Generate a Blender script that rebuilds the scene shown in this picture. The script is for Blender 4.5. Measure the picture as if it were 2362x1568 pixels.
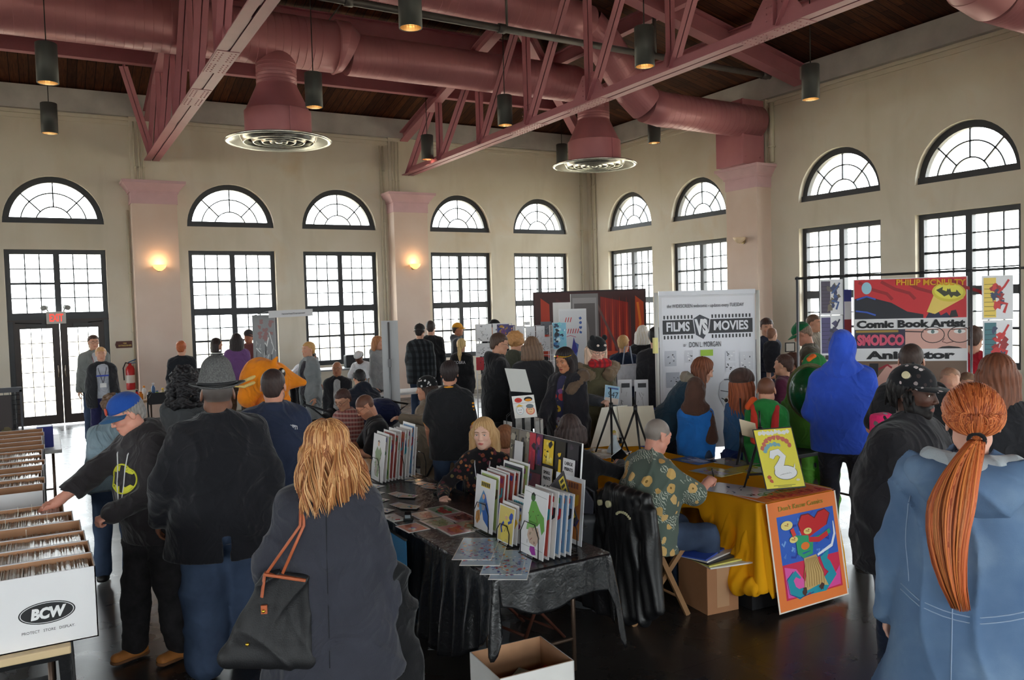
import bpy, math, random
import numpy as np
from mathutils import Vector, Matrix
PI = math.pi
SC = bpy.context.scene
COL = SC.collection
for _o in list(bpy.data.objects):
 bpy.data.objects.remove(_o, do_unlink=True)

# camera (fitted from the hall's vanishing lines)
IMW, IMH = 2362.0, 1568.0
CF, CYAW, CPIT, CROL = 1891.97, 0.51956, 0.0434225, -0.0281896
CAMZ = 2.15
def _cam_axes():
 cy, sy, cp, sp = math.cos(CYAW), math.sin(CYAW), math.cos(CPIT), math.sin(CPIT)
 f = Vector((sy*cp, cy*cp, -sp)); r = Vector((cy, -sy, 0)); u = r.cross(f)
 cr, sr = math.cos(CROL), math.sin(CROL)
 return cr*r+sr*u, -sr*r+cr*u, f
CR_, CU_, CFW_ = _cam_axes()
cam_data = bpy.data.cameras.new('camera')
cam = bpy.data.objects.new('camera', cam_data); COL.objects.link(cam)
cam_data.sensor_fit = 'HORIZONTAL'; cam_data.sensor_width = 36.0; cam_data.lens = 36.0*CF/IMW
cam_data.clip_start = 0.05; cam_data.clip_end = 500
cam.matrix_world = Matrix(((CR_.x, CU_.x, -CFW_.x, 0), (CR_.y, CU_.y, -CFW_.y, 0), (CR_.z, CU_.z, -CFW_.z, CAMZ), (0, 0, 0, 1)))
SC.camera = cam

# world: an overcast white sky
world = bpy.data.worlds.new('overcast_sky'); SC.world = world; world.use_nodes = True
_wn = world.node_tree.nodes; _wn.clear()
_bg = _wn.new('ShaderNodeBackground'); _wo = _wn.new('ShaderNodeOutputWorld')
_bg.inputs[0].default_value = (0.93, 0.97, 1.0, 1); _bg.inputs[1].default_value = 5.5
world.node_tree.links.new(_bg.outputs[0], _wo.inputs[0])
SC.view_settings.view_transform = 'Standard'; SC.view_settings.look = 'None'
SC.view_settings.gamma = 1.0; SC.view_settings.use_curve_mapping = False
SC.view_settings.exposure = 1.6
cy_ = SC.cycles
cy_.max_bounces = 8; cy_.diffuse_bounces = 6; cy_.glossy_bounces = 3; cy_.transmission_bounces = 4
cy_.transparent_max_bounces = 12; cy_.caustics_reflective = False; cy_.caustics_refractive = False
cy_.sample_clamp_indirect = 4.0; cy_.blur_glossy = 1.0
cy_.use_denoising = True; cy_.use_adaptive_sampling = True; cy_.adaptive_threshold = .02
try: cy_.denoiser = 'OPENIMAGEDENOISE'
except Exception: pass

def at(px, py, D):
 "point in the hall seen at pixel (px,py) at depth D metres"
 return Vector((0, 0, CAMZ)) + D*(CFW_+(px-IMW/2)/CF*CR_-(py-IMH/2)/CF*CU_)
def ray(px, py): return CFW_+(px-IMW/2)/CF*CR_-(py-IMH/2)/CF*CU_
def at_z(px, py, z): d = ray(px, py); return Vector((0, 0, CAMZ))+d*((z-CAMZ)/d.z)
def at_y(px, py, y): d = ray(px, py); return Vector((0, 0, CAMZ))+d*(y/d.y)
def at_x(px, py, x): d = ray(px, py); return Vector((0, 0, CAMZ))+d*(x/d.x)

# colours and materials
def lin(c):
 c = c/255.0
 return c/12.92 if c <= .04045 else ((c+.055)/1.055)**2.4
def rgb(*c):
 if len(c) == 1: c = c[0]
 if isinstance(c, str):
  c = tuple(int(c[i:i+2], 16) for i in (0, 2, 4))
 return (lin(c[0]), lin(c[1]), lin(c[2]), 1.0)
_mats = {}
class NT:
 def __init__(s, name):
  s.m = bpy.data.materials.new(name); s.m.use_nodes = True
  s.t = s.m.node_tree; s.n = s.t.nodes; s.b = s.n['Principled BSDF']; s.out = s.n['Material Output']
 def add(s, typ, **kw):
  n = s.n.new(typ)
  for k, v in kw.items():
   if k.startswith('i_'):
    key = k[2:]; key = int(key) if key.isdigit() else key
    n.inputs[key].default_value = v
   else: setattr(n, k, v)
  return n
 def link(s, a, b): s.t.links.new(a, b)
 def coord(s, scale=(1, 1, 1), kind='Object'):
  tc = s.add('ShaderNodeTexCoord'); mp = s.add('ShaderNodeMapping'); mp.inputs['Scale'].default_value = scale
  s.link(tc.outputs[kind], mp.inputs[0]); return mp.outputs[0]
 def mix(s, fac, a, b, mode='MIX'):
  n = s.add('ShaderNodeMix', data_type='RGBA', blend_type=mode)
  for sock, v in ((n.inputs[0], fac), (n.inputs[6], a), (n.inputs[7], b)):
   if hasattr(v, 'links') or isinstance(v, bpy.types.NodeSocket): s.link(v, sock)
   else: sock.default_value = v
  return n.outputs[2]
 def noise(s, vec, scale, detail=3, dist=0.0, rough=.5):
  n = s.add('ShaderNodeTexNoise'); n.inputs['Scale'].default_value = scale; n.inputs['Detail'].default_value = detail
  n.inputs['Distortion'].default_value = dist; n.inputs['Roughness'].default_value = rough
  s.link(vec, n.inputs['Vector']); return n.outputs[0]
 def ramp(s, fac, stops):
  n = s.add('ShaderNodeValToRGB'); e = n.color_ramp.elements
  while len(e) < len(stops): e.new(.5)
  for el, (p, c) in zip(e, stops): el.position = p; el.color = c if len(c) == 4 else (*c, 1)
  s.link(fac, n.inputs[0]); return n.outputs[0]
 def math(s, op, a, b=0.0):
  n = s.add('ShaderNodeMath', operation=op)
  for i, v in enumerate((a, b)):
   if isinstance(v, bpy.types.NodeSocket): s.link(v, n.inputs[i])
   else: n.inputs[i].default_value = v
  return n.outputs[0]
 def bump(s, h, dist=.01, strength=.5):
  n = s.add('ShaderNodeBump'); n.inputs['Strength'].default_value = strength; n.inputs['Distance'].default_value = dist
  s.link(h, n.inputs['Height']); s.link(n.outputs[0], s.b.inputs['Normal'])
 def base(s, c):
  if isinstance(c, bpy.types.NodeSocket): s.link(c, s.b.inputs['Base Color'])
  else: s.b.inputs['Base Color'].default_value = c
 def set(s, rough=.7, metal=0, spec=.5, coat=0, sheen=0):
  s.b.inputs['Roughness'].default_value = rough; s.b.inputs['Metallic'].default_value = metal
  s.b.inputs['Specular IOR Level'].default_value = spec; s.b.inputs['Coat Weight'].default_value = coat
  s.b.inputs['Sheen Weight'].default_value = sheen
  return s
def M(col, rough=.8, metal=0, var=.12, vs=6.0, bump=0.0, bs=60.0, spec=.4, coat=0, sheen=0, stretch=(1, 1, 1), name=None):
 "plain procedural material: colour with gentle mottling and optional fine bump"
 key = (tuple(col) if not isinstance(col, str) else col, rough, metal, var, vs, bump, bs, spec, coat, sheen, stretch)
 if key in _mats: return _mats[key]
 t = NT(name or 'surface'); t.set(rough, metal, spec, coat, sheen)
 c = rgb(col); v = t.coord(stretch)
 if var:
  f = t.noise(v, vs, 2); lo = tuple(x*(1-var) for x in c[:3]); hi = tuple(min(1, x*(1+var)) for x in c[:3])
  t.base(t.ramp(f, [(.3, lo), (.7, hi)]))
 else: t.base(c)
 if name == 'cloth':
  w = t.noise(v, 4.2, 2, 1.5, .4); w = t.math('ABSOLUTE', t.math('SUBTRACT', w, .5)); t.bump(t.math('ADD', t.math('MULTIPLY', w, -8.0), t.math('MULTIPLY', t.noise(v, bs, 2), .22)), .009, .8)
 elif bump: t.bump(t.noise(v, bs, 2), bump, .6)
 _mats[key] = t.m; return t.m
def cloth(col, bump=.002, bs=180, rough=.9, var=.12, vs=7, sheen=.15):
 return M(col, rough, 0, var, vs, bump, bs, .25, 0, sheen, name='cloth')
def once(name):
 def deco(f):
  def g():
   if name not in _mats: _mats[name] = f(NT(name))
   return _mats[name]
  return g
 return deco
def attr_mat(name, rough=.6, bump=0, bs=80, spec=.4, sheen=0, coat=0, aniso=None):
 "material whose colour is the object's own painted colour (attribute Col)"
 key = ('attr', name)
 if key in _mats: return _mats[key]
 t = NT(name); t.set(rough, 0, spec, coat, sheen)
 a = t.add('ShaderNodeAttribute', attribute_name='Col')
 t.base(a.outputs['Color'])
 if bump: t.bump(t.noise(t.coord(aniso or (1, 1, 1)), bs, 2), bump, .5)
 _mats[key] = t.m; return t.m
def PRINT(): return attr_mat('printed_paper', .45, spec=.35)
def GLOSSPRINT(): return attr_mat('glossy_print', .12, spec=.6)
def SKIN():
 if 'skin' in _mats: return _mats['skin']
 t = NT('skin'); t.set(.5, 0, .35)
 a = t.add('ShaderNodeAttribute', attribute_name='Col')
 v = t.coord(); n = t.noise(v, 30, 3)
 t.base(t.mix(.18, a.outputs['Color'], t.ramp(n, [(.3, rgb(190, 110, 95)), (.7, rgb(250, 215, 195))]), 'SOFT_LIGHT'))
 t.b.inputs['Subsurface Weight'].default_value = .08; t.b.inputs['Subsurface Radius'].default_value = (.02, .008, .004)
 t.b.inputs['Subsurface Scale'].default_value = 1.0
 t.bump(t.noise(v, 260, 2), .0006, .5)
 _mats['skin'] = t.m; return t.m
def HAIR(): return attr_mat('hair', .55, .002, 220, .35, aniso=(1, 1, .12))

# objects
def empty(name, label=None, cat=None, loc=(0, 0, 0), rotz=0, group=None, kind=None, parent=None):
 o = bpy.data.objects.new(name, None); COL.objects.link(o)
 o.location = loc; o.rotation_euler = (0, 0, rotz); o.empty_display_size = .05
 if parent: o.parent = parent
 return tag(o, label, cat, group, kind)
def tag(o, label=None, cat=None, group=None, kind=None):
 if label: o['label'] = label
 if cat: o['category'] = cat
 if group: o['group'] = group
 if kind: o['kind'] = kind
 return o
class MB:
 "mesh builder"
 def __init__(s): s.v = []; s.f = []; s.c = []; s.mi = []; s.sm = []; s.col = (1, 1, 1, 1); s.m = 0; s.s = False; s.X = None
 def _v(s, pts):
  n = len(s.v)
  for p in pts:
   p = Vector(p)
   if s.X is not None: p = s.X @ p
   s.v.append(tuple(p))
  return n
 def face(s, idx, smooth=None):
  s.f.append(tuple(idx)); s.c.append(s.col); s.mi.append(s.m); s.sm.append(s.s if smooth is None else smooth)
 def poly(s, pts):
  n = s._v(pts); s.face(range(n, n+len(pts)))
 def box(s, a, b):
  x0, y0, z0 = a; x1, y1, z1 = b
  n = s._v([(x0, y0, z0), (x1, y0, z0), (x1, y1, z0), (x0, y1, z0), (x0, y0, z1), (x1, y0, z1), (x1, y1, z1), (x0, y1, z1)])
  for q in ((3, 2, 1, 0), (4, 5, 6, 7), (0, 1, 5, 4), (1, 2, 6, 5), (2, 3, 7, 6), (3, 0, 4, 7)):
   s.face([n+i for i in q], False)
  return s
 def cbox(s, c, d): return s.box([c[i]-d[i]/2 for i in range(3)], [c[i]+d[i]/2 for i in range(3)])
 def beam(s, a, b, w, h, up=(0, 0, 1)):
  a, b = Vector(a), Vector(b); d = (b-a).normalized(); u = Vector(up)
  r = d.cross(u)
  if r.length < 1e-4: r = d.cross(Vector((1, 0, 0)))
  r.normalize(); u = r.cross(d)
  pts = []
  for p in (a, b):
   for sx, sz in ((-1, -1), (1, -1), (1, 1), (-1, 1)): pts.append(p+r*sx*w/2+u*sz*h/2)
  n = s._v(pts)
  for q in ((3, 2, 1, 0), (4, 5, 6, 7), (0, 1, 5, 4), (1, 2, 6, 5), (2, 3, 7, 6), (3, 0, 4, 7)): s.face([n+i for i in q], False)
  return s
 def tube(s, pts, r, seg=10, caps=True, flat=1.0, smooth=True):
  pts = [Vector(p) for p in pts]; N = len(pts)
  rs = r if isinstance(r, (list, tuple)) else [r]*N
  T = [(pts[min(i+1, N-1)]-pts[max(i-1, 0)]).normalized() for i in range(N)]
  ref = Vector((0, 0, 1)) if abs(T[0].z) < .9 else Vector((1, 0, 0))
  rows = []
  for i in range(N):
   x = T[i].cross(ref)
   if x.length < 1e-5: x = T[i].orthogonal()
   x.normalize(); y = x.cross(T[i]).normalized(); ref = y
   rows.append(s._v([pts[i]+x*math.cos(2*PI*k/seg)*rs[i]+y*math.sin(2*PI*k/seg)*rs[i]*flat for k in range(seg)]))
  for i in range(N-1):
   for k in range(seg):
    k2 = (k+1) % seg
    s.face((rows[i]+k, rows[i]+k2, rows[i+1]+k2, rows[i+1]+k), smooth)
  if caps:
   s.face([rows[0]+k for k in range(seg)][::-1], False); s.face([rows[-1]+k for k in range(seg)], False)
  return s
 def cyl(s, a, b, r, seg=24, r2=None, caps=True):
  return s.tube([a, b], [r, r if r2 is None else r2], seg, caps)
 def lathe(s, prof, c=(0, 0, 0), seg=32, smooth=True, close=False):
  rows = []
  for (r, z) in prof:
   rows.append(s._v([(c[0]+r*math.cos(2*PI*k/seg), c[1]+r*math.sin(2*PI*k/seg), c[2]+z) for k in range(seg)]))
  for i in range(len(prof)-1):
   for k in range(seg):
    k2 = (k+1) % seg; s.face((rows[i]+k, rows[i]+k2, rows[i+1]+k2, rows[i+1]+k), smooth)
  return s
 def prism(s, poly, z0, z1, axis='z'):
  "extrude 2D polygon; axis z:(x,y), y:(x,z) extruded along y, x:(y,z) along x"
  def P(u, v, w): return {'z': (u, v, w), 'y': (u, w, v), 'x': (w, u, v)}[axis]
  n = len(poly); a = s._v([P(u, v, z0) for u, v in poly]); b = s._v([P(u, v, z1) for u, v in poly])
  s.face([a+i for i in range(n)][::-1]); s.face([b+i for i in range(n)])
  for i in range(n):
   j = (i+1) % n; s.face((a+i, a+j, b+j, b+i))
  return s
 def sphere(s, c, r, seg=16, rings=10):
  r = r if isinstance(r, (list, tuple)) else (r, r, r); rows = []
  for i in range(rings+1):
   t = PI*i/rings
   rows.append(s._v([(c[0]+r[0]*math.sin(t)*math.cos(2*PI*k/seg), c[1]+r[1]*math.sin(t)*math.sin(2*PI*k/seg), c[2]-r[2]*math.cos(t)) for k in range(seg)]))
  for i in range(rings):
   for k in range(seg):
    k2 = (k+1) % seg; s.face((rows[i]+k, rows[i]+k2, rows[i+1]+k2, rows[i+1]+k), True)
  return s
 def grid(s, fn, nu, nv, smooth=True, close_u=False):
  n = s._v([fn(i/(nu-1 if not close_u else nu), j/(nv-1)) for j in range(nv) for i in range(nu)])
  for j in range(nv-1):
   for i in range(nu if close_u else nu-1):
    i2 = (i+1) % nu
    s.face((n+j*nu+i, n+j*nu+i2, n+(j+1)*nu+i2, n+(j+1)*nu+i), smooth)
  return s
 def build(s, name, mats, parent=None, loc=None, rot=None, bevel=0, solid=0, sub=0, recalc=False):
  me = bpy.data.meshes.new(name); me.from_pydata(s.v, [], s.f)
  me.polygons.foreach_set('material_index', s.mi); me.polygons.foreach_set('use_smooth', s.sm)
  if not isinstance(mats, (list, tuple)): mats = [mats]
  for m in mats: me.materials.append(m)
  if any(c != (1, 1, 1, 1) for c in s.c):
   ca = me.color_attributes.new('Col', 'FLOAT_COLOR', 'CORNER')
   arr = np.repeat(np.array(s.c, dtype=np.float32), [len(f) for f in s.f], axis=0)
   ca.data.foreach_set('color', arr.ravel())
  if recalc:
   import bmesh
   bm = bmesh.new(); bm.from_mesh(me); bmesh.ops.recalc_face_normals(bm, faces=bm.faces); bm.to_mesh(me); bm.free()
  me.update()
  o = bpy.data.objects.new(name, me); COL.objects.link(o)
  if parent: o.parent = parent
  if loc is not None: o.location = loc
  if rot is not None: o.rotation_euler = rot
  if solid:
   md = o.modifiers.new('solid', 'SOLIDIFY'); md.thickness = solid; md.offset = 0
  if bevel:
   md = o.modifiers.new('bevel', 'BEVEL'); md.width = bevel; md.segments = 2; md.limit_method = 'ANGLE'
  if sub:
   md = o.modifiers.new('sub', 'SUBSURF'); md.levels = sub; md.render_levels = sub
  return o
_fonts = {}
def text_mesh(name, body, size, mat, parent, M4, extrude=.001, align='CENTER', width=None, bold=0.0, shear=0.0, height=None):
 "lettering as a thin raised mesh; M4 maps (x right, y up, z out) to the parent's space"
 cu = bpy.data.curves.new(name, 'FONT'); cu.body = body; cu.size = size; cu.extrude = extrude
 cu.align_x = align; cu.align_y = 'CENTER'; cu.offset = bold; cu.shear = shear; cu.resolution_u = 3
 o = bpy.data.objects.new(name, cu); COL.objects.link(o)
 dg = bpy.context.evaluated_depsgraph_get()
 me = bpy.data.meshes.new_from_object(o.evaluated_get(dg)); bpy.data.objects.remove(o, do_unlink=True)
 n = len(me.vertices); co = np.empty(n*3, np.float32); me.vertices.foreach_get('co', co); co = co.reshape(-1, 3)
 w = co[:, 0].max()-co[:, 0].min(); hh = co[:, 1].max()-co[:, 1].min()
 if width:
  co[:, 0] *= width/w
 if height:
  c0 = (co[:, 1].max()+co[:, 1].min())/2; co[:, 1] = (co[:, 1]-c0)*height/hh
 Mx = np.array(M4); co4 = co@Mx[:3, :3].T+Mx[:3, 3]
 me.vertices.foreach_set('co', co4.astype(np.float32).ravel()); me.materials.clear(); me.materials.append(mat); me.update()
 ob = bpy.data.objects.new(name, me); COL.objects.link(ob); ob.parent = parent
 return ob
def frame(o, x, y):
 "matrix with origin o, x axis, y axis (z = x cross y)"
 x = Vector(x).normalized(); y = Vector(y); z = x.cross(y).normalized(); y = z.cross(x)
 return Matrix(((x.x, y.x, z.x, o[0]), (x.y, y.y, z.y, o[1]), (x.z, y.z, z.z, o[2]), (0, 0, 0, 1)))

# signed-distance shapes meshed with surface nets
def A(v): return np.array(v, dtype=np.float32)
def cone(a, b, r1, r2=None, k=.03, flat=None, op=0, fold=0): return ('c', A(a), A(b), r1, r1 if r2 is None else r2, k, flat, op, fold)
def ell(c, r, R=None, k=.03, op=0): return ('e', A(c), A(r), R, k, op)
def bx(c, h, R=None, rd=.01, k=.02, op=0): return ('b', A(c), A(h), R, rd, k, op)
def _pb(p):
 if p[0] == 'c':
  f = 1.0 if p[6] is None else max(1.0, p[6][1]); m = max(p[3], p[4])*f
  return np.minimum(p[1], p[2])-m, np.maximum(p[1], p[2])+m
 m = float(max(p[2]))*(1.8 if p[0] == 'b' else 1.0); return p[1]-m, p[1]+m
def sdf_mesh(prims, h, clips=(), disp=None, mask=None):
 "returns verts (n,3), quads (m,4)"
 lo = np.min([_pb(p)[0] for p in prims if p[7 if p[0] == 'c' else (5 if p[0] == 'e' else 6)] == 0], axis=0)-2.5*h-.012
 hi = np.max([_pb(p)[1] for p in prims if p[7 if p[0] == 'c' else (5 if p[0] == 'e' else 6)] == 0], axis=0)+2.5*h+.012
 n = np.ceil((hi-lo)/h).astype(int)+1
 ax = [lo[i]+h*np.arange(n[i], dtype=np.float32) for i in range(3)]
 F = np.full(tuple(n), .25, np.float32)
 for p in prims:
  typ = p[0]; k = p[5] if typ in 'cb' else p[4]; op = p[7] if typ == 'c' else (p[5] if typ == 'e' else p[6])
  a, b = _pb(p); m = k+2.5*h+.03
  i0 = np.clip(np.floor((a-m-lo)/h).astype(int), 0, n); i1 = np.clip(np.ceil((b+m-lo)/h).astype(int)+1, 0, n)
  if np.any(i1-i0 < 1): continue
  sl = tuple(slice(i0[i], i1[i]) for i in range(3))
  X, Y, Z = ax[0][sl[0]][:, None, None], ax[1][sl[1]][None, :, None], ax[2][sl[2]][None, None, :]
  if typ == 'c':
   A0, B0 = p[1], p[2]; px, py, pz = X-A0[0], Y-A0[1], Z-A0[2]; ba = B0-A0
   if p[6] is not None:
    u, f = A(p[6][0]), p[6][1]; g = (1/f-1); dt = (px*u[0]+py*u[1]+pz*u[2])*g
    px, py, pz = px+dt*u[0], py+dt*u[1], pz+dt*u[2]; ba = ba+u*float(ba@u)*g
   L = float(ba@ba)+1e-9
   t = np.clip((px*ba[0]+py*ba[1]+pz*ba[2])/L, 0, 1)
   r = p[3]+(p[4]-p[3])*t
   if p[8]: 
    ln = math.sqrt(L); r = r+p[8]*((1-np.abs(np.sin(t*ln*38+7*(px*ba[1]-py*ba[0]+pz*.3)/ln+1.6*np.sin(px*29+pz*17))))**2-.35)*(.25+.75*t)
   d = np.sqrt((px-ba[0]*t)**2+(py-ba[1]*t)**2+(pz-ba[2]*t)**2)-r
  else:
   px, py, pz = X-p[1][0], Y-p[1][1], Z-p[1][2]
   if p[3] is not None:
    R = np.array(p[3], dtype=np.float32)  # rows = local axes
    px, py, pz = [R[i][0]*px+R[i][1]*py+R[i][2]*pz for i in range(3)]
   if typ == 'e':
    r = p[2]; k0 = np.sqrt((px/r[0])**2+(py/r[1])**2+(pz/r[2])**2)+1e-6
    k1 = np.sqrt((px/r[0]**2)**2+(py/r[1]**2)**2+(pz/r[2]**2)**2)+1e-6; d = k0*(k0-1)/k1
   else:
    q = [np.abs(c)-(p[2][i]-p[4]) for i, c in enumerate((px, py, pz))]
    d = np.sqrt(np.maximum(q[0], 0)**2+np.maximum(q[1], 0)**2+np.maximum(q[2], 0)**2)+np.minimum(np.maximum(q[0], np.maximum(q[1], q[2])), 0)-p[4]
  g = F[sl]
  if op == 0:
   hh = np.maximum(k-np.abs(g-d), 0)/max(k, 1e-6); F[sl] = np.minimum(g, d)-hh*hh*k*.25
  else:
   d = -d; hh = np.maximum(k-np.abs(g-d), 0)/max(k, 1e-6); F[sl] = np.maximum(g, d)+hh*hh*k*.25
 X, Y, Z = ax[0][:, None, None], ax[1][None, :, None], ax[2][None, None, :]
 if disp is not None: F = F+disp(X, Y, Z)
 for (c, nrm) in clips:
  c, nrm = A(c), A(nrm); nrm = nrm/np.linalg.norm(nrm)
  F = np.maximum(F, (X-c[0])*nrm[0]+(Y-c[1])*nrm[1]+(Z-c[2])*nrm[2])
 F[0], F[-1], F[:, 0], F[:, -1], F[:, :, 0], F[:, :, -1] = 1, 1, 1, 1, 1, 1
 S = F < 0
 cs = [S[i:n[0]-1+i, j:n[1]-1+j, l:n[2]-1+l] for i in (0, 1) for j in (0, 1) for l in (0, 1)]
 cnt = sum(c.astype(np.int8) for c in cs); act = (cnt > 0) & (cnt < 8)
 I, J, K = np.nonzero(act); idx = np.full(act.shape, -1, np.int32); idx[I, J, K] = np.arange(len(I))
 P = np.zeros((len(I), 3), np.float32); W = np.zeros(len(I), np.float32)
 def val(di, dj, dk): return F[I+di, J+dj, K+dk]
 corner = {(i, j, l): val(i, j, l) for i in (0, 1) for j in (0, 1) for l in (0, 1)}
 for a in corner:
  for d in range(3):
   if a[d] == 0:
    b = list(a); b[d] = 1; b = tuple(b); va, vb = corner[a], corner[b]
    m = (va < 0) != (vb < 0); t = np.where(m, va/(va-vb+1e-12), 0)
    q = np.zeros((len(I), 3), np.float32); q += np.array(a, np.float32); q[:, d] += t
    P += q*m[:, None]; W += m
 P = P/np.maximum(W, 1)[:, None]
 V = np.stack([lo[0]+h*(I+P[:, 0]), lo[1]+h*(J+P[:, 1]), lo[2]+h*(K+P[:, 2])], 1)
 Q = []
 for d in range(3):
  e1, e2 = (d+1) % 3, (d+2) % 3
  s0 = [slice(1, n[i]-1) for i in range(3)]; s1 = list(s0)
  s0[d] = slice(0, n[d]-1); s1[d] = slice(1, n[d])
  a, b = S[tuple(s0)], S[tuple(s1)]
  for fwd in (True, False):
   i, j, k = np.nonzero(a & ~b if fwd else ~a & b)
   if len(i) == 0: continue
   g = [i, j, k]
   for ax_ in range(3):
    if ax_ != d: g[ax_] = g[ax_]+1
   def cell(o1, o2):
    c = list(g); c[e1] = c[e1]-o1; c[e2] = c[e2]-o2; return idx[c[0], c[1], c[2]]
   q = np.stack([cell(1, 1), cell(0, 1), cell(0, 0), cell(1, 0)], 1)
   Q.append(q if fwd else q[:, ::-1])
 Q = np.concatenate(Q) if Q else np.zeros((0, 4), int)
 Q = Q[(Q >= 0).all(1)]
 return V, Q
def np_mesh(name, parts, mat, parent, colfn=None, cols=None, smooth=True):
 "join (V,Q) pairs to one mesh object"
 Vs, Qs, n = [], [], 0
 for V, Q in parts: Vs.append(V); Qs.append(Q+n); n += len(V)
 V = np.concatenate(Vs).astype(np.float32); Q = np.concatenate(Qs).astype(np.int32)
 me = bpy.data.meshes.new(name); me.vertices.add(len(V)); me.vertices.foreach_set('co', V.ravel())
 me.loops.add(Q.size); me.loops.foreach_set('vertex_index', Q.ravel()); me.polygons.add(len(Q))
 me.polygons.foreach_set('loop_start', np.arange(0, Q.size, 4, dtype=np.int32)); me.polygons.foreach_set('loop_total', np.full(len(Q), 4, np.int32))
 me.polygons.foreach_set('use_smooth', np.full(len(Q), smooth)); me.materials.append(mat)
 if cols is None and colfn is not None: cols = colfn(V)
 if cols is not None:
  ca = me.color_attributes.new('Col', 'FLOAT_COLOR', 'POINT'); c = np.ones((len(V), 4), np.float32); c[:, :3] = cols[:, :3]
  ca.data.foreach_set('color', c.ravel())
 me.update(calc_edges=True); me.validate()
 o = bpy.data.objects.new(name, me); COL.objects.link(o)
 if parent: o.parent = parent
 return o
def wrinkle(amp, freq=14, seed=0):
 r = np.random.RandomState(seed); ph = r.rand(8)*6.28
 amp = amp*1.5
 def f(X, Y, Z):
  w = 1.6*np.sin(X*freq*.43+Y*freq*.3+ph[0])+1.3*np.sin(Z*freq*.37+Y*freq*.35+ph[1])
  a = 1-np.abs(np.sin(X*freq*.55+Z*freq*.42+w+ph[2])); b = 1-np.abs(np.sin(Y*freq*.5-Z*freq*.5+X*freq*.2+w*1.3+ph[3]))
  m = .55+.45*np.sin(X*freq*.31+Z*freq*.23+ph[5]); n = .55+.45*np.sin(Y*freq*.3-Z*freq*.33+ph[6])
  return -amp*1.3*(a**3*m+b**3*n)+amp*.5*np.sin(Z*freq*.8+w+ph[4])
 return f
# people
def nrm(v): v = np.asarray(v, dtype=np.float32); return v/(np.linalg.norm(v)+1e-9)
def rotx(a): c, s = math.cos(a), math.sin(a); return np.array([[1, 0, 0], [0, c, -s], [0, s, c]], dtype=np.float32)   # + tilts up toward +y backwards
def rotz(a): c, s = math.cos(a), math.sin(a); return np.array([[c, -s, 0], [s, c, 0], [0, 0, 1]], dtype=np.float32)
def roty(a): c, s = math.cos(a), math.sin(a); return np.array([[c, 0, s], [0, 1, 0], [-s, 0, c]], dtype=np.float32)
RAD = math.radians
DET = {0: (.026, .013, .010), 1: (.018, .0075, .0062), 2: (.012, .0042, .0042), 3: (.010, .0036, .0040)}
def ik(a, b, l1, l2, hint):
 d = b-a; L = float(np.linalg.norm(d)); L2 = min(L, (l1+l2)*.998); b = a+d/(L+1e-9)*L2; d = nrm(d)
 x = (l1*l1-l2*l2+L2*L2)/(2*L2); y = math.sqrt(max(l1*l1-x*x, 0)); h = A(hint); h = h-d*float(h@d); h = nrm(h)
 return a+d*x+h*y, b
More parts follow.
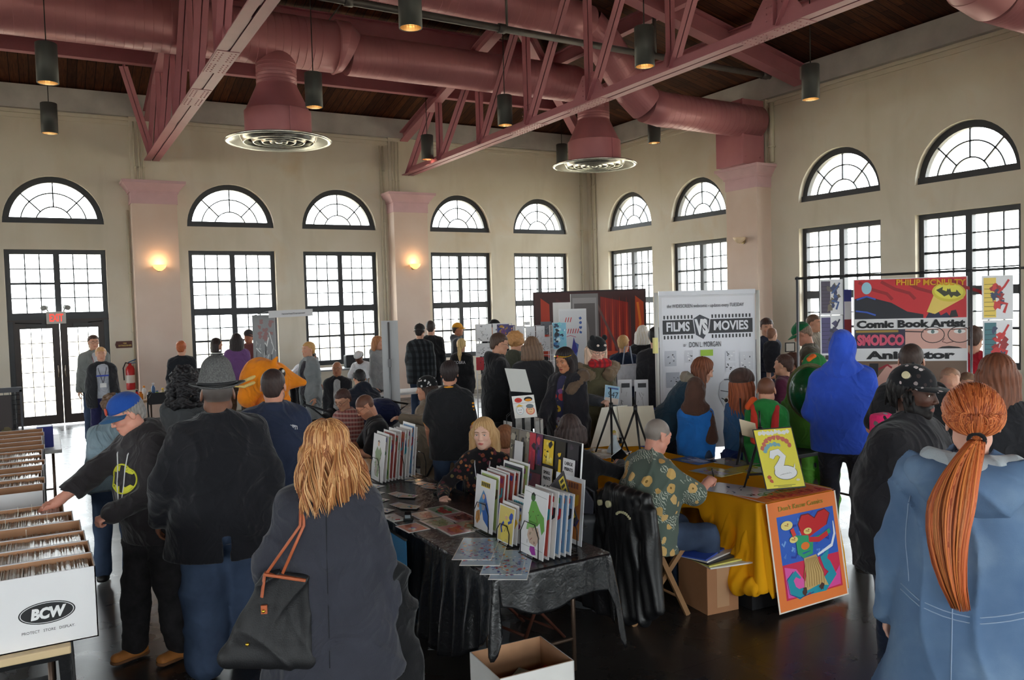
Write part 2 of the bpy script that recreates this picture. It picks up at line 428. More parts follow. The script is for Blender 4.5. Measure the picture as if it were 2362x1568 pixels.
class Fig:
 def __init__(s, label, px, py, D, h, face=180, lod=1, w=1.0, sex='m', lean=0, side=0, curve=0, hp=0, hy=0, hr=0, seat=None,
                 la=None, ra=None, ll=None, rl=None, skin=(214, 160, 132), child=False, group=None, sw=1.0, belly=0, hand_l='relax', hand_r='relax', headk=1.0, twist=0, name='person', seed=None, cat='person', mouth=True, base=None):
  s.lod = lod; s.s = h/1.75 if seat is None else 1.0; s.w = w; s.sex = sex; s.skin = skin; s.seed = abs(hash((round(px), round(py)))) % 9999 if seed is None else seed
  s.hb, s.hh, s.hn = DET[lod]
  k = s.s
  if seat is not None: k = s.s = (1.0 if not child else .8)*(h/1.32 if not child else h/1.15)
  s.k = k
  U = rotx(-RAD(lean))@roty(RAD(side)); up = U@A((0, 0, 1)); U2 = rotx(-RAD(lean+curve))@roty(RAD(side)); up2 = U2@A((0, 0, 1))
  tw = rotz(RAD(twist)); s.U, s.U2 = U, U2@tw; s.up, s.up2 = up, up2
  pel = A((0, 0, .95*k)) if seat is None else A((0, 0, seat+.11*k))
  ch = pel+up*.27*k; nb = ch+up2*.245*k
  Rt = s.U2@A((1, 0, 0)); Fw = s.U2@A((0, 1, 0)); s.Rt, s.Fw = Rt, Fw
  hk = k*headk*(1.12 if child else 1.0); s.hk = hk
  s.H = rotz(RAD(hy))@rotx(-RAD(lean*.5+curve*.6+hp))@roty(RAD(hr)); hup = s.H@A((0, 0, 1))
  hc = nb+nrm(up2+hup)*.125*k+hup*.035*hk+s.H@A((0, .015, 0))*hk; s.hc = hc; s.hup = hup
  shw = (.152 if sex == 'm' else .136)*sw*k*(.86 if child else 1)
  s.sh = {1: nb+Rt*shw-up2*.06*k, -1: nb-Rt*shw-up2*.06*k}
  s.pel, s.ch, s.nb, s.shw = pel, ch, nb, shw
  hipw = .092*k*(.5+.5*w); s.hip = {1: pel+A((hipw, 0, -.02*k)), -1: pel+A((-hipw, 0, -.02*k))}
  s.el, s.wr, s.kn, s.an = {}, {}, {}, {}
  ua, fa = .285*k, .255*k
  for sd, tgt in ((1, ra), (-1, la)):
   hint = (sd*.5, -1, -.2)
   if tgt is None: t = s.sh[sd]+A((sd*(.050+.07*(w-1)), .03, -.53))*k
   else:
    t = A(tgt[:3])*k
    if len(tgt) > 3: hint = tgt[3]
   s.el[sd], s.wr[sd] = ik(s.sh[sd], t, ua, fa, hint)
  th, sn = .43*k, .42*k
  for sd, tgt in ((1, rl), (-1, ll)):
   hint = (sd*.15, 1, .1)
   if tgt is None: t = s.hip[sd]+A((sd*.03, -.0, -.85))*k if seat is None else A((sd*.14*k, .46*k, .08))
   else:
    t = A(tgt[:3])*k
    if len(tgt) > 3: hint = tgt[3]
   t[2] = max(t[2], .075*k) if base is None else t[2]
   s.kn[sd], s.an[sd] = ik(s.hip[sd], t, th, sn, hint)
  s.belly = belly; s.hand = {1: hand_r, -1: hand_l}; s.mouth = mouth
  # place: head top at the pixel
  top = s.hc+hup*.125*hk; s.top = top
  P = at(px, py, D); az = math.atan2(P.x, P.y); rz = -az+PI+RAD(face); s.rz = rz
  c_, s_ = math.cos(rz), math.sin(rz)
  loc = Vector((P.x-(c_*top[0]-s_*top[1]), P.y-(s_*top[0]+c_*top[1]), 0 if base is None else base))
  s.loc = loc
  s.root = empty(name, label, cat, loc, rz, group)
 def world(s, v):
  c_, s_ = math.cos(s.rz), math.sin(s.rz); return Vector((c_*v[0]-s_*v[1]+s.loc.x, s_*v[0]+c_*v[1]+s.loc.y, v[2]+s.loc.z))
# solids
 def torso(s, t=0.0, hem=None, flare=0.0, loose=0.0, low=True):
  k, w = s.k, s.w; R = s.Rt; q = []; fm = s.sex != 'm'
  wl = (.092 if fm else .104)*k; wx = (1.38 if fm else 1.42)
  W = w
  Rp = s.U@A((1, 0, 0))
  if low: q.append(cone(s.pel+s.up*.02*k, s.pel-s.up*.05*k, (.112*W)*k+t, (.115*W)*k+t, .05*k, (Rp, 1.36 if fm else 1.3)))
  q.append(cone(s.pel+s.up*.05*k, s.ch, (.098+.018*(W-1))*k*W+t+loose, wl*W+t+loose, .06*k, (Rp, 1.35)))
  q.append(cone(s.ch-s.up*.02*k, s.nb-s.up2*.11*k, wl*W+t+loose, .108*k*(.5+.5*W)+t, .06*k, (R, wx)))
  q.append(cone(s.sh[1]-s.up2*.015*k, s.sh[-1]-s.up2*.015*k, .046*k*(.6+.4*W)+t, None, .06*k))
  q.append(cone(s.nb+s.up2*.01*k, s.sh[1]+(s.sh[-1]-s.sh[1])*.12, .05*k+t*.6, .04*k+t*.8, .05*k))
  q.append(cone(s.nb+s.up2*.01*k, s.sh[-1]+(s.sh[1]-s.sh[-1])*.12, .05*k+t*.6, .04*k+t*.8, .05*k))
  if fm:
   for sd in (1, -1): q.append(ell(s.ch+s.up2*.045*k+s.Fw*(.075*k+t*.5)+s.Rt*sd*.07*k, A((.062, .055, .062))*k+t*.6, None, .05*k))
  if s.belly: q.append(ell(s.pel+s.up*.13*k+s.U@A((0, .05*k, 0)), (A((.15, .12, .15))*(1+s.belly*.3))*k+t, None, .06*k))
  if hem:
   q.append(cone(s.pel+s.up*.04*k, s.pel-s.up*hem*k, (.115*W)*k+t+loose, (.118*W)*k+t+flare+loose, .05*k, (Rp, 1.32)))
  return q
 def armp(s, sd, t=0.0, frac=1.0, fold=0, puff=0, k2=.045):
  k = s.k; w = .75+.25*s.w; fm = 1.0 if s.sex == 'm' else .86
  a, e, r = s.sh[sd], s.el[sd], s.wr[sd]
  q = [cone(a-s.up2*.01*k, e, (.046*w*fm)*k+t+puff*.6, (.039*w*fm)*k+t+puff, k2*k, None, 0, fold)]
  if frac > .5:
   f = (frac-.5)*2; end = e+(r-e)*f
   q.append(cone(e, end, (.041*w*fm)*k+t+puff, (.041-(.041-.029)*f)*w*fm*k+t+puff*.6, k2*.6*k, None, 0, fold))
  else: q[0] = cone(a-s.up2*.01*k, a+(e-a)*frac*2, .047*w*fm*k+t, .044*w*fm*k+t+.01, k2*k)
  return q
 def legp(s, sd, t=0.0, fold=0, upto=1.0, flare=0):
  k = s.k; w = .6+.4*s.w
  h, n, a = s.hip[sd], s.kn[sd], s.an[sd]
  q = [cone(h, n, .083*w*k+t, .058*w*k+t, .05*k, None, 0, fold)]
  if upto > .5:
   e = n+(a-n)*((upto-.5)*2); q.append(cone(n, e, .058*w*k+t, .043*w*k+t+flare, .04*k, None, 0, fold))
  return q
 def handp(s, sd):
  "palm, four fingers, thumb"
  k = s.k*(.98 if s.sex == 'm' else .9); mode = s.hand[sd]; W = s.wr[sd]; D = nrm(s.wr[sd]-s.el[sd])
  curl = {'relax': .38, 'flat': .08, 'grip': 1.05, 'fist': 1.35, 'hold': .75}[mode] if isinstance(mode, str) else mode[0]
  inward = A((-sd, .15, 0)) if s.wr[sd][2] < s.el[sd][2]-.1*k else A((-sd*.35, 0, -1))
  if not isinstance(mode, str): inward = A(mode[1])
  pn = nrm(inward-D*float(inward@D)); S = nrm(np.cross(D, pn))
  th = A((0, 1, 0)) if s.wr[sd][2] < s.el[sd][2]-.1*k else A((-sd, 0, .3))
  if float(S@th) < 0: S = -S      # S points to the thumb side
  q = [cone(W-D*.03*k, W+D*.02*k, .026*k, .026*k, .015, (S, 1.2)), cone(W+D*.02*k, W+D*.078*k, .0165*k, .015*k, .012, (S, 2.35))]
  lens = (.074, .082, .077, .06); offs = (.030, .0105, -.010, -.029)
  for i, (L, o) in enumerate(zip(lens, offs)):
   p = W+D*(.088-.004*abs(i-1.3))*k+S*o*k; ang = .12; r = (.0088 if i < 3 else .0076)*k
   sp = S*(.06*(1.5-i))
   for j, f in enumerate((.45, .31, .24)):
    ang += curl*(.75+.06*i)*(1, .95, .6)[j]
    dr = nrm(D*math.cos(ang)+pn*math.sin(ang)+sp*max(0, 1-curl)); p2 = p+dr*L*f*k
    q.append(cone(p, p2, r, r*.92, .004 if j else .008)); p = p2; r *= .92
  p = W+D*.022*k+S*.022*k+pn*.006*k
  for j, (L, rr) in enumerate(((.038, .0125), (.032, .0105), (.026, .009))):
   dr = nrm(D*(.62+.1*j)+S*(.75-.28*j-.3*min(curl, 1))+pn*(.25+.35*j*min(curl, 1)+.15)); p2 = p+dr*L*k; q.append(cone(p, p2, rr*k, rr*k*.9, .006)); p = p2
  return q
 def headp(s):
  k = s.hk; H = s.H; C = s.hc; R = H.T  # rows = axes
  def P(x, y, z): return C+H@(A((x, y, z))*k)
  K = lambda v: A(v)*k
  q = [cone(s.nb-s.up2*.03*s.k, P(0, -.018, -.055), (.058 if s.sex == 'm' else .048)*s.k, (.056 if s.sex == 'm' else .047)*k, .03)]
  q += [ell(P(0, -.012, .032), K((.076, .094, .088)), R, .02*k), ell(P(0, .018, -.028), K((.061 if s.sex == 'm' else .056, .070, .078)), R, .03*k)]
  jw = .050 if s.sex == 'm' else .040
  q += [cone(P(-jw, .012, -.066), P(-.014, .062, -.092), .017*k, .015*k, .03*k), cone(P(jw, .012, -.066), P(.014, .062, -.092), .017*k, .015*k, .03*k), ell(P(0, .067, -.091), K((.019, .016, .016)), R, .02*k), ell(P(0, .066, -.060), K((.028, .021, .026)), R, .02*k)]
  q += [cone(P(-.034, .072, .033), P(.034, .072, .033), .014*k, .014*k, .02*k)]
  for sd in (1, -1):
   q += [ell(P(.034*sd, .062, -.018), K((.022, .022, .02)), R, .02*k)]
   if s.lod >= 1:
    q += [ell(P(.031*sd, .096, .010), K((.018, .014, .011)), R, .012*k, 1)]
    q += [cone(P(.013*sd, .0835, .0158), P(.046*sd, .078, .0125), .0056*k, .0044*k, .004*k), cone(P(.016*sd, .080, -.0005), P(.044*sd, .077, .001), .0042*k, .0035*k, .004*k)]
   q += [ell(P(.078*sd, -.012, -.003), K((.008, .018, .031)), roty(.15*sd)@R, .006*k)]
  q += [cone(P(0, .085, .016), P(0, .1025, -.024), .007*k, .0105*k, .012*k), ell(P(-.011, .094, -.029), K((.008, .009, .007)), R, .006*k), ell(P(.011, .094, -.029), K((.009, .010, .007)), R, .006*k)]
  if s.lod >= 1 and s.mouth:
   q += [cone(P(-.021, .0835, -.0555), P(.021, .0835, -.0555), .0045*k, .0045*k, .008*k), cone(P(-.016, .083, -.067), P(.016, .083, -.067), .0055*k, .0055*k, .008*k), cone(P(0, .088, -.055), P(0, .088, -.056), .006*k, .006*k, .008*k)]
   q += [cone(P(-.021, .0955, -.0612), P(.021, .0955, -.0612), .0022*k, .0022*k, .004*k, None, 1)]
  return q
 def body(s, beard=None, stubble=0, lips=None, buzz=None):
  sk = np.array(rgb(s.skin)[:3], np.float32)
  parts = []
  hp = s.headp(); parts.append(sdf_mesh(hp, s.hh))
  co = s.torso(-.008*s.k)+s.legp(1, -.006)+s.legp(-1, -.006)+s.armp(1, -.004, .96)+s.armp(-1, -.004, .96)
  parts.append(sdf_mesh(co, max(s.hb, .014)))
  for sd in (1, -1):
   k = s.k; e, r = s.el[sd], s.wr[sd]; w = .75+.25*s.w; fm = 1.0 if s.sex == 'm' else .86
   fp = [cone(e+(r-e)*.25, r, .038*w*fm*k, .026*w*fm*k, .02)]+s.handp(sd)
   parts.append(sdf_mesh(fp, s.hn))
  k = s.hk; C = s.hc; H = s.H
  lp = np.array(rgb(lips or (int(s.skin[0]*.9), int(s.skin[1]*.70), int(s.skin[2]*.70)))[:3], np.float32)
  bd = np.array(rgb(beard)[:3], np.float32) if beard else None
  bz = np.array(rgb(buzz)[:3], np.float32) if buzz else None
  def fn(V):
   c = np.tile(sk, (len(V), 1)); q = (V-C)@H/k   # head-local
   near = np.linalg.norm(q, axis=1) < .2
   ck = near & (np.abs(np.abs(q[:, 0])-.038) < .02) & (np.abs(q[:, 2]+.02) < .018) & (q[:, 1] > .05); c[ck] *= np.array([1.03, .95, .95], np.float32)
   if beard is not None:
    m = near & (q[:, 1] > -.01) & (q[:, 2] < -.045+.25*np.maximum(0, np.abs(q[:, 0])-.045)) & (q[:, 2] > -.135) | near & (np.abs(q[:, 0]) < .028) & (q[:, 1] > .07) & (np.abs(q[:, 2]+.047) < .007)
    a = stubble if stubble else 1.0; c[m] = c[m]*(1-a)+bd*a
   if bz is not None:
    m = near & (q[:, 2] > -.035) & (q[:, 2] > .055+.75*(q[:, 1]-.075)) & ((np.abs(q[:, 0]) < .073) | (q[:, 2] > .03)); c[m] = bz
   m = near & (np.abs(q[:, 0]) < .025) & (q[:, 1] > .076) & (np.abs(q[:, 2]+.0615) < .0110-.0105*(np.abs(q[:, 0])/.025)**1.4); c[m] = lp
   return c
  o = np_mesh('body', parts, SKIN(), s.root, fn); return o
 def eyes(s, iris=(70, 50, 35), brow=(60, 42, 30), shut=False):
  k = s.hk; H = s.H; C = s.hc
  def P(x, y, z): return C+H@(A((x, y, z))*k)
  wm = M((232, 228, 222), .25, var=.02, name='eye_white'); im = M(iris, .2, var=.05, name='iris'); bm_ = M(brow, .8, var=.1, name='brow')
  for sd in (1, -1):
   c = P(.031*sd, .0722, .0085)
   if s.lod >= 1 and not shut:
    b = MB(); b.sphere(c, .0120*k, 14, 10); g = P(.031*sd, .0774, .0078); b.m = 1; b.sphere(g, .0076*k, 10, 8); b.build('eye', [wm, im], s.root)
   b = MB(); pts = [P(.0125*sd, .091, .028), P(.027*sd, .091, .033), P(.040*sd, .084, .0315), P(.049*sd, .075, .026)]; b.tube(pts, [.0022*k, .0032*k, .003*k, .0015*k], 6); b.build('eyebrow', bm_, s.root)
   if s.lod >= 2 and not shut:
    b = MB(); b.tube([P(.015*sd, .0875, .0135), P(.031*sd, .0895, .0175), P(.047*sd, .080, .0125)], [.0008*k, .0013*k, .0008*k], 5); b.build('eyelash', bm_, s.root)
 def glasses(s, col=(25, 22, 22), r=.0014, w=.024, hgt=.017):
  k = s.hk; H = s.H; C = s.hc
  def P(x, y, z): return C+H@(A((x, y, z))*k)
  b = MB()
  for sd in (1, -1):
   b.tube([P(.033*sd+w*math.cos(t*PI/8), .101-.006*abs(math.cos(t*PI/8)), .006+hgt*math.sin(t*PI/8)) for t in range(17)], r*k, 6, False)
   b.tube([P(.057*sd, .095, .010), P(.076*sd, .06, .012), P(.080*sd, -.005, .010), P(.080*sd, -.02, -.005)], r*k, 6)
  b.tube([P(-.010, .106, .010), P(0, .110, .013), P(.010, .106, .010)], r*k, 6)
  b.build('glasses', M(col, .3, var=0, name='glasses_frame'), s.root)
# clothes
 def top_(s, name, mat, t=.018, hem=.12, sleeve=1.0, fold=.004, loose=0.0, flare=.0, wr=.004, cut=None, neck=.03, extra=(), clips=(), open_=False, puff=0, hood=False, collar=0, colfn=None):
  k = s.k; q = s.torso(t*k, hem, flare, loose)
  for sd in (1, -1): q += s.armp(sd, t*k, sleeve, fold, puff)
  if hood:
   q += [ell(s.nb-s.Fw*.085*k+s.up2*.0*k, A((.115, .065, .085))*k, None, .04), cone(s.nb-s.Fw*.06*k-s.Rt*.07*k+s.up2*.02*k, s.nb-s.Fw*.02*k-s.Rt*.085*k+s.up2*.03*k, .035*k, .03*k, .03), cone(s.nb-s.Fw*.06*k+s.Rt*.07*k+s.up2*.02*k, s.nb-s.Fw*.02*k+s.Rt*.085*k+s.up2*.03*k, .035*k, .03*k, .03), cone(s.nb+s.Fw*.05*k-s.Rt*.03*k+s.up2*.01*k, s.nb+s.Fw*.05*k+s.Rt*.03*k+s.up2*.01*k, .025*k, None, .03)]
  if collar:
   for a in range(10):
    an = PI*(-.15+1.3*a/9.0); an2 = PI*(-.15+1.3*(a+1)/9.0); f = lambda u: s.nb-s.Fw*math.sin(u)*.065*k+s.Rt*math.cos(u)*.075*k+s.up2*(.018+.012*math.sin(u))*k
    q.append(cone(f(an), f(an2), collar*k, None, .015))
  if open_: q.append(bx(s.ch+s.Fw*.215*k+s.up2*.02*k, A((open_, .14, .62))*k, np.stack([s.Rt, s.Fw, s.up2]), .01, .01, 1))
  q += list(extra)
  cl = list(clips)
  c = s.pel-s.up*(hem if hem else .06)*k if hem is not None else None
  if c is not None: cl.append((c, -s.up))
  for sd in (1, -1):
   pass
  # neck opening
  q.append(cone(s.nb+s.up2*(neck+.02)*k, s.nb+s.up2*.3*k, (.062 if s.sex == 'm' else .06)*k, .12*k, .006, None, 1))
  if s.an[1][2] > s.pel[2]-.3*k and False: pass
  V, Q = sdf_mesh(q, s.hb, cl, wrinkle(wr, 15, s.seed) if wr else None)
  return np_mesh(name, [(V, Q)], mat, s.root, colfn)
 def pants(s, mat, t=.012, fold=.004, wr=.004, name='trousers', flare=.012, upto=.97):
  k = s.k; q = s.legp(1, t, fold, upto, flare)+s.legp(-1, t, fold, upto, flare)
  fm = s.sex != 'm'; Rp = s.U@A((1, 0, 0))
  q.append(cone(s.pel+s.up*.06*k, s.pel-s.up*.04*k, .105*s.w*k+t, .113*s.w*k+t, .05, (Rp, 1.3)))
  return np_mesh(name, [sdf_mesh(q, max(s.hb, .012), (), wrinkle(wr, 17, s.seed+5) if wr else None)], mat, s.root)
 def skirt(s, mat, length=.45, flare=.1, name='skirt', t=.02):
  k = s.k; Rp = s.U@A((1, 0, 0)); q = [cone(s.pel+s.up*.08*k, s.pel-A((0, 0, length*k)), .10*s.w*k+t, .12*s.w*k+t+flare, .03, (Rp, 1.3))]
  return np_mesh(name, [sdf_mesh(q, s.hb, [(s.pel-A((0, 0, length*k)), (0, 0, -1))], wrinkle(.008, 22, s.seed))], mat, s.root)
 def shoes(s, mat, sole=None, high=False, name='shoe', toe=None):
  k = s.k
  for sd in (1, -1):
   a = s.an[sd]; f = nrm(A((a[0]-s.hip[sd][0], .9 if toe is None else toe, 0))*A((.6, 1, 0))); z0 = float(a[2])-.075*k
   b = A((a[0], a[1], z0))
   q = [cone(b+A((0, 0, .035*k))-f*.045*k, b+f*.13*k+A((0, 0, .03*k)), .036*k, .034*k, .02, (np.cross(f, A((0, 0, 1))), 1.25)), cone(b+A((0, 0, .04*k)), b+A((0, 0, (.13 if high else .075)*k)), .042*k, .046*k, .04)]
   o = np_mesh(name, [sdf_mesh(q, max(s.hn, .006), [(b+A((0, 0, .012*k)), (0, 0, -1))])], mat, s.root)
   if sole is not None:
    q = [cone(b+A((0, 0, .012*k))-f*.045*k, b+f*.13*k+A((0, 0, .012*k)), .042*k, .038*k, .01, (np.cross(f, A((0, 0, 1))), 1.2))]
    np_mesh('sole', [sdf_mesh(q, .006, [(b+A((0, 0, .0)), (0, 0, -1)), (b+A((0, 0, .02*k)), (0, 0, 1))])], sole, o)
 def lanyard(s, mat, drop=.33, badge=None, t=.03):
  k = s.k; F = s.Fw; b = MB(); g = [o for o in s.root.children if o.name.split('.')[0].split('_')[-1] in ('shirt', 'jacket', 'tee', 'blouse', 'hoodie')]
  S = [Snap(o) for o in g]
  def sn(v):
   v = Vector(v); c = max([q.p(v, -Vector(F), .004) for q in S] or [v], key=lambda u: u.dot(Vector(F))); return c
  for sd in (1, -1):
   pts = [s.nb-F*.05*k+s.Rt*sd*.03*k+s.up2*.045*k, s.nb+s.Rt*sd*.068*k+s.up2*.035*k, s.nb+s.Rt*sd*.062*k+F*.06*k+s.up2*.0*k]+[sn(s.nb+s.Rt*sd*(.06-.056*q)*k-s.up2*(.07+(drop-.07)*q)*k) for q in (0, .25, .5, .75, 1)]
   b.tube(pts, .004*k, 6)
  o = b.build('lanyard', mat, s.root)
  if badge: 
   c = sn(s.nb-s.up2*(drop+.04)*k); b = MB(); b.cbox((0, 0, 0), (.09, .006, .065)); ob = b.build('badge', badge, s.root, loc=tuple(c))
# hair and hats (prims in head space)
 def HP(s, x, y, z): return s.hc+s.H@(A((x, y, z))*s.hk)
 def hair(s, style, col, col2=None, n=None, seed=1, vol=1.0, length=None, name='hair'):
  k = s.hk; P = s.HP; R = s.H.T; K = lambda v: A(v)*k; c1 = np.array(rgb(col)[:3], np.float32); c2 = np.array(rgb(col2 or tuple(min(255, int(x*1.35+12)) for x in col))[:3], np.float32)
  v = vol; D = -s.up2*0
  g = A((0, 0, -1))   # gravity
  q = [ell(P(0, -.018, .038), K((.086*v, .103*v, .094*v)), R, .02*k)]
  face = [bx(P(0, .10, -.065), K((.20, .078, .118)), R, .02*k, .015*k, 1)]
  cut_low = [bx(P(0, .0, -.20), K((.3, .3, .135)), R, .01, .01, 1)]
  dsp = None
  L = length
  if style == 'short':
   q += [ell(P(0, -.055, -.02), K((.066, .055, .06)), R, .02*k)]
   q += [bx(P(0, .115, -.085), K((.20, .085, .145)), R, .02*k, .012*k, 1), bx(P(0, .05, -.13), K((.3, .11, .115)), R, .02*k, .01*k, 1)]
   q += [ell(P(.075*sd, .012, -.005), K((.02, .03, .04)), R, .01*k, 1) for sd in (1, -1)]
   q += [bx(P(0, -.08, -.17), K((.3, .2, .10)), R, .01, .01, 1)]
   amp = .003
  elif style == 'buzz':
   q = [ell(P(0, -.014, .034), K((.080, .098, .091)), R, .02*k), ell(P(0, -.05, -.02), K((.062, .052, .06)), R, .02*k), bx(P(0, .115, -.085), K((.20, .085, .14)), R, .02*k, .012*k, 1), bx(P(0, .05, -.13), K((.3, .10, .125)), R, .02*k, .01*k, 1), bx(P(0, -.08, -.18), K((.3, .2, .11)), R, .01, .01, 1)]; amp = .0012
  elif style == 'fringe':   # bald crown, hair round the back
   q = [ell(P(0, -.02, .0), K((.084, .095, .07)), R, .02*k), bx(P(0, .09, 0), K((.2, .1, .2)), R, .01, .01, 1), bx(P(0, 0, .13), K((.3, .3, .085)), R, .01, .02, 1), bx(P(0, -.08, -.17), K((.3, .2, .10)), R, .01, .01, 1)]; amp = .002
  elif style == 'bun':
   q += [ell(P(0, -.10, .03), K((.035, .035, .035)), R, .02*k)]+face+[bx(P(0, 0, -.18), K((.3, .3, .125)), R, .01, .01, 1)]; amp = .003
  elif style == 'curly':
   rr = random.Random(seed)
   q = [ell(P(0, -.02, .04), K((.10*v, .11*v, .10*v)), R, .02*k)]
   for i in range(60):
    a = rr.uniform(0, 6.28); e = rr.uniform(-.45, 1.3); q.append(ell(P(.097*v*math.cos(a)*math.cos(e), -.02+.107*v*math.sin(a)*math.cos(e), .035+.1*v*math.sin(e)), K((.022,)*3), None, .012*k))
   if L: 
    for i in range(80):
     a = rr.uniform(PI*.95, 2.05*PI); z = rr.uniform(-L, .02); w_ = .1*v+.03*(-z/L); q.append(ell(P(w_*math.cos(a), -.02+w_*math.sin(a)*1.05, z), K((.03,)*3), None, .02*k))
   q += [bx(P(0, .115, -.075), K((.075, .085, .125)), R, .02*k, .012*k, 1)]; amp = .004
   if not L: q += cut_low
  else:   # long, bob, ponytail, straight
   L = L or {'bob': .14, 'long': .30}.get(style, .0)
   if style == 'ponytail':
    q = [ell(P(0, -.012, .036), K((.083*v, .10*v, .092*v)), R, .02*k), ell(P(0, -.07, -.01), K((.062, .05, .06)), R, .03*k)]+face+[bx(P(0, .03, -.16), K((.3, .10, .13)), R, .01, .01, 1), bx(P(0, -.08, -.17), K((.3, .2, .10)), R, .01, .01, 1)]
    p0 = P(0, -.115, .0); q.append(cone(P(0, -.09, .0), p0, .03*k, .02*k, .02)); l = L or .28
    p1 = p0+(s.H@A((0, -1, 0)))*.035*k+g*.05*k; p2 = p1+g*l*.5*k; p3 = p1+g*l*k
    q += [cone(p0, p1, .02*k, .03*k, .01), cone(p1, p2, .032*k, .034*k, .02), cone(p2, p3, .034*k, .012*k, .02)]
   else:
    for a in range(7):
     an = PI*(.0+a/6.0); x, y = .078*math.cos(an), -.02-.07*math.sin(an)
     b0 = P(x, y, .0); b1 = b0+g*(L+.0)*k+s.H@A((x*.25, y*.15, 0))*k; q.append(cone(b0, b1, .032*k*v, .024*k*v, .03*k, (s.H@A((1, 0, 0)), 1.3)))
    q += [bx(P(0, .125, -.10), K((.062, .085, .145)), R, .02*k, .012*k, 1), bx(P(0, .13, -.1), K((.2, .06, .3)), R, .02*k, .012*k, 1)]
   amp = .003
  if L is None: L = .1
  hx = nrm(s.H@A((1, 0, 0)))
  def dsp(X, Y, Z):
   if style == 'curly': return amp*(np.sin(X*140+3*np.sin(Z*90))+np.sin(Y*150+Z*120))
   c = A(s.hc); u = X-c[0]; w2 = Y-c[1]; an = np.arctan2(w2, u)
   return amp*(np.sin(an*26+2*np.sin(Z*28))+.6*np.sin(an*53+Z*30)) * (1 if style not in ('buzz',) else .5)
  V, Q = sdf_mesh(q, s.hh*1.05, (), dsp)
  rs = np.random.RandomState(seed)
  an = np.arctan2(V[:, 1]-s.hc[1], V[:, 0]-s.hc[0]); z = V[:, 2]-s.hc[2]
  f = .5+.32*np.sin(an*19+2*np.sin(z*19))+.25*np.sin(an*47+z*25+1.3)
  if style in ('buzz', 'curly', 'short'): f = .5+.25*np.sin(V[:, 0]*190+V[:, 2]*70)*np.sin(V[:, 1]*170+V[:, 2]*90)
  f = np.clip(f, 0, 1)[:, None]*.8
  return np_mesh(name, [(V, Q)], HAIR(), s.root, None, c1*(1-f)+c2*f)
 def cap(s, mat, brim=None, back=False, name='baseball_cap', high=1.0, flat=False, logo=None, yaw=0, brimlen=.075):
  k = s.hk; P = s.HP; R = s.H.T; K = lambda v: A(v)*k
  q = [ell(P(0, -.012, .052), K((.090, .108, .092*high)), R, .01), bx(P(0, 0, -.05), K((.3, .3, .092)), roty(0)@R, .005, .008, 1)]
  o = np_mesh(name, [sdf_mesh(q, s.hh)], mat, s.root)
  yy = RAD(yaw)+(PI if back else 0); b = MB()
  def fn(u, v):
   t = PI*(.08+.84*u); r = 1+v*brimlen/.1*math.sin(t)**.8*1.0
   x = .088*math.cos(t)*(1+.12*v); y = -.012+.104*math.sin(t)+v*brimlen*math.sin(t)**.7; z = .047-(.0 if flat else .028)*(math.cos(t)**2)-.016*v
   x, y = x*math.cos(yy)-y*math.sin(yy), x*math.sin(yy)+y*math.cos(yy)
   return tuple(P(x, y, z))
  b.grid(fn, 22, 6); b.build('brim', brim or mat, o, solid=.004*k); 
  bt = MB(); bt.sphere(P(0, -.012, .052+.093*high), .007*k, 8, 6); bt.build('button', brim or mat, o)
  return o
 def beanie(s, mat, name='beanie', v=1.0, tilt=0, slouch=0, hz=.0):
  k = s.hk; P = s.HP; R = s.H.T; K = lambda q_: A(q_)*k
  q = [ell(P(0, -.015, .052), K((.092*v, .107*v, .095*v)), R, .01), bx(P(0, .02, -.06+hz), K((.3, .3, .088)), R, .005, .01, 1)]
  if slouch: q.insert(1, ell(P(0, -.07, .07), K((.09, .08, .07)), R, .04))
  return np_mesh(name, [sdf_mesh(q, s.hh)], mat, s.root)
 def hooded(s, mat, name='hood', peak=.0):
  k = s.hk; P = s.HP; R = s.H.T; K = lambda q_: A(q_)*k
  q = [ell(P(0, -.015, .03), K((.100, .122, .122)), R, .03), ell(P(0, -.05, .115), K((.05, .06, .045)), R, .05), cone(P(0, -.04, -.03), s.nb-s.Fw*.04*s.k, .088*k, .10*s.k, .05), cone(s.nb-s.Fw*.02-s.Rt*.10*s.k, s.nb-s.Fw*.02+s.Rt*.10*s.k, .065*s.k, None, .05), ell(s.nb-s.Fw*.07*s.k, A((.11, .07, .06))*s.k, None, .04),
             ell(P(0, .10, -.0), K((.072, .10, .105)), R, .02*k, 1)]
  return np_mesh(name, [sdf_mesh(q, s.hb*.8, (), wrinkle(.0035, 22, s.seed))], mat, s.root)

from mathutils.bvhtree import BVHTree
class Snap:
 "finds points on a garment's surface"
 def __init__(s, o): s.t = BVHTree.FromPolygons([v.co for v in o.data.vertices], [p.vertices for p in o.data.polygons])
 def p(s, o, d, lift=.003, far=.6):
  o, d = Vector(o), Vector(d).normalized(); h = s.t.ray_cast(o-d*far, d)
  return (h[0]-d*lift) if h[0] is not None else o-d*.2
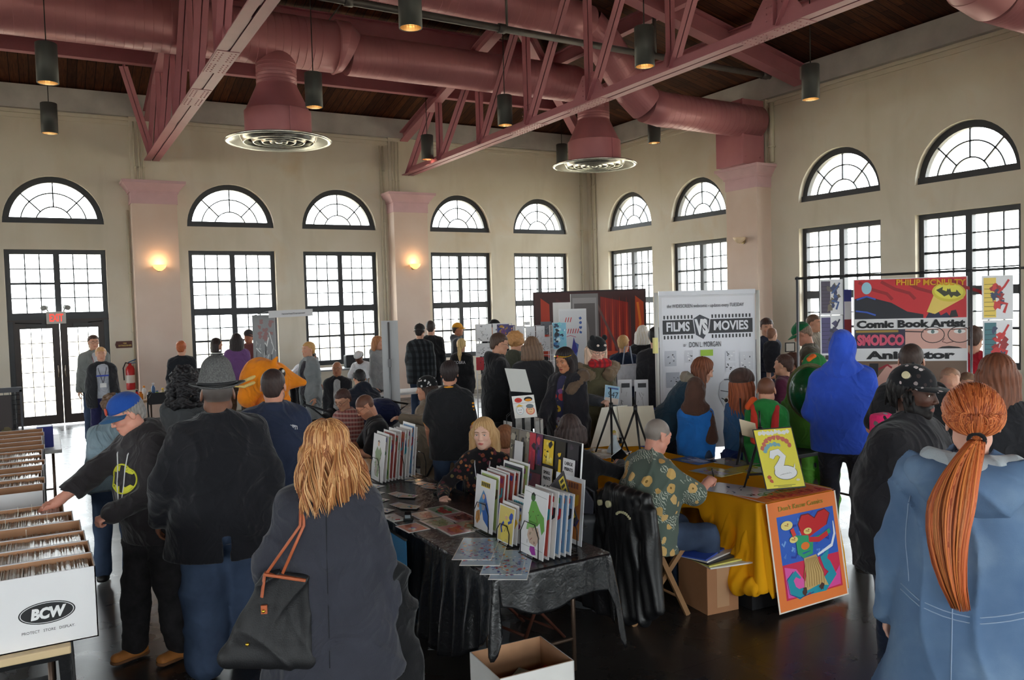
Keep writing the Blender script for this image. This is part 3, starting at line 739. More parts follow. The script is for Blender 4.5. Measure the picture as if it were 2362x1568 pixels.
# the hall
YA, XB, YS, XW = 18.6, 13.14, -6.0, -15.0
ZB, ZT = 6.2, 6.67          # ring beam
SL = .234
def roof_z(x, y): return ZT+SL*min(YA-y, XB-x, y-YS, x-XW)
@once('plaster')
def PLASTER(t):
 t.set(.9, 0, .2); v = t.coord()
 big = t.noise(v, .9, 4, .4); sm = t.noise(v, 6, 4); st = t.noise(t.coord((1.2, 1.2, .25)), 1.6, 3, .5)
 c = t.ramp(big, [(.3, rgb(214, 204, 184)), (.6, rgb(221, 213, 197)), (.8, rgb(216, 198, 170))])
 c = t.mix(t.ramp(st, [(.55, (0, 0, 0)), (.85, (.35, .35, .35))]), c, rgb(176, 164, 140))
 t.base(c); t.bump(sm, .01, .25); return t.m
@once('ring_beam_concrete')
def BANDM(t):
 t.set(.9, 0, .2); v = t.coord(); n = t.noise(v, 2.2, 5)
 t.base(t.ramp(n, [(.3, rgb(176, 172, 168)), (.7, rgb(200, 195, 190))])); t.bump(t.noise(v, 25, 3), .01, .3); return t.m
@once('pink_pier_plaster')
def PIERM(t):
 t.set(.9, 0, .2); v = t.coord(); n = t.noise(v, 1.3, 4)
 t.base(t.ramp(n, [(.3, rgb(216, 192, 176)), (.7, rgb(224, 204, 190))])); t.bump(t.noise(v, 9, 3), .008, .2); return t.m
def PINKCAP(): return M((212, 176, 180), .85, var=.06, vs=3, name='pink_capital')
@once('ceiling_planks')
def PLANKS(t):
 t.set(.75, 0, .25); tc = t.add('ShaderNodeTexCoord'); uv = tc.outputs['UV']
 br = t.add('ShaderNodeTexBrick', offset=.37); t.link(uv, br.inputs['Vector'])
 br.inputs['Scale'].default_value = 1; br.inputs['Brick Width'].default_value = 3.1; br.inputs['Row Height'].default_value = .16
 br.inputs['Mortar Size'].default_value = .006; br.inputs['Bias'].default_value = -.1
 br.inputs['Color1'].default_value = rgb(124, 82, 60); br.inputs['Color2'].default_value = rgb(80, 52, 40); br.inputs['Mortar'].default_value = rgb(16, 10, 9)
 mp = t.add('ShaderNodeMapping'); mp.inputs['Scale'].default_value = (1.2, 14, 1); t.link(uv, mp.inputs[0])
 g = t.noise(mp.outputs[0], 3, 4, .6); g2 = t.noise(uv, .5, 3)
 c = t.mix(.75, br.outputs[0], t.ramp(g, [(.3, rgb(120, 110, 105)), (.7, rgb(255, 240, 225))]), 'MULTIPLY')
 c = t.mix(.6, c, t.ramp(g2, [(.35, rgb(140, 120, 110)), (.7, rgb(255, 225, 190))]), 'MULTIPLY')
 t.base(c); return t.m
@once('hall_floor')
def FLOORM(t):
 t.set(.3, 0, .34); v = t.coord()
 br = t.add('ShaderNodeTexBrick', offset=0.0); t.link(v, br.inputs['Vector']); br.inputs['Scale'].default_value = 1
 br.inputs['Brick Width'].default_value = 1.2; br.inputs['Row Height'].default_value = 1.2; br.inputs['Mortar Size'].default_value = .004
 br.inputs['Color1'].default_value = rgb(58, 54, 52); br.inputs['Color2'].default_value = rgb(50, 46, 45); br.inputs['Mortar'].default_value = rgb(22, 20, 20)
 n = t.noise(v, 1.1, 5, .5); n2 = t.noise(v, 14, 4); sc = t.noise(v, 70, 2)
 c = t.mix(.8, br.outputs[0], t.ramp(n, [(.3, rgb(170, 166, 162)), (.7, rgb(255, 252, 248))]), 'MULTIPLY')
 c = t.mix(t.ramp(sc, [(.68, (0, 0, 0)), (.76, (.25, .25, .25))]), c, rgb(140, 135, 130))
 t.base(c); t.link(t.ramp(t.noise(v, 3, 4, 1), [(.3, (.24, .24, .24)), (.7, (.34, .34, .34))]), t.b.inputs['Roughness'])
 t.bump(n2, .0015, .15); return t.m
@once('window_glass')
def GLASSM(t):
 tr = t.add('ShaderNodeBsdfTransparent'); gl = t.add('ShaderNodeBsdfGlossy'); gl.inputs['Roughness'].default_value = .03
 mx = t.add('ShaderNodeMixShader'); mx.inputs[0].default_value = .05; t.link(tr.outputs[0], mx.inputs[1]); t.link(gl.outputs[0], mx.inputs[2])
 tr.inputs[0].default_value = (.97, .985, .98, 1); t.link(mx.outputs[0], t.out.inputs[0]); return t.m
def FRAMEM(): return M((52, 54, 58), .45, var=.06, name='dark_window_paint')
def STEEL(): return M((180, 116, 126), .5, var=.08, vs=2, spec=.4, name='rose_painted_steel')
def DUCTM():
 if 'duct' in _mats: return _mats['duct']
 t = NT('rose_painted_duct'); t.set(.38, .15, .5); v = t.coord(); n = t.noise(v, 1.5, 3)
 t.base(t.ramp(n, [(.3, rgb(176, 112, 122)), (.7, rgb(192, 128, 134))])); _mats['duct'] = t.m; return t.m
class Wall:
 def __init__(s, kind, pos, out): s.k = kind; s.p = pos; s.o = out   # kind 'x': runs along x at y=pos; out = +-1 outward
 def P(s, u, w, z):
  return (u, s.p+s.o*w, z) if s.k == 'x' else (s.p+s.o*w, u, z)
def hexa(b, wl, pts2, w0, w1):
 "prism of a polygon given in wall (u,z), between depths w0 and w1"
 n = len(pts2); a = b._v([wl.P(u, w0, z) for u, z in pts2]); c = b._v([wl.P(u, w1, z) for u, z in pts2])
 b.face([a+i for i in range(n)]); b.face([c+i for i in range(n)][::-1])
 for i in range(n): j = (i+1) % n; b.face((a+i, c+i, c+j, a+j))
def wbox(b, wl, u0, u1, z0, z1, w0, w1): hexa(b, wl, [(u0, z0), (u1, z0), (u1, z1), (u0, z1)], w0, w1)
ZR, ZL, RL = 3.49, 4.0, .93
def build_wall(name, wl, u0, u1, ops, T=.4):
 b = MB(); cur = u0
 for (a, c, zb) in sorted(ops):
  wbox(b, wl, cur, a, 0, ZT, 0, T)
  if zb > 0: wbox(b, wl, a, c, 0, zb, 0, T)
  wbox(b, wl, a, c, ZR, ZL, 0, T); m = (a+c)/2; r = (c-a)/2; N = 24
  for i in range(N):
   t0, t1 = PI-PI*i/N, PI-PI*(i+1)/N
   p0, p1 = (m+r*math.cos(t0), ZL+RL*math.sin(t0)), (m+r*math.cos(t1), ZL+RL*math.sin(t1))
   hexa(b, wl, [p0, p1, (p1[0], ZT), (p0[0], ZT)], 0, T)
  cur = c
 wbox(b, wl, cur, u1, 0, ZT, 0, T)
 o = b.build(name, PLASTER(), recalc=True); tag(o, kind='structure'); return o
WN = [0]
def window(wl, a, c, zb, simple=False, door=False):
 WN[0] += 1; root = empty('window_%d' % WN[0], kind='structure'); g = .16; fm = FRAMEM()
 zt = ZR; z0 = zb if not door else 2.18
 b = MB(); f = .09; m = (a+c)/2
 def bar(u0, u1, z0_, z1_, d=.06): wbox(b, wl, u0, u1, z0_, z1_, g-d/2, g+d/2)
 bar(a, a+f, zb, zt, .1); bar(c-f, c, zb, zt, .1); bar(a+f, c-f, zt-f, zt, .1); bar(m-.055, m+.055, z0, zt-f, .11)
 if not door: bar(a, c, zb, zb+f+.02, .14)
 mt = 2.17; bar(a+f, c-f, mt-.075, mt+.075, .12)
 def pane_grid(ua, ub, za, zc, nc, nr):
  for i in range(1, nc): u = ua+(ub-ua)*i/nc; bar(u-.011, u+.011, za, zc, .03)
  for j in range(1, nr):
   z = za+(zc-za)*j/nr; hh = .022 if j == nr//2 else .011; bar(ua, ub, z-hh, z+hh, .04 if j == nr//2 else .03)
 if not simple:
  for (ua, ub) in ((a+f, m-.045), (m+.045, c-f)):
   pane_grid(ua, ub, mt+.075, zt-f, 3, 4)
   if not door: pane_grid(ua, ub, zb+f+.02, mt-.075, 3, 4)
 b.build('window_frame', fm, root, recalc=True)
 b = MB(); wbox(b, wl, a+f, c-f, (mt if door else zb)+.02, zt-.03, g-.003, g+.003); b.build('window_pane', GLASSM(), root, recalc=True)
 # lunette above
 WN[0] += 1; root = empty('window_%d' % WN[0], kind='structure'); b = MB(); r = (c-a)/2; N = 28
 def E(rr, t, k=RL/r): return (m+rr*math.cos(t), ZL+rr*k*math.sin(t))
 def arc(r0, r1, w0, w1, n=N, ta=0, tb=PI):
  for i in range(n):
   t0, t1 = ta+(tb-ta)*i/n, ta+(tb-ta)*(i+1)/n; hexa(b, wl, [E(r0, t0), E(r1, t0), E(r1, t1), E(r0, t1)], w0, w1)
 arc(r-.11, r, g-.05, g+.05); wbox(b, wl, a, c, ZL, ZL+.12, g-.08, g+.06)
 if not simple:
  for rr in (.32, .58): arc(rr*r/.9, rr*r/.9+.022, g-.015, g+.015)
  for t in (PI/4, PI/2, 3*PI/4):
   p0, p1 = E(.32*r/.9, t), E(r-.06, t); dx, dz = -math.sin(t)*.012, math.cos(t)*.012
   hexa(b, wl, [(p0[0]-dx, p0[1]-dz), (p1[0]-dx, p1[1]-dz), (p1[0]+dx, p1[1]+dz), (p0[0]+dx, p0[1]+dz)], g-.015, g+.015)
 b.build('window_frame', fm, root, recalc=True)
 b = MB(); hexa(b, wl, [E(r-.03, PI*i/20) for i in range(21)], g-.003, g+.003); b.build('window_pane', GLASSM(), root, recalc=True)
 # portals guide the sky's own light through the openings
 for (z0_, z1_) in ((zb, ZR), (ZL, ZL+RL)):
  ld = bpy.data.lights.new('sky_portal', 'AREA'); ld.shape = 'RECTANGLE'; ld.size = c-a; ld.size_y = z1_-z0_; ld.cycles.is_portal = True
  lo = bpy.data.objects.new('sky_portal', ld); COL.objects.link(lo); lo.location = wl.P(m, .42, (z0_+z1_)/2)
  inn = Vector(wl.P(0, -1, 0))-Vector(wl.P(0, 0, 0)); lo.rotation_euler = inn.to_track_quat('-Z', 'Z').to_euler()
 return root
WA, WB_, WS, WW = Wall('x', YA, 1), Wall('y', XB, 1), Wall('x', YS, -1), Wall('y', XW, -1)
opsA = [(-.58, 1.19, 0), (2.77, 4.60, .86), (5.23, 7.0, .86), (8.40, 10.09, .86), (10.77, 12.46, .86), (-6.0, -4.3, .86), (-2.95, -1.25, .86)]
opsB = [(15.89, 17.69, .9), (13.35, 15.17, .9), (9.53, 11.36, .9), (7.10, 8.86, .9), (2.0, 3.8, .9), (-.6, 1.2, .9), (-4.4, -2.6, .9)]
opsS = [(x, x+1.8, .9) for x in (10.2, 7.6, 4.2, 1.6, -1.8, -4.4, -8.0, -10.6)]
opsW = [(y, y+1.8, .9) for y in (15.4, 12.8, 9.2, 6.6, 3.0, .4, -3.6)]
for nm, wl, u0, u1, ops in (('wall_back', WA, XW-.4, XB+.4, opsA), ('wall_right', WB_, YS, YA, opsB), ('wall_front', WS, XW-.4, XB+.4, opsS), ('wall_left', WW, YS, YA, opsW)):
 build_wall(nm, wl, u0, u1, ops)
 for (a, c, zb) in ops: window(wl, a, c, zb, simple=nm in ('wall_front', 'wall_left'), door=zb == 0)
b = MB(); b.box((XW-.4, YS-.4, -.2), (XB+.4, YA+.4, 0)); tag(b.build('floor', FLOORM()), kind='structure')
b = MB(); b.box((-80, YA+.4, -.35), (90, 120, -.2)); b.box((XB+.4, -60, -.35), (90, YA+.4, -.2)); b.box((-80, -60, -.35), (XW-.4, YA+.4, -.2)); b.box((XW-.4, -60, -.35), (XB+.4, YS-.4, -.2))
tag(b.build('ground', M((196, 184, 160), .95, var=.15, vs=.6, name='pale_boardwalk')), kind='structure')
# roof slopes, each its own plane with planks running down the slope
def slope(pts, eave, down):
 me = bpy.data.meshes.new('ceiling'); n = len(pts); up = [(p[0], p[1], p[2]+.12) for p in pts]
 fs = [tuple(range(n)), tuple(range(2*n-1, n-1, -1))]+[(i, i+n, (i+1) % n+n, (i+1) % n) for i in range(n)]
 me.from_pydata([tuple(p) for p in pts]+up, [], fs); uv = me.uv_layers.new(name='UVMap'); e, d = Vector(eave), Vector(down)
 for l in me.loops: p = me.vertices[l.vertex_index].co; uv.data[l.index].uv = (p.dot(d), p.dot(e))
 me.materials.append(PLANKS()); me.update(); o = bpy.data.objects.new('ceiling', me); COL.objects.link(o); tag(o, kind='structure'); return o
mid = (YA-YS)/2; zr = ZT+SL*mid; R1, R2 = (XB-mid, YA-mid, zr), (XW+mid, YA-mid, zr); e = .4; ze = ZT-SL*e
cA1, cA2, cS1, cS2 = (XB+e, YA+e, ze), (XW-e, YA+e, ze), (XB+e, YS-e, ze), (XW-e, YS-e, ze)
slope([cA1, cA2, R2, R1], (1, 0, 0), (0, 1, 0)); slope([cA1, R1, cS1], (0, 1, 0), (1, 0, 0))
slope([cS1, R1, R2, cS2], (1, 0, 0), (0, 1, 0)); slope([cA2, cS2, R2], (0, 1, 0), (1, 0, 0))
# ring beam and mouldings
def trim(name, wl, u0, u1, z0, z1, d, m):
 b = MB(); wbox(b, wl, u0, u1, z0, z1, -d, 0.0); tag(b.build(name, m, recalc=True), kind='structure')
n_ = 0
for wl, u0, u1 in ((WA, XW, XB), (WB_, YS, YA), (WS, XW, XB), (WW, YS, YA)):
 n_ += 1; trim('trim_%d' % n_, wl, u0, u1, ZB, ZT-.02, .12, BANDM())
for wl, u0, u1 in ((WA, XW, XB-.02), (WB_, YS, YA-.02)):
 for z, d in ((6.12, .05), (6.03, .03)):
  n_ += 1; trim('trim_%d' % n_, wl, u0, u1, z, z+.045, d, PLASTER())
# piers with pink capitals
def pier(wl, u, hw=.43, d=.4):
 root = empty('pier', kind='structure')
 b = MB(); wbox(b, wl, u-hw, u+hw, 0, 4.42, -d, 0); b.build('shaft', PIERM(), root, recalc=True)
 b = MB(); 
 for (z0, z1, e0, e1) in ((4.40, 4.62, .015, .015), (4.62, 4.66, .04, .04), (4.66, 4.80, .05, .15), (4.80, 4.86, .17, .17)):
  pts = []
  for z, e_ in ((z0, e0), (z1, e1)): pts += [wl.P(u-hw-e_, 0, z), wl.P(u+hw+e_, 0, z), wl.P(u+hw+e_, -d-e_, z), wl.P(u-hw-e_, -d-e_, z)]
  n = b._v(pts)
  for q in ((0, 1, 2, 3), (7, 6, 5, 4), (0, 4, 5, 1), (1, 5, 6, 2), (2, 6, 7, 3), (3, 7, 4, 0)): b.face([n+i for i in q], False)
 b.build('capital', PINKCAP(), root, recalc=True)
 b = MB(); wbox(b, wl, u-.38, u+.38, 4.86, ZB, -.07, 0); b.build('pilaster', PLASTER(), root, recalc=True)
 return root
def conduit(wl, u, w, z0, z1, r=.016, k=1):
 b = MB(); p = wl.P(u, -w, z0); q = wl.P(u, -w, z1); b.cyl(p, q, r, 8); 
 z = z0+.3
 while z < z1-.2: a_ = wl.P(u, -w, z); c_ = wl.P(u, -w, z+.03); b.cyl(a_, c_, r*1.5, 8); z += 1.2
 n_[0] += 1; tag(b.build('trim_%d' % n_[0], M((206, 198, 176), .7, var=.05, name='painted_conduit')), kind='structure')
n_ = [n_]
for u in (-3.6, 2.1, 7.73): pier(WA, u)
for u in (12.5, 6.05, .6): pier(WB_, u)
for u in (1.80, 1.88, 1.96): conduit(WA, u, .10, 4.86, 6.1)
for u in (7.42, 7.50, 7.58): conduit(WA, u, .10, 4.86, 6.1)
conduit(WA, 1.62, .03, .3, 4.3, .022); conduit(WA, 7.22, .03, .3, 6.0, .022); conduit(WA, 7.14, .03, .9, 6.0, .018)
conduit(WA, 12.92, .03, .2, 6.1, .03); conduit(WB_, 18.2, .03, .2, 6.1, .03); conduit(WB_, 18.38, .03, .2, 6.1, .02)
conduit(WB_, 11.98, .05, 4.9, 6.1, .05)
# doors under the first window
def door_leaf(u0, u1, num, hinge):
 root = empty('door_%d' % num, kind='structure'); g = .16; dm = M((58, 48, 44), .45, var=.08, name='brown_door_paint')
 b = MB(); s_ = .13
 wbox(b, WA, u0, u0+s_, .02, 2.08, g-.025, g+.025); wbox(b, WA, u1-s_, u1, .02, 2.08, g-.025, g+.025)
 wbox(b, WA, u0+s_, u1-s_, .02, .20, g-.025, g+.025); wbox(b, WA, u0+s_, u1-s_, 1.93, 2.08, g-.025, g+.025)
 for i in (1, 2): u = u0+s_+(u1-u0-2*s_)*i/3; wbox(b, WA, u-.007, u+.007, .2, 1.93, g-.015, g+.015)
 for j in range(1, 6): z = .2+1.73*j/6; wbox(b, WA, u0+s_, u1-s_, z-.007, z+.007, g-.015, g+.015)
 b.build('door_frame', dm, root, recalc=True)
 b = MB(); wbox(b, WA, u0+s_-.01, u1-s_+.01, .19, 1.94, g-.003, g+.003); b.build('door_glass', GLASSM(), root, recalc=True)
 b = MB(); mm = (u0+u1)/2; wbox(b, WA, mm-.17, mm+.17, 1.955, 2.02, g-.10, g-.03); b.cyl(WA.P(mm+.1, g-.06, 2.03), WA.P(mm+.35*hinge, g-.04, 2.05), .01, 6)
 b.build('door_closer', M((40, 34, 32), .4, var=.03), root, recalc=True)
 b = MB(); uu = u1-.05 if hinge < 0 else u0+.05; b.tube([WA.P(uu, g-.03, .95), WA.P(uu, g-.09, .97), WA.P(uu, g-.09, 1.18), WA.P(uu, g-.03, 1.2)], .012, 8); b.build('door_handle', M((120, 110, 100), .3, 1, var=.03), root)
door_leaf(-.51, .30, 1, -1); door_leaf(.31, 1.12, 2, 1)
b = MB(); wbox(b, WA, -.6, 1.21, 2.08, 2.11, .06, .3); n_[0] += 1; tag(b.build('trim_%d' % n_[0], M((58, 48, 44), .45, var=.08, name='brown_door_paint'), recalc=True), kind='structure')
# steel roof frame
def ibeam(b, p, q, w, h, t=.02, up=(0, 0, 1)):
 p, q = Vector(p), Vector(q); d = (q-p).normalized(); u = Vector(up); r = d.cross(u).normalized(); u = r.cross(d)
 b.beam(p, q, t, h, u); b.beam(p+u*h/2, q+u*h/2, w, t*1.2, u); b.beam(p-u*h/2, q-u*h/2, w, t*1.2, u)
def angles(b, p, q, w, gap, up, t=.012):
 "a pair of steel angles back to back with a slot between"
 p, q = Vector(p), Vector(q); d = (q-p).normalized(); u = Vector(up); r = d.cross(u).normalized(); u = r.cross(d)
 for s_ in (1, -1):
  b.beam(p+r*s_*(gap/2+t/2), q+r*s_*(gap/2+t/2), t, w, u)
  b.beam(p+r*s_*(gap/2+w/2)-u*(w/2), q+r*s_*(gap/2+w/2)-u*(w/2), w, t, u)
NODES = [16.5, 14.6, 12.75, 10.85, 8.9, 7.0, 5.1, 3.2, 1.3, -.6, -2.5, -4.2]
def truss(x, label):
 root = empty('roof_truss', label, 'truss', (x, 0, 0)); zt = lambda y: 6.28+SL*min(YA-y, y-YS); zb = 5.36
 b = MB(); angles(b, (0, YA-.28, zb), (0, YS+.28, zb), .13, .03, (0, 0, 1), .014); b.beam((0, YA-.28, zb+.02), (0, YS+.28, zb+.02), .016, .16); b.build('bottom_chord', STEEL(), root)
 b = MB(); ibeam(b, (0, YA-.1, zt(YA)-.05), (0, 6.3, zt(6.3)-.05), .2, .2); ibeam(b, (0, 6.3, zt(6.3)-.05), (0, YS+.1, zt(YS)-.05), .2, .2); b.build('top_chord', STEEL(), root)
 b = MB(); angles(b, (0, YA-.35, zb), (0, NODES[0]+.4, zt(NODES[0]+.4)-.1), .09, .02, (0, 1, 0)); b.build('web_diagonal', STEEL(), root)
 for i, y in enumerate(NODES):
  b = MB(); angles(b, (0, y, zb), (0, y, zt(y)-.12), .075, .018, (0, 1, 0), .01); b.build('web_post', STEEL(), root)
  if i+1 < len(NODES):
   y2 = NODES[i+1]; b = MB()
   if y > 6.3: angles(b, (0, y-.05, zb), (0, y2+.05, zt(y2)-.12), .08, .018, (0, 1, 0), .011)
   else: angles(b, (0, y-.05, zt(y)-.12), (0, y2+.05, zb), .08, .018, (0, 1, 0), .011)
   b.build('web_diagonal', STEEL(), root)
  big = i in (3, 5, 7); w = .52 if big else .2; hgt = .42 if big else .24
  b = MB(); b.prism([(y-w, zb-.06), (y+w, zb-.06), (y+w*.25, zb+hgt), (y-w*.35, zb+hgt)], -.012, .012, 'x'); 
  if big or i == 2:
   for a_ in range(-5, 6):
    for c_ in (0, 1):
     if abs(a_) < 1: continue
     for sx in (-1, 1): b.sphere((sx*(.05+.05*c_), y+a_*.085, zb-.078), (.012, .012, .008), 8, 4)
   for a_ in range(4):
    for c_ in range(4): b.sphere((-.014, y-.12+a_*.08, zb+.1+c_*.08), (.008, .014, .014), 8, 4)
   b.box((-.13, y-.5, zb-.078), (.13, y+.5, zb-.066))
  b.build('gusset_plate', STEEL(), root)
 return root
truss(2.1, 'rose steel roof truss nearest the left edge, ending above the pier beside the exit doors')
truss(7.73, 'long rose steel roof truss crossing the middle and top right of the photo')
b = MB(); angles(b, at_y(285, 150, 16.6), (2.08, 18.15, 5.45), .07, .015, (0, 0, 1), .01); tag(b.build('knee_brace', STEEL()), 'slanting rose steel brace from the lowest purlin to the foot of the left truss', 'brace')
# purlins (I beams carried by the trusses)
for i, y in enumerate((16.6, 14.7, 12.75, 10.8)):
 b = MB(); x1 = XB-(YA-y)-.1; z = 6.45+SL*(YA-y)-.02; ibeam(b, (XW+2, 0, 0), (x1, 0, 0), .16, .3, .018)
 o = b.build('purlin_beam', STEEL(), loc=(0, y, z)); tag(o, ('long rose steel purlin closest above the back wall windows', 'rose steel purlin just beyond the big round duct, second row up the back slope', 'rose steel purlin hidden high above the round duct, third row', 'rose steel purlin highest up the back roof slope')[i], 'beam')
for i, (y, xa) in enumerate(((11.2, 3.0), (7.3, 3.0))):
 b = MB(); xb = XB-.05; f = lambda x: 6.42+SL*(XB-x); ibeam(b, (xa, y, f(xa)), (xb, y, f(xb)), .26, .34, .025); o = b.build('rafter_beam', STEEL())
 tag(o, ('rose steel rafter meeting the right wall above the first window past the pier', 'rose steel rafter meeting the right wall at the upper right corner')[i], 'beam')
b = MB(); ibeam(b, (XB-.3, YA-.3, 6.42), (XB-10, YA-10, 6.42+SL*9.7), .18, .3, .02); tag(b.build('hip_beam', STEEL()), 'rose steel hip beam rising from the far room corner behind the second duct outlet', 'beam')
for i, (x) in enumerate((11.2, 9.65)):
 b = MB(); y1 = YA-(XB-x)-.1; z = 6.43+SL*(XB-x); ibeam(b, (x, YS+4, z), (x, y1, z), .14, .26, .018); tag(b.build('purlin_beam', STEEL()), ('rose steel purlin nearest the right wall under the plank roof', 'rose steel purlin second in from the right wall')[i], 'beam')
# ducts
def seams(b, p, q, r, n, w=.004):
 p, q = Vector(p), Vector(q); d = (q-p).normalized()
 for i in range(n+1):
  c = p+(q-p)*(i/max(n, 1)); b.tube([c-d*w*2, c-d*w, c+d*w, c+d*w*2], [r, r+.0025, r+.0025, r], 36, False, smooth=False)
def duct_outlet(b_parent, x, y, zc, r_duct, zd, tilt=0):
 root = b_parent; m = DUCTM()
 b = MB(); b.cyl((x+tilt, y, zc-r_duct*.5), (x, y, zd+.86), .33, 36); seams(b, (x+tilt*.6, y, zc-r_duct*.9), (x, y, zd+.9), .33, 6); b.build('drop_neck', m, root)
 b = MB(); b.lathe([(.33, .9), (.345, .86), (.525, .47)], (x, y, zd), 48); b.lathe([(.525, .47), (.545, .46)], (x, y, zd), 48); b.lathe([(.545, .46), (.545, .06)], (x, y, zd), 48); b.box((x+.05, y-.555, zd+.06), (x+.08, y-.54, zd+.46)); b.build('plenum', m, root); b = MB(); b.lathe([(.54, .07), (.50, .07), (.50, .0)], (x, y, zd), 40); b.build('collar_ring', M((112, 78, 70), .6, var=.05), root)
 b = MB(); b.lathe([(.5, .05), (.62, .03), (.86, .0), (.88, -.02), (.84, -.045), (.80, -.03), (.62, .03)], (x, y, zd), 64)
 for r0 in (.58, .42, .27, .14): b.lathe([(r0+.05, .03), (r0, -.05), (r0-.015, -.055), (r0-.02, -.045), (r0+.03, .035)], (x, y, zd), 56)
 b.sphere((x, y, zd-.03), (.07, .07, .03), 20, 8); b.lathe([(0, .04), (.6, .04)], (x, y, zd), 40)
 b.build('diffuser', M((206, 206, 198), .22, .85, var=.05, name='brushed_aluminium'), root)
YD = 14.0
root = empty('air_duct', 'big round rose duct running along the back of the hall with two disc outlets', 'duct', (0, 0, 0))
b = MB(); b.cyl((-9.5, YD, 6.69), (4.6, YD, 6.69), .43, 48); seams(b, (-1.2, YD, 6.69), (4.3, YD, 6.69), .43, 42, .002); b.build('wide_run', DUCTM(), root)
b = MB(); b.tube([(4.6, YD, 6.69), (4.62, YD, 6.69), (4.75, YD, 6.69), (4.9, YD, 6.62)], [.43, .46, .46, .37], 48, False, smooth=False); b.build('reducer_collar', DUCTM(), root)
b = MB(); b.tube([(4.85, YD, 6.6), (9.6, YD, 6.6), (9.85, YD, 6.55), (10.02, YD, 6.4), (10.1, YD, 6.1)], [.36, .36, .35, .34, .33], 48); seams(b, (4.95, YD, 6.6), (9.6, YD, 6.6), .36, 46, .002); b.build('narrow_run', DUCTM(), root)
duct_outlet(root, 3.60, YD, 6.65, .43, 5.02); duct_outlet(root, 10.1, YD, 6.5, .33, 5.0)
root = empty('air_duct', 'round rose duct bending down and entering the steel box above the right pier', 'duct', (0, 0, 0))
yq = 12.25; P_ = [(1.5, yq, 7.35), (8.3, yq, 7.2), (8.75, yq, 7.12), (9.1, yq, 6.85), (9.75, yq, 6.05), (10.05, yq, 5.83), (10.4, yq, 5.78), (12.95, yq, 5.74)]
b = MB(); b.tube(P_[:3], .34, 40); seams(b, (2.5, yq, 7.29), (8.2, yq, 7.2), .34, 40, .002); b.build('upper_run', DUCTM(), root)
b = MB(); b.tube(P_[2:6], .33, 40, False, smooth=False); seams(b, P_[3], P_[4], .33, 6, .002); b.build('elbow', DUCTM(), root)
b = MB(); b.tube(P_[5:], .325, 40); seams(b, P_[6], P_[7], .325, 20, .002); b.build('lower_run', DUCTM(), root)
root = empty('air_duct', 'rose duct cut off by the upper right corner of the photo', 'duct', (0, 0, 0))
yq = 6.05; b = MB(); b.tube([(7.6, yq, 6.6), (9.0, yq, 6.55), (9.35, yq, 6.45)], .36, 40); b.build('upper_run', DUCTM(), root)
b = MB(); b.tube([(9.35, yq, 6.45), (9.7, yq, 6.25), (10.2, yq, 5.98), (10.6, yq, 5.9)], .355, 40, False); seams(b, (9.6, yq, 6.3), (10.2, yq, 5.98), .355, 5, .002); b.build('elbow', DUCTM(), root)
b = MB(); b.cyl((10.6, yq, 5.9), (12.95, yq, 5.86), .35, 40); seams(b, (10.7, yq, 5.9), (12.9, yq, 5.86), .35, 24, .002); b.build('lower_run', DUCTM(), root)
for y, lab in ((12.5, 'rose steel duct box standing on the capital of the right pier'), (6.05, 'rose steel duct box on the pier outside the right edge')):
 b = MB(); b.box((12.42, y-.38, 4.86), (13.02, y+.38, 6.16)); b.box((12.40, y-.40, 4.86), (12.45, y-.36, 6.16)); 
 for z in (5.0, 6.0): 
  for x in (12.5, 12.9): b.sphere((x, y-.385, z), .02, 8, 5)
 tag(b.build('duct_box', DUCTM(), bevel=.008), lab, 'duct box')
b = MB(); b.cyl((-3, 11.42, 6.62), (12.45, 11.42, 6.42), .055, 16)
for x in (4.0, 6.5, 9.5, 12.3): b.cyl((x-.06, 11.42, 6.62-.0129*(x+3)), (x+.06, 11.42, 6.62-.0129*(x+3)), .075, 16)
b.cyl((6.6, 11.42, 6.5), (6.6, 11.42, 8.05), .02, 8); b.cyl((9.6, 11.42, 6.45), (9.6, 11.42, 7.3), .035, 8)
tag(b.build('sprinkler_pipe', M((92, 88, 86), .45, .4, var=.1, name='grey_pipe')), 'dark grey sprinkler pipe running under the roof to the right wall', 'pipe')
for i, (a_, c_) in enumerate((((5.05, 13.3, 7.9), (4.4, 14.5, 6.9)), ((4.05, 14.2, 7.2), (3.3, 15.8, 6.9)), ((2.6, 15.2, 7.1), (2.5, 16.2, 6.95)))):
 b = MB(); b.cyl(a_, c_, .012, 6); b.sphere(c_, .03, 8, 6); tag(b.build('hanger_rod', M((90, 88, 86), .5, .4, var=.05)), ('thin steel hanger rod slanting above the duct left of centre', 'thin steel hanger rod slanting behind the duct between pendant and outlet', 'short steel hanger rod below the duct by the first outlet')[i], 'rod')
# pendant lamps
LP = [('L1', .22, 12.85, 5.32, 'dark cylinder pendant high at the left edge, the larger of the two there'), ('L2', .28, 16.85, 5.42, 'dark cylinder pendant far left, lower and smaller, near the back wall'),
      ('L3', 3.87, 12.82, 5.33, 'dark cylinder pendant just right of the first disc duct outlet'), ('L4', 3.84, 8.86, 5.36, 'dark cylinder pendant cut by the top edge left of centre, the nearest one'),
      ('L5', 7.42, 13.0, 5.38, 'dark cylinder pendant hanging in front of the middle truss below the duct'), ('L6', 7.59, 16.81, 5.41, 'small dark pendant just above the left end of the middle truss chord'),
      ('L7', 7.3, 8.9, 5.34, 'dark cylinder pendant in front of the bent duct right of centre'), ('L8', 11.25, 16.95, 5.50, 'small dark pendant half behind the second disc duct outlet'),
      ('L9', 11.37, 13.6, 5.46, 'dark pendant hanging under the duct run toward the right pier'), ('L10', 10.6, 8.9, 5.22, 'dark cylinder pendant hanging against the right wall above the arched windows')]
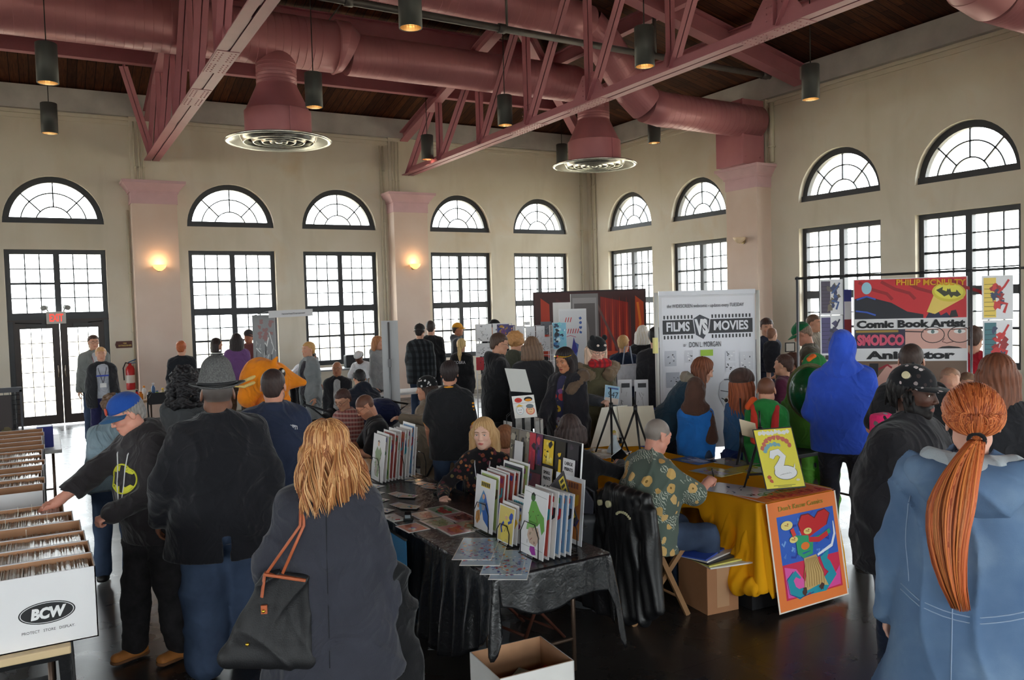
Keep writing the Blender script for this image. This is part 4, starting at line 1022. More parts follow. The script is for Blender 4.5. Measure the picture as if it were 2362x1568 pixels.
@once('lamp_inside')
def LAMPIN(t):
 t.set(.25, .9, .5); t.base(rgb(235, 205, 160)); return t.m
@once('lamp_bulb')
def BULB(t):
 t.base(rgb(255, 230, 190)); t.b.inputs['Emission Color'].default_value = rgb(255, 214, 150); t.b.inputs['Emission Strength'].default_value = 2.5; return t.m
for nm, x, y, z, lab in LP:
 root = empty('pendant_lamp', lab, 'pendant lamp', (x, y, z), group='cylinder pendant lamps'); r = .135
 b = MB(); b.lathe([(0, .535), (r-.01, .535), (r, .525), (r, 0), (r-.008, 0), (r-.008, .3), (0, .3)], (0, 0, 0), 32); b.build('lamp_body', M((74, 76, 74), .5, .1, var=.05, name='dark_lamp_paint'), root)
 b = MB(); b.lathe([(r-.012, .004), (r-.02, .06), (r-.045, .16), (.04, .2), (0, .2)], (0, 0, 0), 24, smooth=False); b.build('reflector', LAMPIN(), root)
 b = MB(); b.sphere((0, 0, .12), (.04, .04, .06), 12, 8); b.build('bulb', BULB(), root)
 b = MB(); b.cyl((0, 0, .53), (0, 0, roof_z(x, y)-z-.02), .008, 6); b.build('cord', M((30, 30, 30), .6, var=0), root)
 ld = bpy.data.lights.new('lamp_light', 'SPOT'); ld.energy = 6; ld.spot_size = 1.4; ld.color = (1, .8, .55); ld.shadow_soft_size = .1
 lo = bpy.data.objects.new('lamp_light', ld); COL.objects.link(lo); lo.parent = root; lo.location = (0, 0, .02)
# sconces on the piers
def sconce(wl, u, z, lit, lab):
 base = wl.P(u, .4*-1, z); inn = Vector(wl.P(0, -1, 0))-Vector(wl.P(0, 0, 0))
 root = empty('wall_sconce', lab, 'wall lamp', base)
 b = MB(); b.lathe([(.02, -.07), (.05, -.06), (.11, -.01), (.135, .05), (.125, .05), (.10, 0), (.04, -.04), (0, -.05)], tuple(inn*.12), 24)
 m = NT('frosted_glass'); m.base(rgb(235, 210, 175)); m.set(.4)
 if lit: m.b.inputs['Emission Color'].default_value = rgb(255, 190, 110); m.b.inputs['Emission Strength'].default_value = .55
 b.build('bowl', m.m, root)
 b = MB(); b.cyl((0, 0, -.03), tuple(inn*.03+Vector((0, 0, -.03))), .05, 16); b.cyl(tuple(inn*.02+Vector((0, 0, -.03))), tuple(inn*.12+Vector((0, 0, -.06))), .015, 8); b.build('bracket', M((150, 130, 90), .35, .8, var=.05), root)
 if lit:
  ld = bpy.data.lights.new('sconce_light', 'POINT'); ld.energy = 1.3; ld.color = (1, .62, .3); ld.shadow_soft_size = .05
  lo = bpy.data.objects.new('sconce_light', ld); COL.objects.link(lo); lo.parent = root; lo.location = tuple(inn*.14+Vector((0, 0, .12)))
sconce(WA, 2.13, 3.1, True, 'lit bowl sconce on the left pink pier beside the exit doors')
sconce(WA, 7.75, 3.12, True, 'lit bowl sconce on the middle pink pier')
sconce(WB_, 12.45, 3.35, False, 'unlit bowl sconce on the right pier above the white webcomic banner')
# exit sign, plaque, extinguisher
root = empty('exit_sign', 'white EXIT sign with red letters and two emergency spotlights over the doors', 'exit sign', (.25, 18.60, 2.02))
b = MB(); b.box((-.17, -.06, 0), (.17, 0, .24)); b.build('housing', M((190, 188, 182), .5, var=.03), root, bevel=.008)
mm = NT('exit_red'); mm.base(rgb(230, 60, 50)); mm.b.inputs['Emission Color'].default_value = rgb(235, 60, 45); mm.b.inputs['Emission Strength'].default_value = .5
text_mesh('lettering', 'EXIT', .17, mm.m, root, frame((0, -.063, .12), (1, 0, 0), (0, 0, 1)), width=.24, height=.15, bold=.004)
for sx in (-1, 1):
 b = MB(); b.cyl((sx*.13, -.03, .24), (sx*.16, -.03, .30), .012, 8); b.cyl((sx*.17, .0, .33), (sx*.22, -.09, .31), .05, 16); b.build('spotlight', M((150, 150, 146), .4, var=.05), root)
root = empty('wall_plaque', 'small dark wooden plaque with gold lettering left of the pink pier', 'plaque', (1.46, 18.6, 1.55))
b = MB(); b.prism([(-.16, -.07), (.16, -.07), (.18, 0), (.16, .07), (-.16, .07), (-.18, 0)], -.03, 0, 'y'); b.build('board', M((84, 42, 34), .5, var=.1), root)
gm = M((222, 190, 110), .4, .3, var=.02)
text_mesh('lettering', 'FIRE\nEXTINGUISHER', .045, gm, root, frame((0, -.033, 0), (1, 0, 0), (0, 0, 1)), width=.24)
root = empty('fire_extinguisher', 'red fire extinguisher hanging on the wall below the plaque', 'fire extinguisher', (1.53, 18.52, .62))
b = MB(); b.lathe([(0, 0), (.08, 0), (.085, .03), (.085, .42), (.06, .48), (.03, .5), (.03, .54), (0, .54)], (0, 0, 0), 24); b.build('cylinder', M((190, 30, 34), .3, var=.05, coat=.3), root)
b = MB(); b.tube([(.02, 0, .53), (-.08, -.02, .56), (-.13, -.02, .45), (-.12, -.02, .2)], .012, 8); b.build('hose', M((20, 20, 20), .6, var=0), root)
b = MB(); b.beam((-.03, 0, .56), (.12, -.02, .62), .03, .02); b.beam((-.03, 0, .54), (.11, -.02, .55), .03, .015); b.build('lever', M((40, 80, 120), .5, var=0), root)
b = MB(); b.lathe([(.0865, .14), (.0865, .3)], (0, 0, 0), 24); b.build('label_band', M((225, 215, 205), .5, var=.05), root)
b = MB(); b.box((-.03, .02, .1), (.03, .08, .45)); b.build('bracket', M((60, 60, 60), .5, var=0), root)
# flat artwork
class Art:
 "raised, printed colour shapes on a sheet; unit coordinates (0..1, 0..1)"
 def __init__(s, b, o, u, v, W, H, th=0.0):
  s.b = b; s.o = Vector(o); s.u = Vector(u).normalized(); s.v = Vector(v).normalized(); s.n = s.u.cross(s.v).normalized(); s.W = W; s.H = H; s.k = 0; s.th = th
 def P(s, x, y, e=0): return s.o+s.u*x*s.W+s.v*y*s.H+s.n*(s.th+.0003+s.k*.00009+e)
 def poly(s, pts, col):
  s.k += 1; s.b.col = rgb(col) if not isinstance(col, tuple) or len(col) != 4 else col
  P = [s.P(x, y) for x, y in pts]; Nn = Vector((0, 0, 0))
  for i in range(len(P)): Nn += P[i].cross(P[(i+1) % len(P)])
  if Nn.dot(s.n) < 0: P = P[::-1]
  s.b.poly(P); return s
 def rect(s, x0, y0, x1, y1, col): return s.poly([(x0, y0), (x1, y0), (x1, y1), (x0, y1)], col)
 def ell(s, cx, cy, rx, ry, col, n=20, rot=0):
  c, q = math.cos(rot), math.sin(rot); a = s.W/s.H
  pts = []
  for i in range(n):
   x, y = rx*math.cos(2*PI*i/n), ry*math.sin(2*PI*i/n); pts.append((cx+x*c-y*q/a, cy+x*q*a+y*c))
  return s.poly(pts, col)
 def line(s, pts, w, col):
  "stroke, width in units of sheet width"
  s.k += 1; s.b.col = rgb(col); a = s.W/s.H
  L, R = [], []
  for i, (x, y) in enumerate(pts):
   x0, y0 = pts[max(i-1, 0)]; x1, y1 = pts[min(i+1, len(pts)-1)]; dx, dy = (x1-x0), (y1-y0)/a; l = math.hypot(dx, dy)+1e-9
   ww = w if not isinstance(w, (list, tuple)) else w[i]
   L.append((x-dy/l*ww/2, y+dx/l*ww/2*a)); R.append((x+dy/l*ww/2, y-dx/l*ww/2*a))
  for i in range(len(pts)-1): s.b.poly([s.P(*R[i]), s.P(*R[i+1]), s.P(*L[i+1]), s.P(*L[i])])
  return s
 def blob(s, cx, cy, r, col, rng, n=12, irr=.35):
  a = s.W/s.H
  return s.poly([(cx+r*(1+irr*rng.uniform(-1, 1))*math.cos(2*PI*i/n), cy+a*r*(1+irr*rng.uniform(-1, 1))*math.sin(2*PI*i/n)) for i in range(n)], col)
def sheet_box(b, o, u, v, W, H, th, col):
 o, u, v = Vector(o), Vector(u).normalized(), Vector(v).normalized(); n = u.cross(v)
 pts = [o, o+u*W, o+u*W+v*H, o+v*H]; b.col = rgb(col)
 k = b._v([p-n*th for p in pts]+pts)
 for q in ((3, 2, 1, 0), (4, 5, 6, 7), (0, 1, 5, 4), (1, 2, 6, 5), (2, 3, 7, 6), (3, 0, 4, 7)): b.face([k+i for i in q], False)
def sheet(name, o, u, v, W, H, th=.003, base=(240, 238, 235), draw=None, mat=None, parent=None, label=None, cat=None, group=None):
 b = MB(); org = Vector(o); pl = parent is None
 o_ = Vector((0, 0, 0)) if pl else org
 sheet_box(b, o_, u, v, W, H, th, base)
 a = Art(b, o_, u, v, W, H)
 if draw: draw(a)
 ob = b.build(name, mat or PRINT(), parent, loc=org if pl else None)
 if label: tag(ob, label, cat, group)
 return ob
PAL = [(200, 40, 45), (40, 80, 170), (235, 190, 50), (60, 140, 80), (230, 120, 50), (150, 60, 130), (60, 170, 190), (230, 180, 150), (90, 60, 45), (30, 30, 40), (240, 235, 225), (110, 160, 70)]
def cover(seed, bg=None, title=True, border=0.0, n=9, pal=None, fig=True):
 "an invented comic cover: title blocks, a figure-like cluster of colour shapes"
 def d(a):
  r = random.Random(seed); P = pal or PAL
  if border: a.rect(border, border*.7, 1-border, 1-border*.7, bg or r.choice(P))
  elif bg: a.rect(.01, .01, .99, .99, bg)
  x0, x1 = border+.02, 1-border-.02
  for i in range(n): a.blob(r.uniform(x0+.15, x1-.15), r.uniform(.15, .75), r.uniform(.06, .17), r.choice(P), r, 10, .5)
  if fig:
   c = r.choice(P); c2 = r.choice(P); x = r.uniform(.4, .6)
   a.poly([(x-.16, .12), (x+.14, .12), (x+.2, .5), (x+.08, .62), (x-.1, .62), (x-.22, .46)], c); a.line([(x-.14, .55), (x-.3, .4), (x-.22, .25)], .09, c2); a.line([(x+.12, .55), (x+.3, .62), (x+.3, .75)], .09, c2)
   a.ell(x, .69, .075, .06, (226, 180, 150)); a.line([(x-.08, .73), (x, .765), (x+.08, .73)], .04, r.choice(P)); a.line([(x-.06, .3), (x+.02, .45), (x+.1, .33)], .02, (25, 25, 30))
  if title:
   c = r.choice(P); y = .86; x = x0+.06
   while x < x1-.1: w = r.uniform(.06, .1); a.poly([(x, y-.03), (x+w*.8, y-.035), (x+w*.85, y+.05), (x, y+.055)], c); x += w+.015
 return d
def sketch(seed, cols=((70, 110, 70), (60, 90, 170)), dark=(50, 45, 45)):
 "an invented ink and colour drawing on white"
 def d(a):
  r = random.Random(seed); c1, c2 = cols[0], cols[-1]
  a.poly([(.34, .1), (.6, .08), (.66, .45), (.78, .62), (.62, .74), (.52, .66), (.38, .74), (.22, .6), (.32, .42)], c1)
  a.poly([(.30, .14), (.46, .10), (.5, .42), (.36, .46)], c2); a.ell(.48, .80, .075, .055, (220, 180, 150)); a.line([(.40, .84), (.48, .87), (.56, .83)], .04, dark)
  for i in range(9): x, y = r.uniform(.25, .7), r.uniform(.12, .7); a.line([(x, y), (x+r.uniform(-.1, .1), y+r.uniform(-.1, .1)), (x+r.uniform(-.12, .12), y+r.uniform(-.02, .14))], .014, dark)
  for i in range(4): a.blob(r.uniform(.28, .68), r.uniform(.15, .6), .05, r.choice(cols), r, 8, .5)
  for i in range(3): a.rect(.12, .05+.0*i, .88, .055, (190, 190, 190))
 return d
def lines_bw(seed, n=12, bg=(236, 234, 236)):
 def d(a):
  r = random.Random(seed)
  for i in range(n):
   x, y = r.uniform(.15, .8), r.uniform(.12, .85); a.line([(x, y), (x+r.uniform(-.15, .15), y+r.uniform(-.1, .1)), (x+r.uniform(-.2, .15), y+r.uniform(-.14, .1))], r.uniform(.01, .05), r.choice([(40, 40, 44), (90, 90, 96), (150, 150, 156)]))
 return d
# cloths, tables, chairs
def drape(name, x0, x1, y0, y1, zt, Lf, mat, amp=.03, seed=0, flare=.12, label=None, cat='tablecloth', corner=.5, wl=.16, under=None):
 r = random.Random(seed); pts = []; rr = .02
 def seg(p, q, nrm_, side, n):
  for i in range(n): t = i/float(n); pts.append((Vector((p[0]+(q[0]-p[0])*t, p[1]+(q[1]-p[1])*t, 0)), Vector(nrm_), side, t))
 def cor(c, a0, side):
  for i in range(8): t = (i+.5)/8; an = a0+PI/2*t; pts.append((Vector((c[0]+rr*math.cos(an), c[1]+rr*math.sin(an), 0)), Vector((math.cos(an), math.sin(an), 0)), 'c'+side, t))
 ny = int((y1-y0)/.03); nx = int((x1-x0)/.03)
 seg((x0+rr, y0), (x1-rr, y0), (0, -1, 0), 'S', nx); cor((x1-rr, y0+rr), -PI/2, 'SE'); seg((x1, y0+rr), (x1, y1-rr), (1, 0, 0), 'E', ny); cor((x1-rr, y1-rr), 0, 'NE')
 seg((x1-rr, y1), (x0+rr, y1), (0, 1, 0), 'N', nx); cor((x0+rr, y1-rr), PI/2, 'NW'); seg((x0, y1-rr), (x0, y0+rr), (-1, 0, 0), 'W', ny); cor((x0+rr, y0+rr), PI, 'SW')
 N = len(pts); ph = [r.uniform(0, 6.28) for _ in range(6)]; rows = 22; b = MB()
 arc = [0.0]
 for i in range(1, N): arc.append(arc[-1]+(pts[i][0]-pts[i-1][0]).length+(.02 if pts[i][2][0] == 'c' else 0))
 def P(i, j):
  p, nn, side, t = pts[i % N]; L = Lf(side, t); s_ = arc[i % N]; q = j/float(rows-1); d = L*q
  f = (math.sin(s_/wl*2*PI+ph[0]+1.4*math.sin(s_*2.1+ph[1]))+.5*math.sin(s_/wl*3.7+ph[2]+q*1.5))
  ex = .4 if side[0] == 'c' else 0
  off = .006+amp*f*min(1, q*1.6)*min(1, L*2)+flare*d*(1+ex)
  tang = Vector((-nn.y, nn.x, 0))
  v = p+nn*max(off, .004)+tang*amp*.35*math.cos(s_/wl*2*PI+ph[3])*q
  return (v.x, v.y, zt-d*.985)
 top = b._v([(p.x, p.y, zt+.002) for p, _, _, _ in pts]); b.face([top+i for i in range(N)], False)
 idx = [[top+i for i in range(N)]]
 for j in range(1, rows): idx.append([b._v([P(i, j)]) for i in range(N)])
 for j in range(rows-1):
  for i in range(N): i2 = (i+1) % N; b.face((idx[j][i], idx[j+1][i], idx[j+1][i2], idx[j][i2]), True)
 o = b.build(name, mat, solid=.0015); tag(o, label, cat); return o
def folding_table(name, x0, x1, y0, y1, z, label, top=(206, 192, 160), leg=(96, 78, 66), cat='table'):
 cx, cy = (x0+x1)/2, (y0+y1)/2; root = empty(name, label, cat, (cx, cy, 0)); w, l = (x1-x0)/2, (y1-y0)/2
 b = MB(); b.box((-w, -l, z-.035), (w, l, z)); b.build('tabletop', M(top, .5, var=.05), root, bevel=.006)
 long_y = l > w
 for s_ in (-1, 1):
  b = MB(); 
  if long_y: a_, c_ = (-w+.08, s_*(l-.25)), (w-.08, s_*(l-.25))
  else: a_, c_ = (s_*(w-.25), -l+.08), (s_*(w-.25), l-.08)
  b.tube([(a_[0], a_[1], z-.036), (a_[0], a_[1], .12), (a_[0], a_[1], .012)], .014, 8); b.tube([(c_[0], c_[1], z-.036), (c_[0], c_[1], .012)], .014, 8)
  b.tube([(a_[0], a_[1], .2), (c_[0], c_[1], .2)], .011, 8); b.build('leg_frame', M(leg, .4, .6, var=.05), root)
 return root
def folding_chair(label, x, y, rz, frame_=(40, 42, 50), seat=(40, 50, 110), wood=False, group=None):
 root = empty('folding_chair', label, 'chair', (x, y, 0), rz, group); fm = M(frame_, .5, 0 if wood else .4, var=.12, vs=14); sm = M(seat, .6, var=.08)
 for s_ in (-1, 1):
  b = MB()
  if wood: b.beam((s_*.21, .20, .0), (s_*.21, -.22, .84), .022, .035, (0, 1, .4)); 
  else: b.tube([(s_*.22, .20, .0), (s_*.22, -.17, .62), (s_*.21, -.22, .84), (s_*.15, -.235, .88)], .011, 8)
  b.build('front_leg', fm, root); b = MB()
  if wood: b.beam((s_*.18, -.24, .0), (s_*.18, .20, .46), .022, .035, (0, 1, .4))
  else: b.tube([(s_*.19, -.24, .0), (s_*.19, .18, .44)], .011, 8)
  b.build('rear_leg', fm, root)
 b = MB(); b.cbox((0, 0, 0), (.36, .38, .03)); b.build('seat', sm, root, loc=(0, .0, .45), bevel=.01)
 b = MB(); b.prism([(-.2, -.09), (.2, -.09), (.21, .0), (.15, .1), (-.15, .1), (-.21, .0)], -.012, .012, 'y'); b.build('backrest', sm, root, loc=(0, -.215, .77), rot=(.12, 0, 0), bevel=.006)
 b = MB(); b.cyl((-.19, -.19, .06), (.19, -.19, .06), .009, 8); b.build('stretcher', fm, root)
 b = MB(); b.cyl((-.21, .14, .13), (.21, .14, .13), .009, 8); b.build('stretcher', fm, root)
 return root
ZTB = .75
@once('black_plastic')
def BLKPLASTIC(t):
 t.set(.26, 0, .55); v = t.coord(); t.base(rgb(26, 26, 28)); n = t.noise(v, 4, 4, .8); n2 = t.noise(v, 26, 3, 1.2)
 t.bump(t.math('ADD', t.math('MULTIPLY', n, 1.5), t.math('MULTIPLY', n2, .3)), .02, .5); return t.m
@once('gold_cloth')
def GOLDCLOTH(t):
 t.set(.95, 0, .05); v = t.coord(); t.base(t.ramp(t.noise(v, 2, 3), [(.3, rgb(226, 156, 20)), (.7, rgb(240, 172, 30))])); t.bump(t.noise(v, 300, 2), .001, .4); return t.m
# black table with prints
BX0, BX1, BY0 = 1.95, 2.69, 3.66
folding_table('folding_table', BX0+.01, BX1-.01, BY0+.01, 5.48, ZTB-.006, 'folding table under the black plastic cloth, nearest the camera')
folding_table('folding_table', BX0+.01, BX1-.01, 5.50, 6.72, ZTB-.006, 'folding table carrying the far end of the black plastic cloth, beside the bald man')
def Lb(side, t):
 if side == 'W': u = 1-t; return .34+.26*math.sin(PI*min(1, u/.42)) if u < .42 else .38
 if side == 'S': return .17+.05*math.sin(t*PI)-.02*math.cos(t*9)
 if side == 'cSE': return .24+.30*math.sin(PI*t)
 if side == 'cSW': return .26+.16*math.sin(PI*t)
 if side == 'E': return .42
 return .3
drape('black_tablecloth', BX0, BX1, BY0, 6.73, ZTB, Lb, BLKPLASTIC(), .016, 3, .10, 'crinkled black plastic tablecloth hanging off the print seller\'s table')
# blue banner hung on the aisle side of it
root = empty('hanging_sign', 'sky blue cloth sign with yellow letters hanging on the aisle side of the black table', 'sign', (1.86, 5.0, 0))
def dsign(a):
 a.poly([(.0, .62), (.34, .60), (.45, .40), (.62, .22), (.78, .20), (.80, .27), (.74, .34), (.68, .46), (.50, .66), (.3, .9), (0, 1)], (16, 16, 18)); a.line([(.80, .275), (.74, .285), (.68, .27), (.62, .225)], .01, (230, 230, 225))
sheet('banner_cloth', (0, .62, .16), (0, -1, 0), (0, 0, 1), 1.0, .57, .002, (62, 138, 190), dsign, parent=root)
text_mesh('lettering', 'OYES', .12, M((236, 206, 40), .6, var=.02), root, frame((-.004, -.04, .38), (0, -1, -.32), (0, -.28, 1)), width=.42, height=.11, bold=.004)
b = MB(); b.cyl((0.0, .62, .735), (0.0, -.38, .735), .008, 8); b.build('top_rail', M((20, 20, 20), .5, var=0), root)
# flat prints and small stuff on the black cloth
def flat(px, py, w, l, ang, label, draw, base=(238, 236, 232), z=ZTB+.004, th=.002, group=None, name='art_print', cat='print', mat=None):
 c = at_z(px, py, z); u = Vector((math.cos(ang), math.sin(ang), 0)); v = Vector((-u.y, u.x, 0)); o = c-u*w/2-v*l/2
 return sheet(name, (o.x, o.y, z+th), u, v, w, l, th, base, draw, mat or GLOSSPRINT(), label=label, cat=cat, group=group)
R90 = -PI/2+.05
cards = [(981, 1189, .215, .15, 'nearest the metal reader, orange'), (1022, 1177, .24, .17, 'green and white one at the back of the grid'), (1062, 1193, .24, .17, 'dark red one, back right of the grid'), (1011, 1205, .24, .17, 'olive and pink one in the grid middle'),
         (1089, 1211, .24, .17, 'brown and green one touching the print rack'), (1048, 1221, .24, .17, 'red and purple one at the front of the grid')]
pals = [[(226, 180, 130), (230, 200, 170), (200, 120, 90)], [(90, 140, 90), (230, 226, 220), (190, 70, 60)], [(130, 30, 35), (90, 25, 30), (180, 90, 80)], [(150, 160, 110), (200, 120, 110), (120, 140, 90)], [(120, 100, 50), (170, 90, 50), (90, 110, 60)], [(180, 40, 45), (200, 90, 40), (130, 50, 110)]]
for i, (x, y, w, l, lab) in enumerate(cards):
 flat(x, y, l, w, .02+.03*math.sin(i), 'glossy art card, '+lab, cover(40+i, tuple(int(120+.53*q) for q in pals[i][0]), False, .09, 14, pals[i]), group='glossy art cards in the grid')
for i, (x, y, lab) in enumerate(((908, 1194, 'small white business card left of the wrist watch display'), (952, 1217, 'red and orange art card in front of the watch display'))):
 flat(x, y, .10+.05*i, .2, R90+PI/2, lab, cover(60+i, (240, 238, 235) if i == 0 else (210, 120, 90), False, .08, 6, None, False), cat='card', name='art_card')
k_ = 0
for (x, y, n, lab) in ((931, 1142, 6, 'fan of small trading cards, middle row'), (936, 1167, 6, 'fan of small trading cards, nearer row'), (884, 1176, 3, 'fan of cards half hidden behind the blonde woman'), (872, 1152, 3, 'pair of cards beyond the blonde woman\'s shoulder'), (866, 1136, 2, 'cards at the left edge of the black cloth'), (950, 1106, 4, 'stack of cards by the phone, farthest'), (981, 1116, 4, 'stack of cards by the phone, middle'), (999, 1124, 3, 'stack of cards by the phone, nearest'), (866, 1121, 2, 'loose cards under the left comic rack')):
 for j in range(n):
  k_ += 1; dx, dy = (j-n/2)*5, (j-n/2)*1.2
  flat(x+dx, y+dy, .085, .125, .3+.1*j, 'small colour card lying in the '+lab, cover(80+k_, random.Random(k_).choice([(236, 200, 180), (236, 232, 226), (190, 206, 222), (230, 224, 190)]), False, .06, 6, None, False), z=ZTB+.004+.0016*j, th=.001, group=lab, name='trading_card', cat='card')
for i, (x, y, zz) in enumerate(((1165, 1296, 0), (1118, 1277, .002), (1100, 1265, .004))):
 lab = ('front', 'middle', 'rear')[i]
 pal = [(60, 90, 170), (200, 60, 60), (210, 150, 70), (190, 215, 235), (120, 80, 140), (170, 200, 225), (235, 235, 240)]
 def dd(a, i=i):
  r = random.Random(200+i); a.rect(.02, .02, .98, .98, (176, 200, 222))
  for k in range(70): a.blob(r.uniform(.06, .94), r.uniform(.1, .9), r.uniform(.015, .05), r.choice(pal), r, 7, .6)
  for k in range(16): x_ = r.uniform(.05, .8); y_ = r.uniform(.15, .85); a.line([(x_, y_), (x_+.1, y_+r.uniform(-.1, .1))], .012, r.choice([(190, 50, 50), (40, 50, 90), (240, 240, 240)]))
 flat(x, y, .22, .42, -.62, 'long glossy blue crowd-scene print on the black cloth, the %s one of three overlapping' % lab, dd, z=ZTB+.005+zz, group=None)
flat(1180, 1308, .2, .40, -.62, 'long glossy blue crowd-scene print at the very front corner of the black cloth', dd, z=ZTB+.0035)
p = at_z(1020, 1136, ZTB+.004); b = MB(); b.cbox((0, 0, .006), (.075, .15, .012)); b.m = 1; b.cbox((0, 0, .0125), (.066, .12, .001)); tag(b.build('smartphone', [M((30, 30, 32), .3, var=0), M((70, 74, 80), .08, var=0)], loc=p, rot=(0, 0, -.9), bevel=.003), 'dark smartphone lying on the black cloth near the young blonde woman', 'phone')
p = at_z(942, 1197, ZTB+.004); root = empty('watch_display', 'small black watch on a stand in front of the art cards', 'watch', p, -.5)
b = MB(); b.cbox((0, 0, .035), (.045, .03, .04)); b.build('case', M((22, 22, 24), .3, var=0), root, bevel=.004, rot=(.5, 0, 0)); b = MB(); b.cbox((0, -.017, .035), (.036, .003, .032)); b.build('screen', M((150, 160, 165), .15, var=.05), root, rot=(.5, 0, 0))
b = MB(); b.cbox((0, 0, .006), (.06, .06, .012)); b.beam((0, 0, .01), (0, .01, .03), .03, .02); b.build('stand', M((24, 24, 26), .4, var=0), root)
# big display board at the back edge of the black table
root = empty('display_board', 'white foam display board covered in dark comic prints standing on the black table', 'display board', (2.74, 4.07, ZTB+.006))
W_, H_ = .86, .545; U_, V_ = (0, -1, 0), Vector((.10, 0, 1)).normalized(); O_ = (0, W_, 0)
def dboard(a):
 r = random.Random(5); a.rect(.0, .0, 1, 1, (34, 32, 36))
 def panel(x0, y0, x1, y1, bg, pal, n=7):
  a.rect(x0, y0, x1, y1, bg)
  for k in range(n): 
   cx, cy = r.uniform(x0+.02, x1-.02), r.uniform(y0+.03, y1-.03); rr = min(r.uniform(.01, .035), cx-x0, x1-cx, (cy-y0)*.6, (y1-cy)*.6); a.blob(cx, cy, rr, r.choice(pal), r, 8, .5)
  x_ = (x0+x1)/2; a.poly([(x_-.02, y0+.01), (x_+.02, y0+.01), (x_+.015, (y0+y1)/2), (x_-.015, (y0+y1)/2)], r.choice(pal))
 tan = [(120, 108, 86), (60, 56, 54), (170, 160, 140), (90, 80, 66), (40, 38, 38)]; red = [(170, 40, 70), (120, 30, 60), (60, 40, 110), (200, 60, 80), (30, 25, 35)]; yel = [(228, 190, 40), (20, 20, 22), (236, 214, 110), (16, 16, 18)]; blu = [(50, 70, 150), (20, 24, 50), (80, 100, 180), (120, 120, 130)]; wht = [(190, 186, 180), (60, 58, 60), (120, 118, 118), (220, 200, 160)]
 for (x0, y0, x1, y1, bg, pl) in ((.0, .6, .13, 1, (110, 100, 84), tan), (.13, .6, .30, 1, (128, 120, 110), tan), (.0, .2, .14, .6, (150, 140, 120), wht), (.15, .2, .30, .58, (170, 166, 160), wht), (.30, .55, .40, 1, (190, 40, 60), red), (.40, .62, .50, 1, (96, 40, 80), red), (.31, .2, .50, .53, (110, 30, 60), red), (.51, .66, .66, .96, (226, 190, 40), yel), (.51, .3, .67, .64, (232, 214, 110), yel), (.68, .55, .82, .98, (40, 34, 22), yel), (.68, .2, .82, .52, (170, 170, 176), wht), (.84, .1, .99, .98, (44, 40, 46), [(70, 60, 70), (50, 46, 54), (90, 80, 90)]), (.45, .02, .6, .28, (40, 60, 140), blu), (.0, .0, .3, .18, (60, 90, 150), blu)):
  panel(x0+.004, y0+.006, x1-.004, y1-.006, bg, pl, 9)
 for k in range(3): a.poly([(.53+.02*k, .36+.08*k), (.59, .42+.07*k), (.65-.02*k, .37+.08*k), (.59, .34+.07*k)], (16, 16, 18))
sheet('board', O_, U_, V_, W_, H_, .012, (236, 236, 236), dboard, parent=root)
blk = M((40, 40, 44), .8, var=0, name='marker_ink')
for (yy, zz, w, h, txt, nm) in ((.09, .25, .13, .19, 'LARGE\nPRINTS\n$10', 'large'), (.33, .15, .12, .20, 'SMALL\nPRINTS\n$5', 'small'), (.70, .27, .11, .20, 'PRINTS\n& COMICS\nSALE', 'x')):
 o = Vector((-.026+zz*.10, yy+w/2, zz)); sheet('price_tag', o, U_, V_, w, h, .001, (222, 220, 222), None, parent=root)
 ls = txt.split('\n')
 if nm == 'x': continue
 fr = lambda dz, sx=0: frame(o+Vector(U_)*w/2+V_*dz+Vector((-.001, 0, 0)), U_, V_)
 text_mesh('lettering', ls[0], .03, blk, root, fr(h*.84), width=w*.66); text_mesh('lettering', ls[1], .03, blk, root, fr(h*.66), width=w*.7); text_mesh('lettering', ls[2], .055, blk, root, fr(h*.3), width=w*.5, height=.06)
b = MB(); b.beam((.05, .1, .0), (.14, .1, 0), .02, .01); b.beam((.12, .1, .0), (.055, .1, .4), .02, .01); b.build('easel_strut', M((30, 30, 30), .5, var=0), root)
# wire racks of upright prints
def prints_rack(x, y, n, w, h, dx, label, gl, seed, first=None, lean=.12, hstep=.0, ystep=0.0, mat=None):
 root = empty('wire_rack', label, 'rack', (x, y, ZTB+.003)); wm = M((22, 22, 24), .35, .5, var=0, name='black_wire')
 b = MB(); D = n*dx+.03
 for yy in (0, w): b.tube([(-.02, yy*.8+w*.1, .006), (D, yy*.8+w*.1, .006)], .003, 6)
 for xx in (-.02, D): b.tube([(xx, w*.1, .006), (xx, w*.9, .006)], .003, 6)
 b.build('base_wire', wm, root)
 for xx in (-.012, D*.5, D-.005):
  b = MB(); b.tube([(xx, w*.12, .006), (xx+lean*.05, w*.12, h*.35), (xx+lean*.08, w*.28, h*.52), (xx+lean*.08, w*.72, h*.52), (xx+lean*.05, w*.88, h*.35), (xx, w*.88, .006)], .003, 6); b.build('wire_loop', wm, root)
 r = random.Random(seed)
 for i in range(n):
  hh = h*(1+.05*r.uniform(-1, 1)+hstep*i); ww = w*(1+.03*r.uniform(-1, 1)); v = Vector((lean+.02*r.uniform(-1, 1), .012*r.uniform(-1, 1), 1)).normalized()
  o = Vector((x+i*dx, y+ww+ystep*i, ZTB+.012)); d = first if (i == 0 and first) else cover(seed*13+i, r.choice([(236, 232, 228), (120, 160, 200), (180, 200, 120), (60, 60, 70), (200, 90, 80)]), True, .06, 8)
  sheet('art_print', o, (0, -1, 0), v, ww, hh, .0025, (234, 233, 232), d, mat, label='%s, %s' % (gl, 'the front one facing the aisle' if i == 0 else ORD[i]+' behind the front one'), cat='print', group=None)
ORD = ['', 'first', 'second', 'third', 'fourth', 'fifth', 'sixth', 'seventh', 'eighth', 'ninth', 'tenth', 'eleventh', 'twelfth']
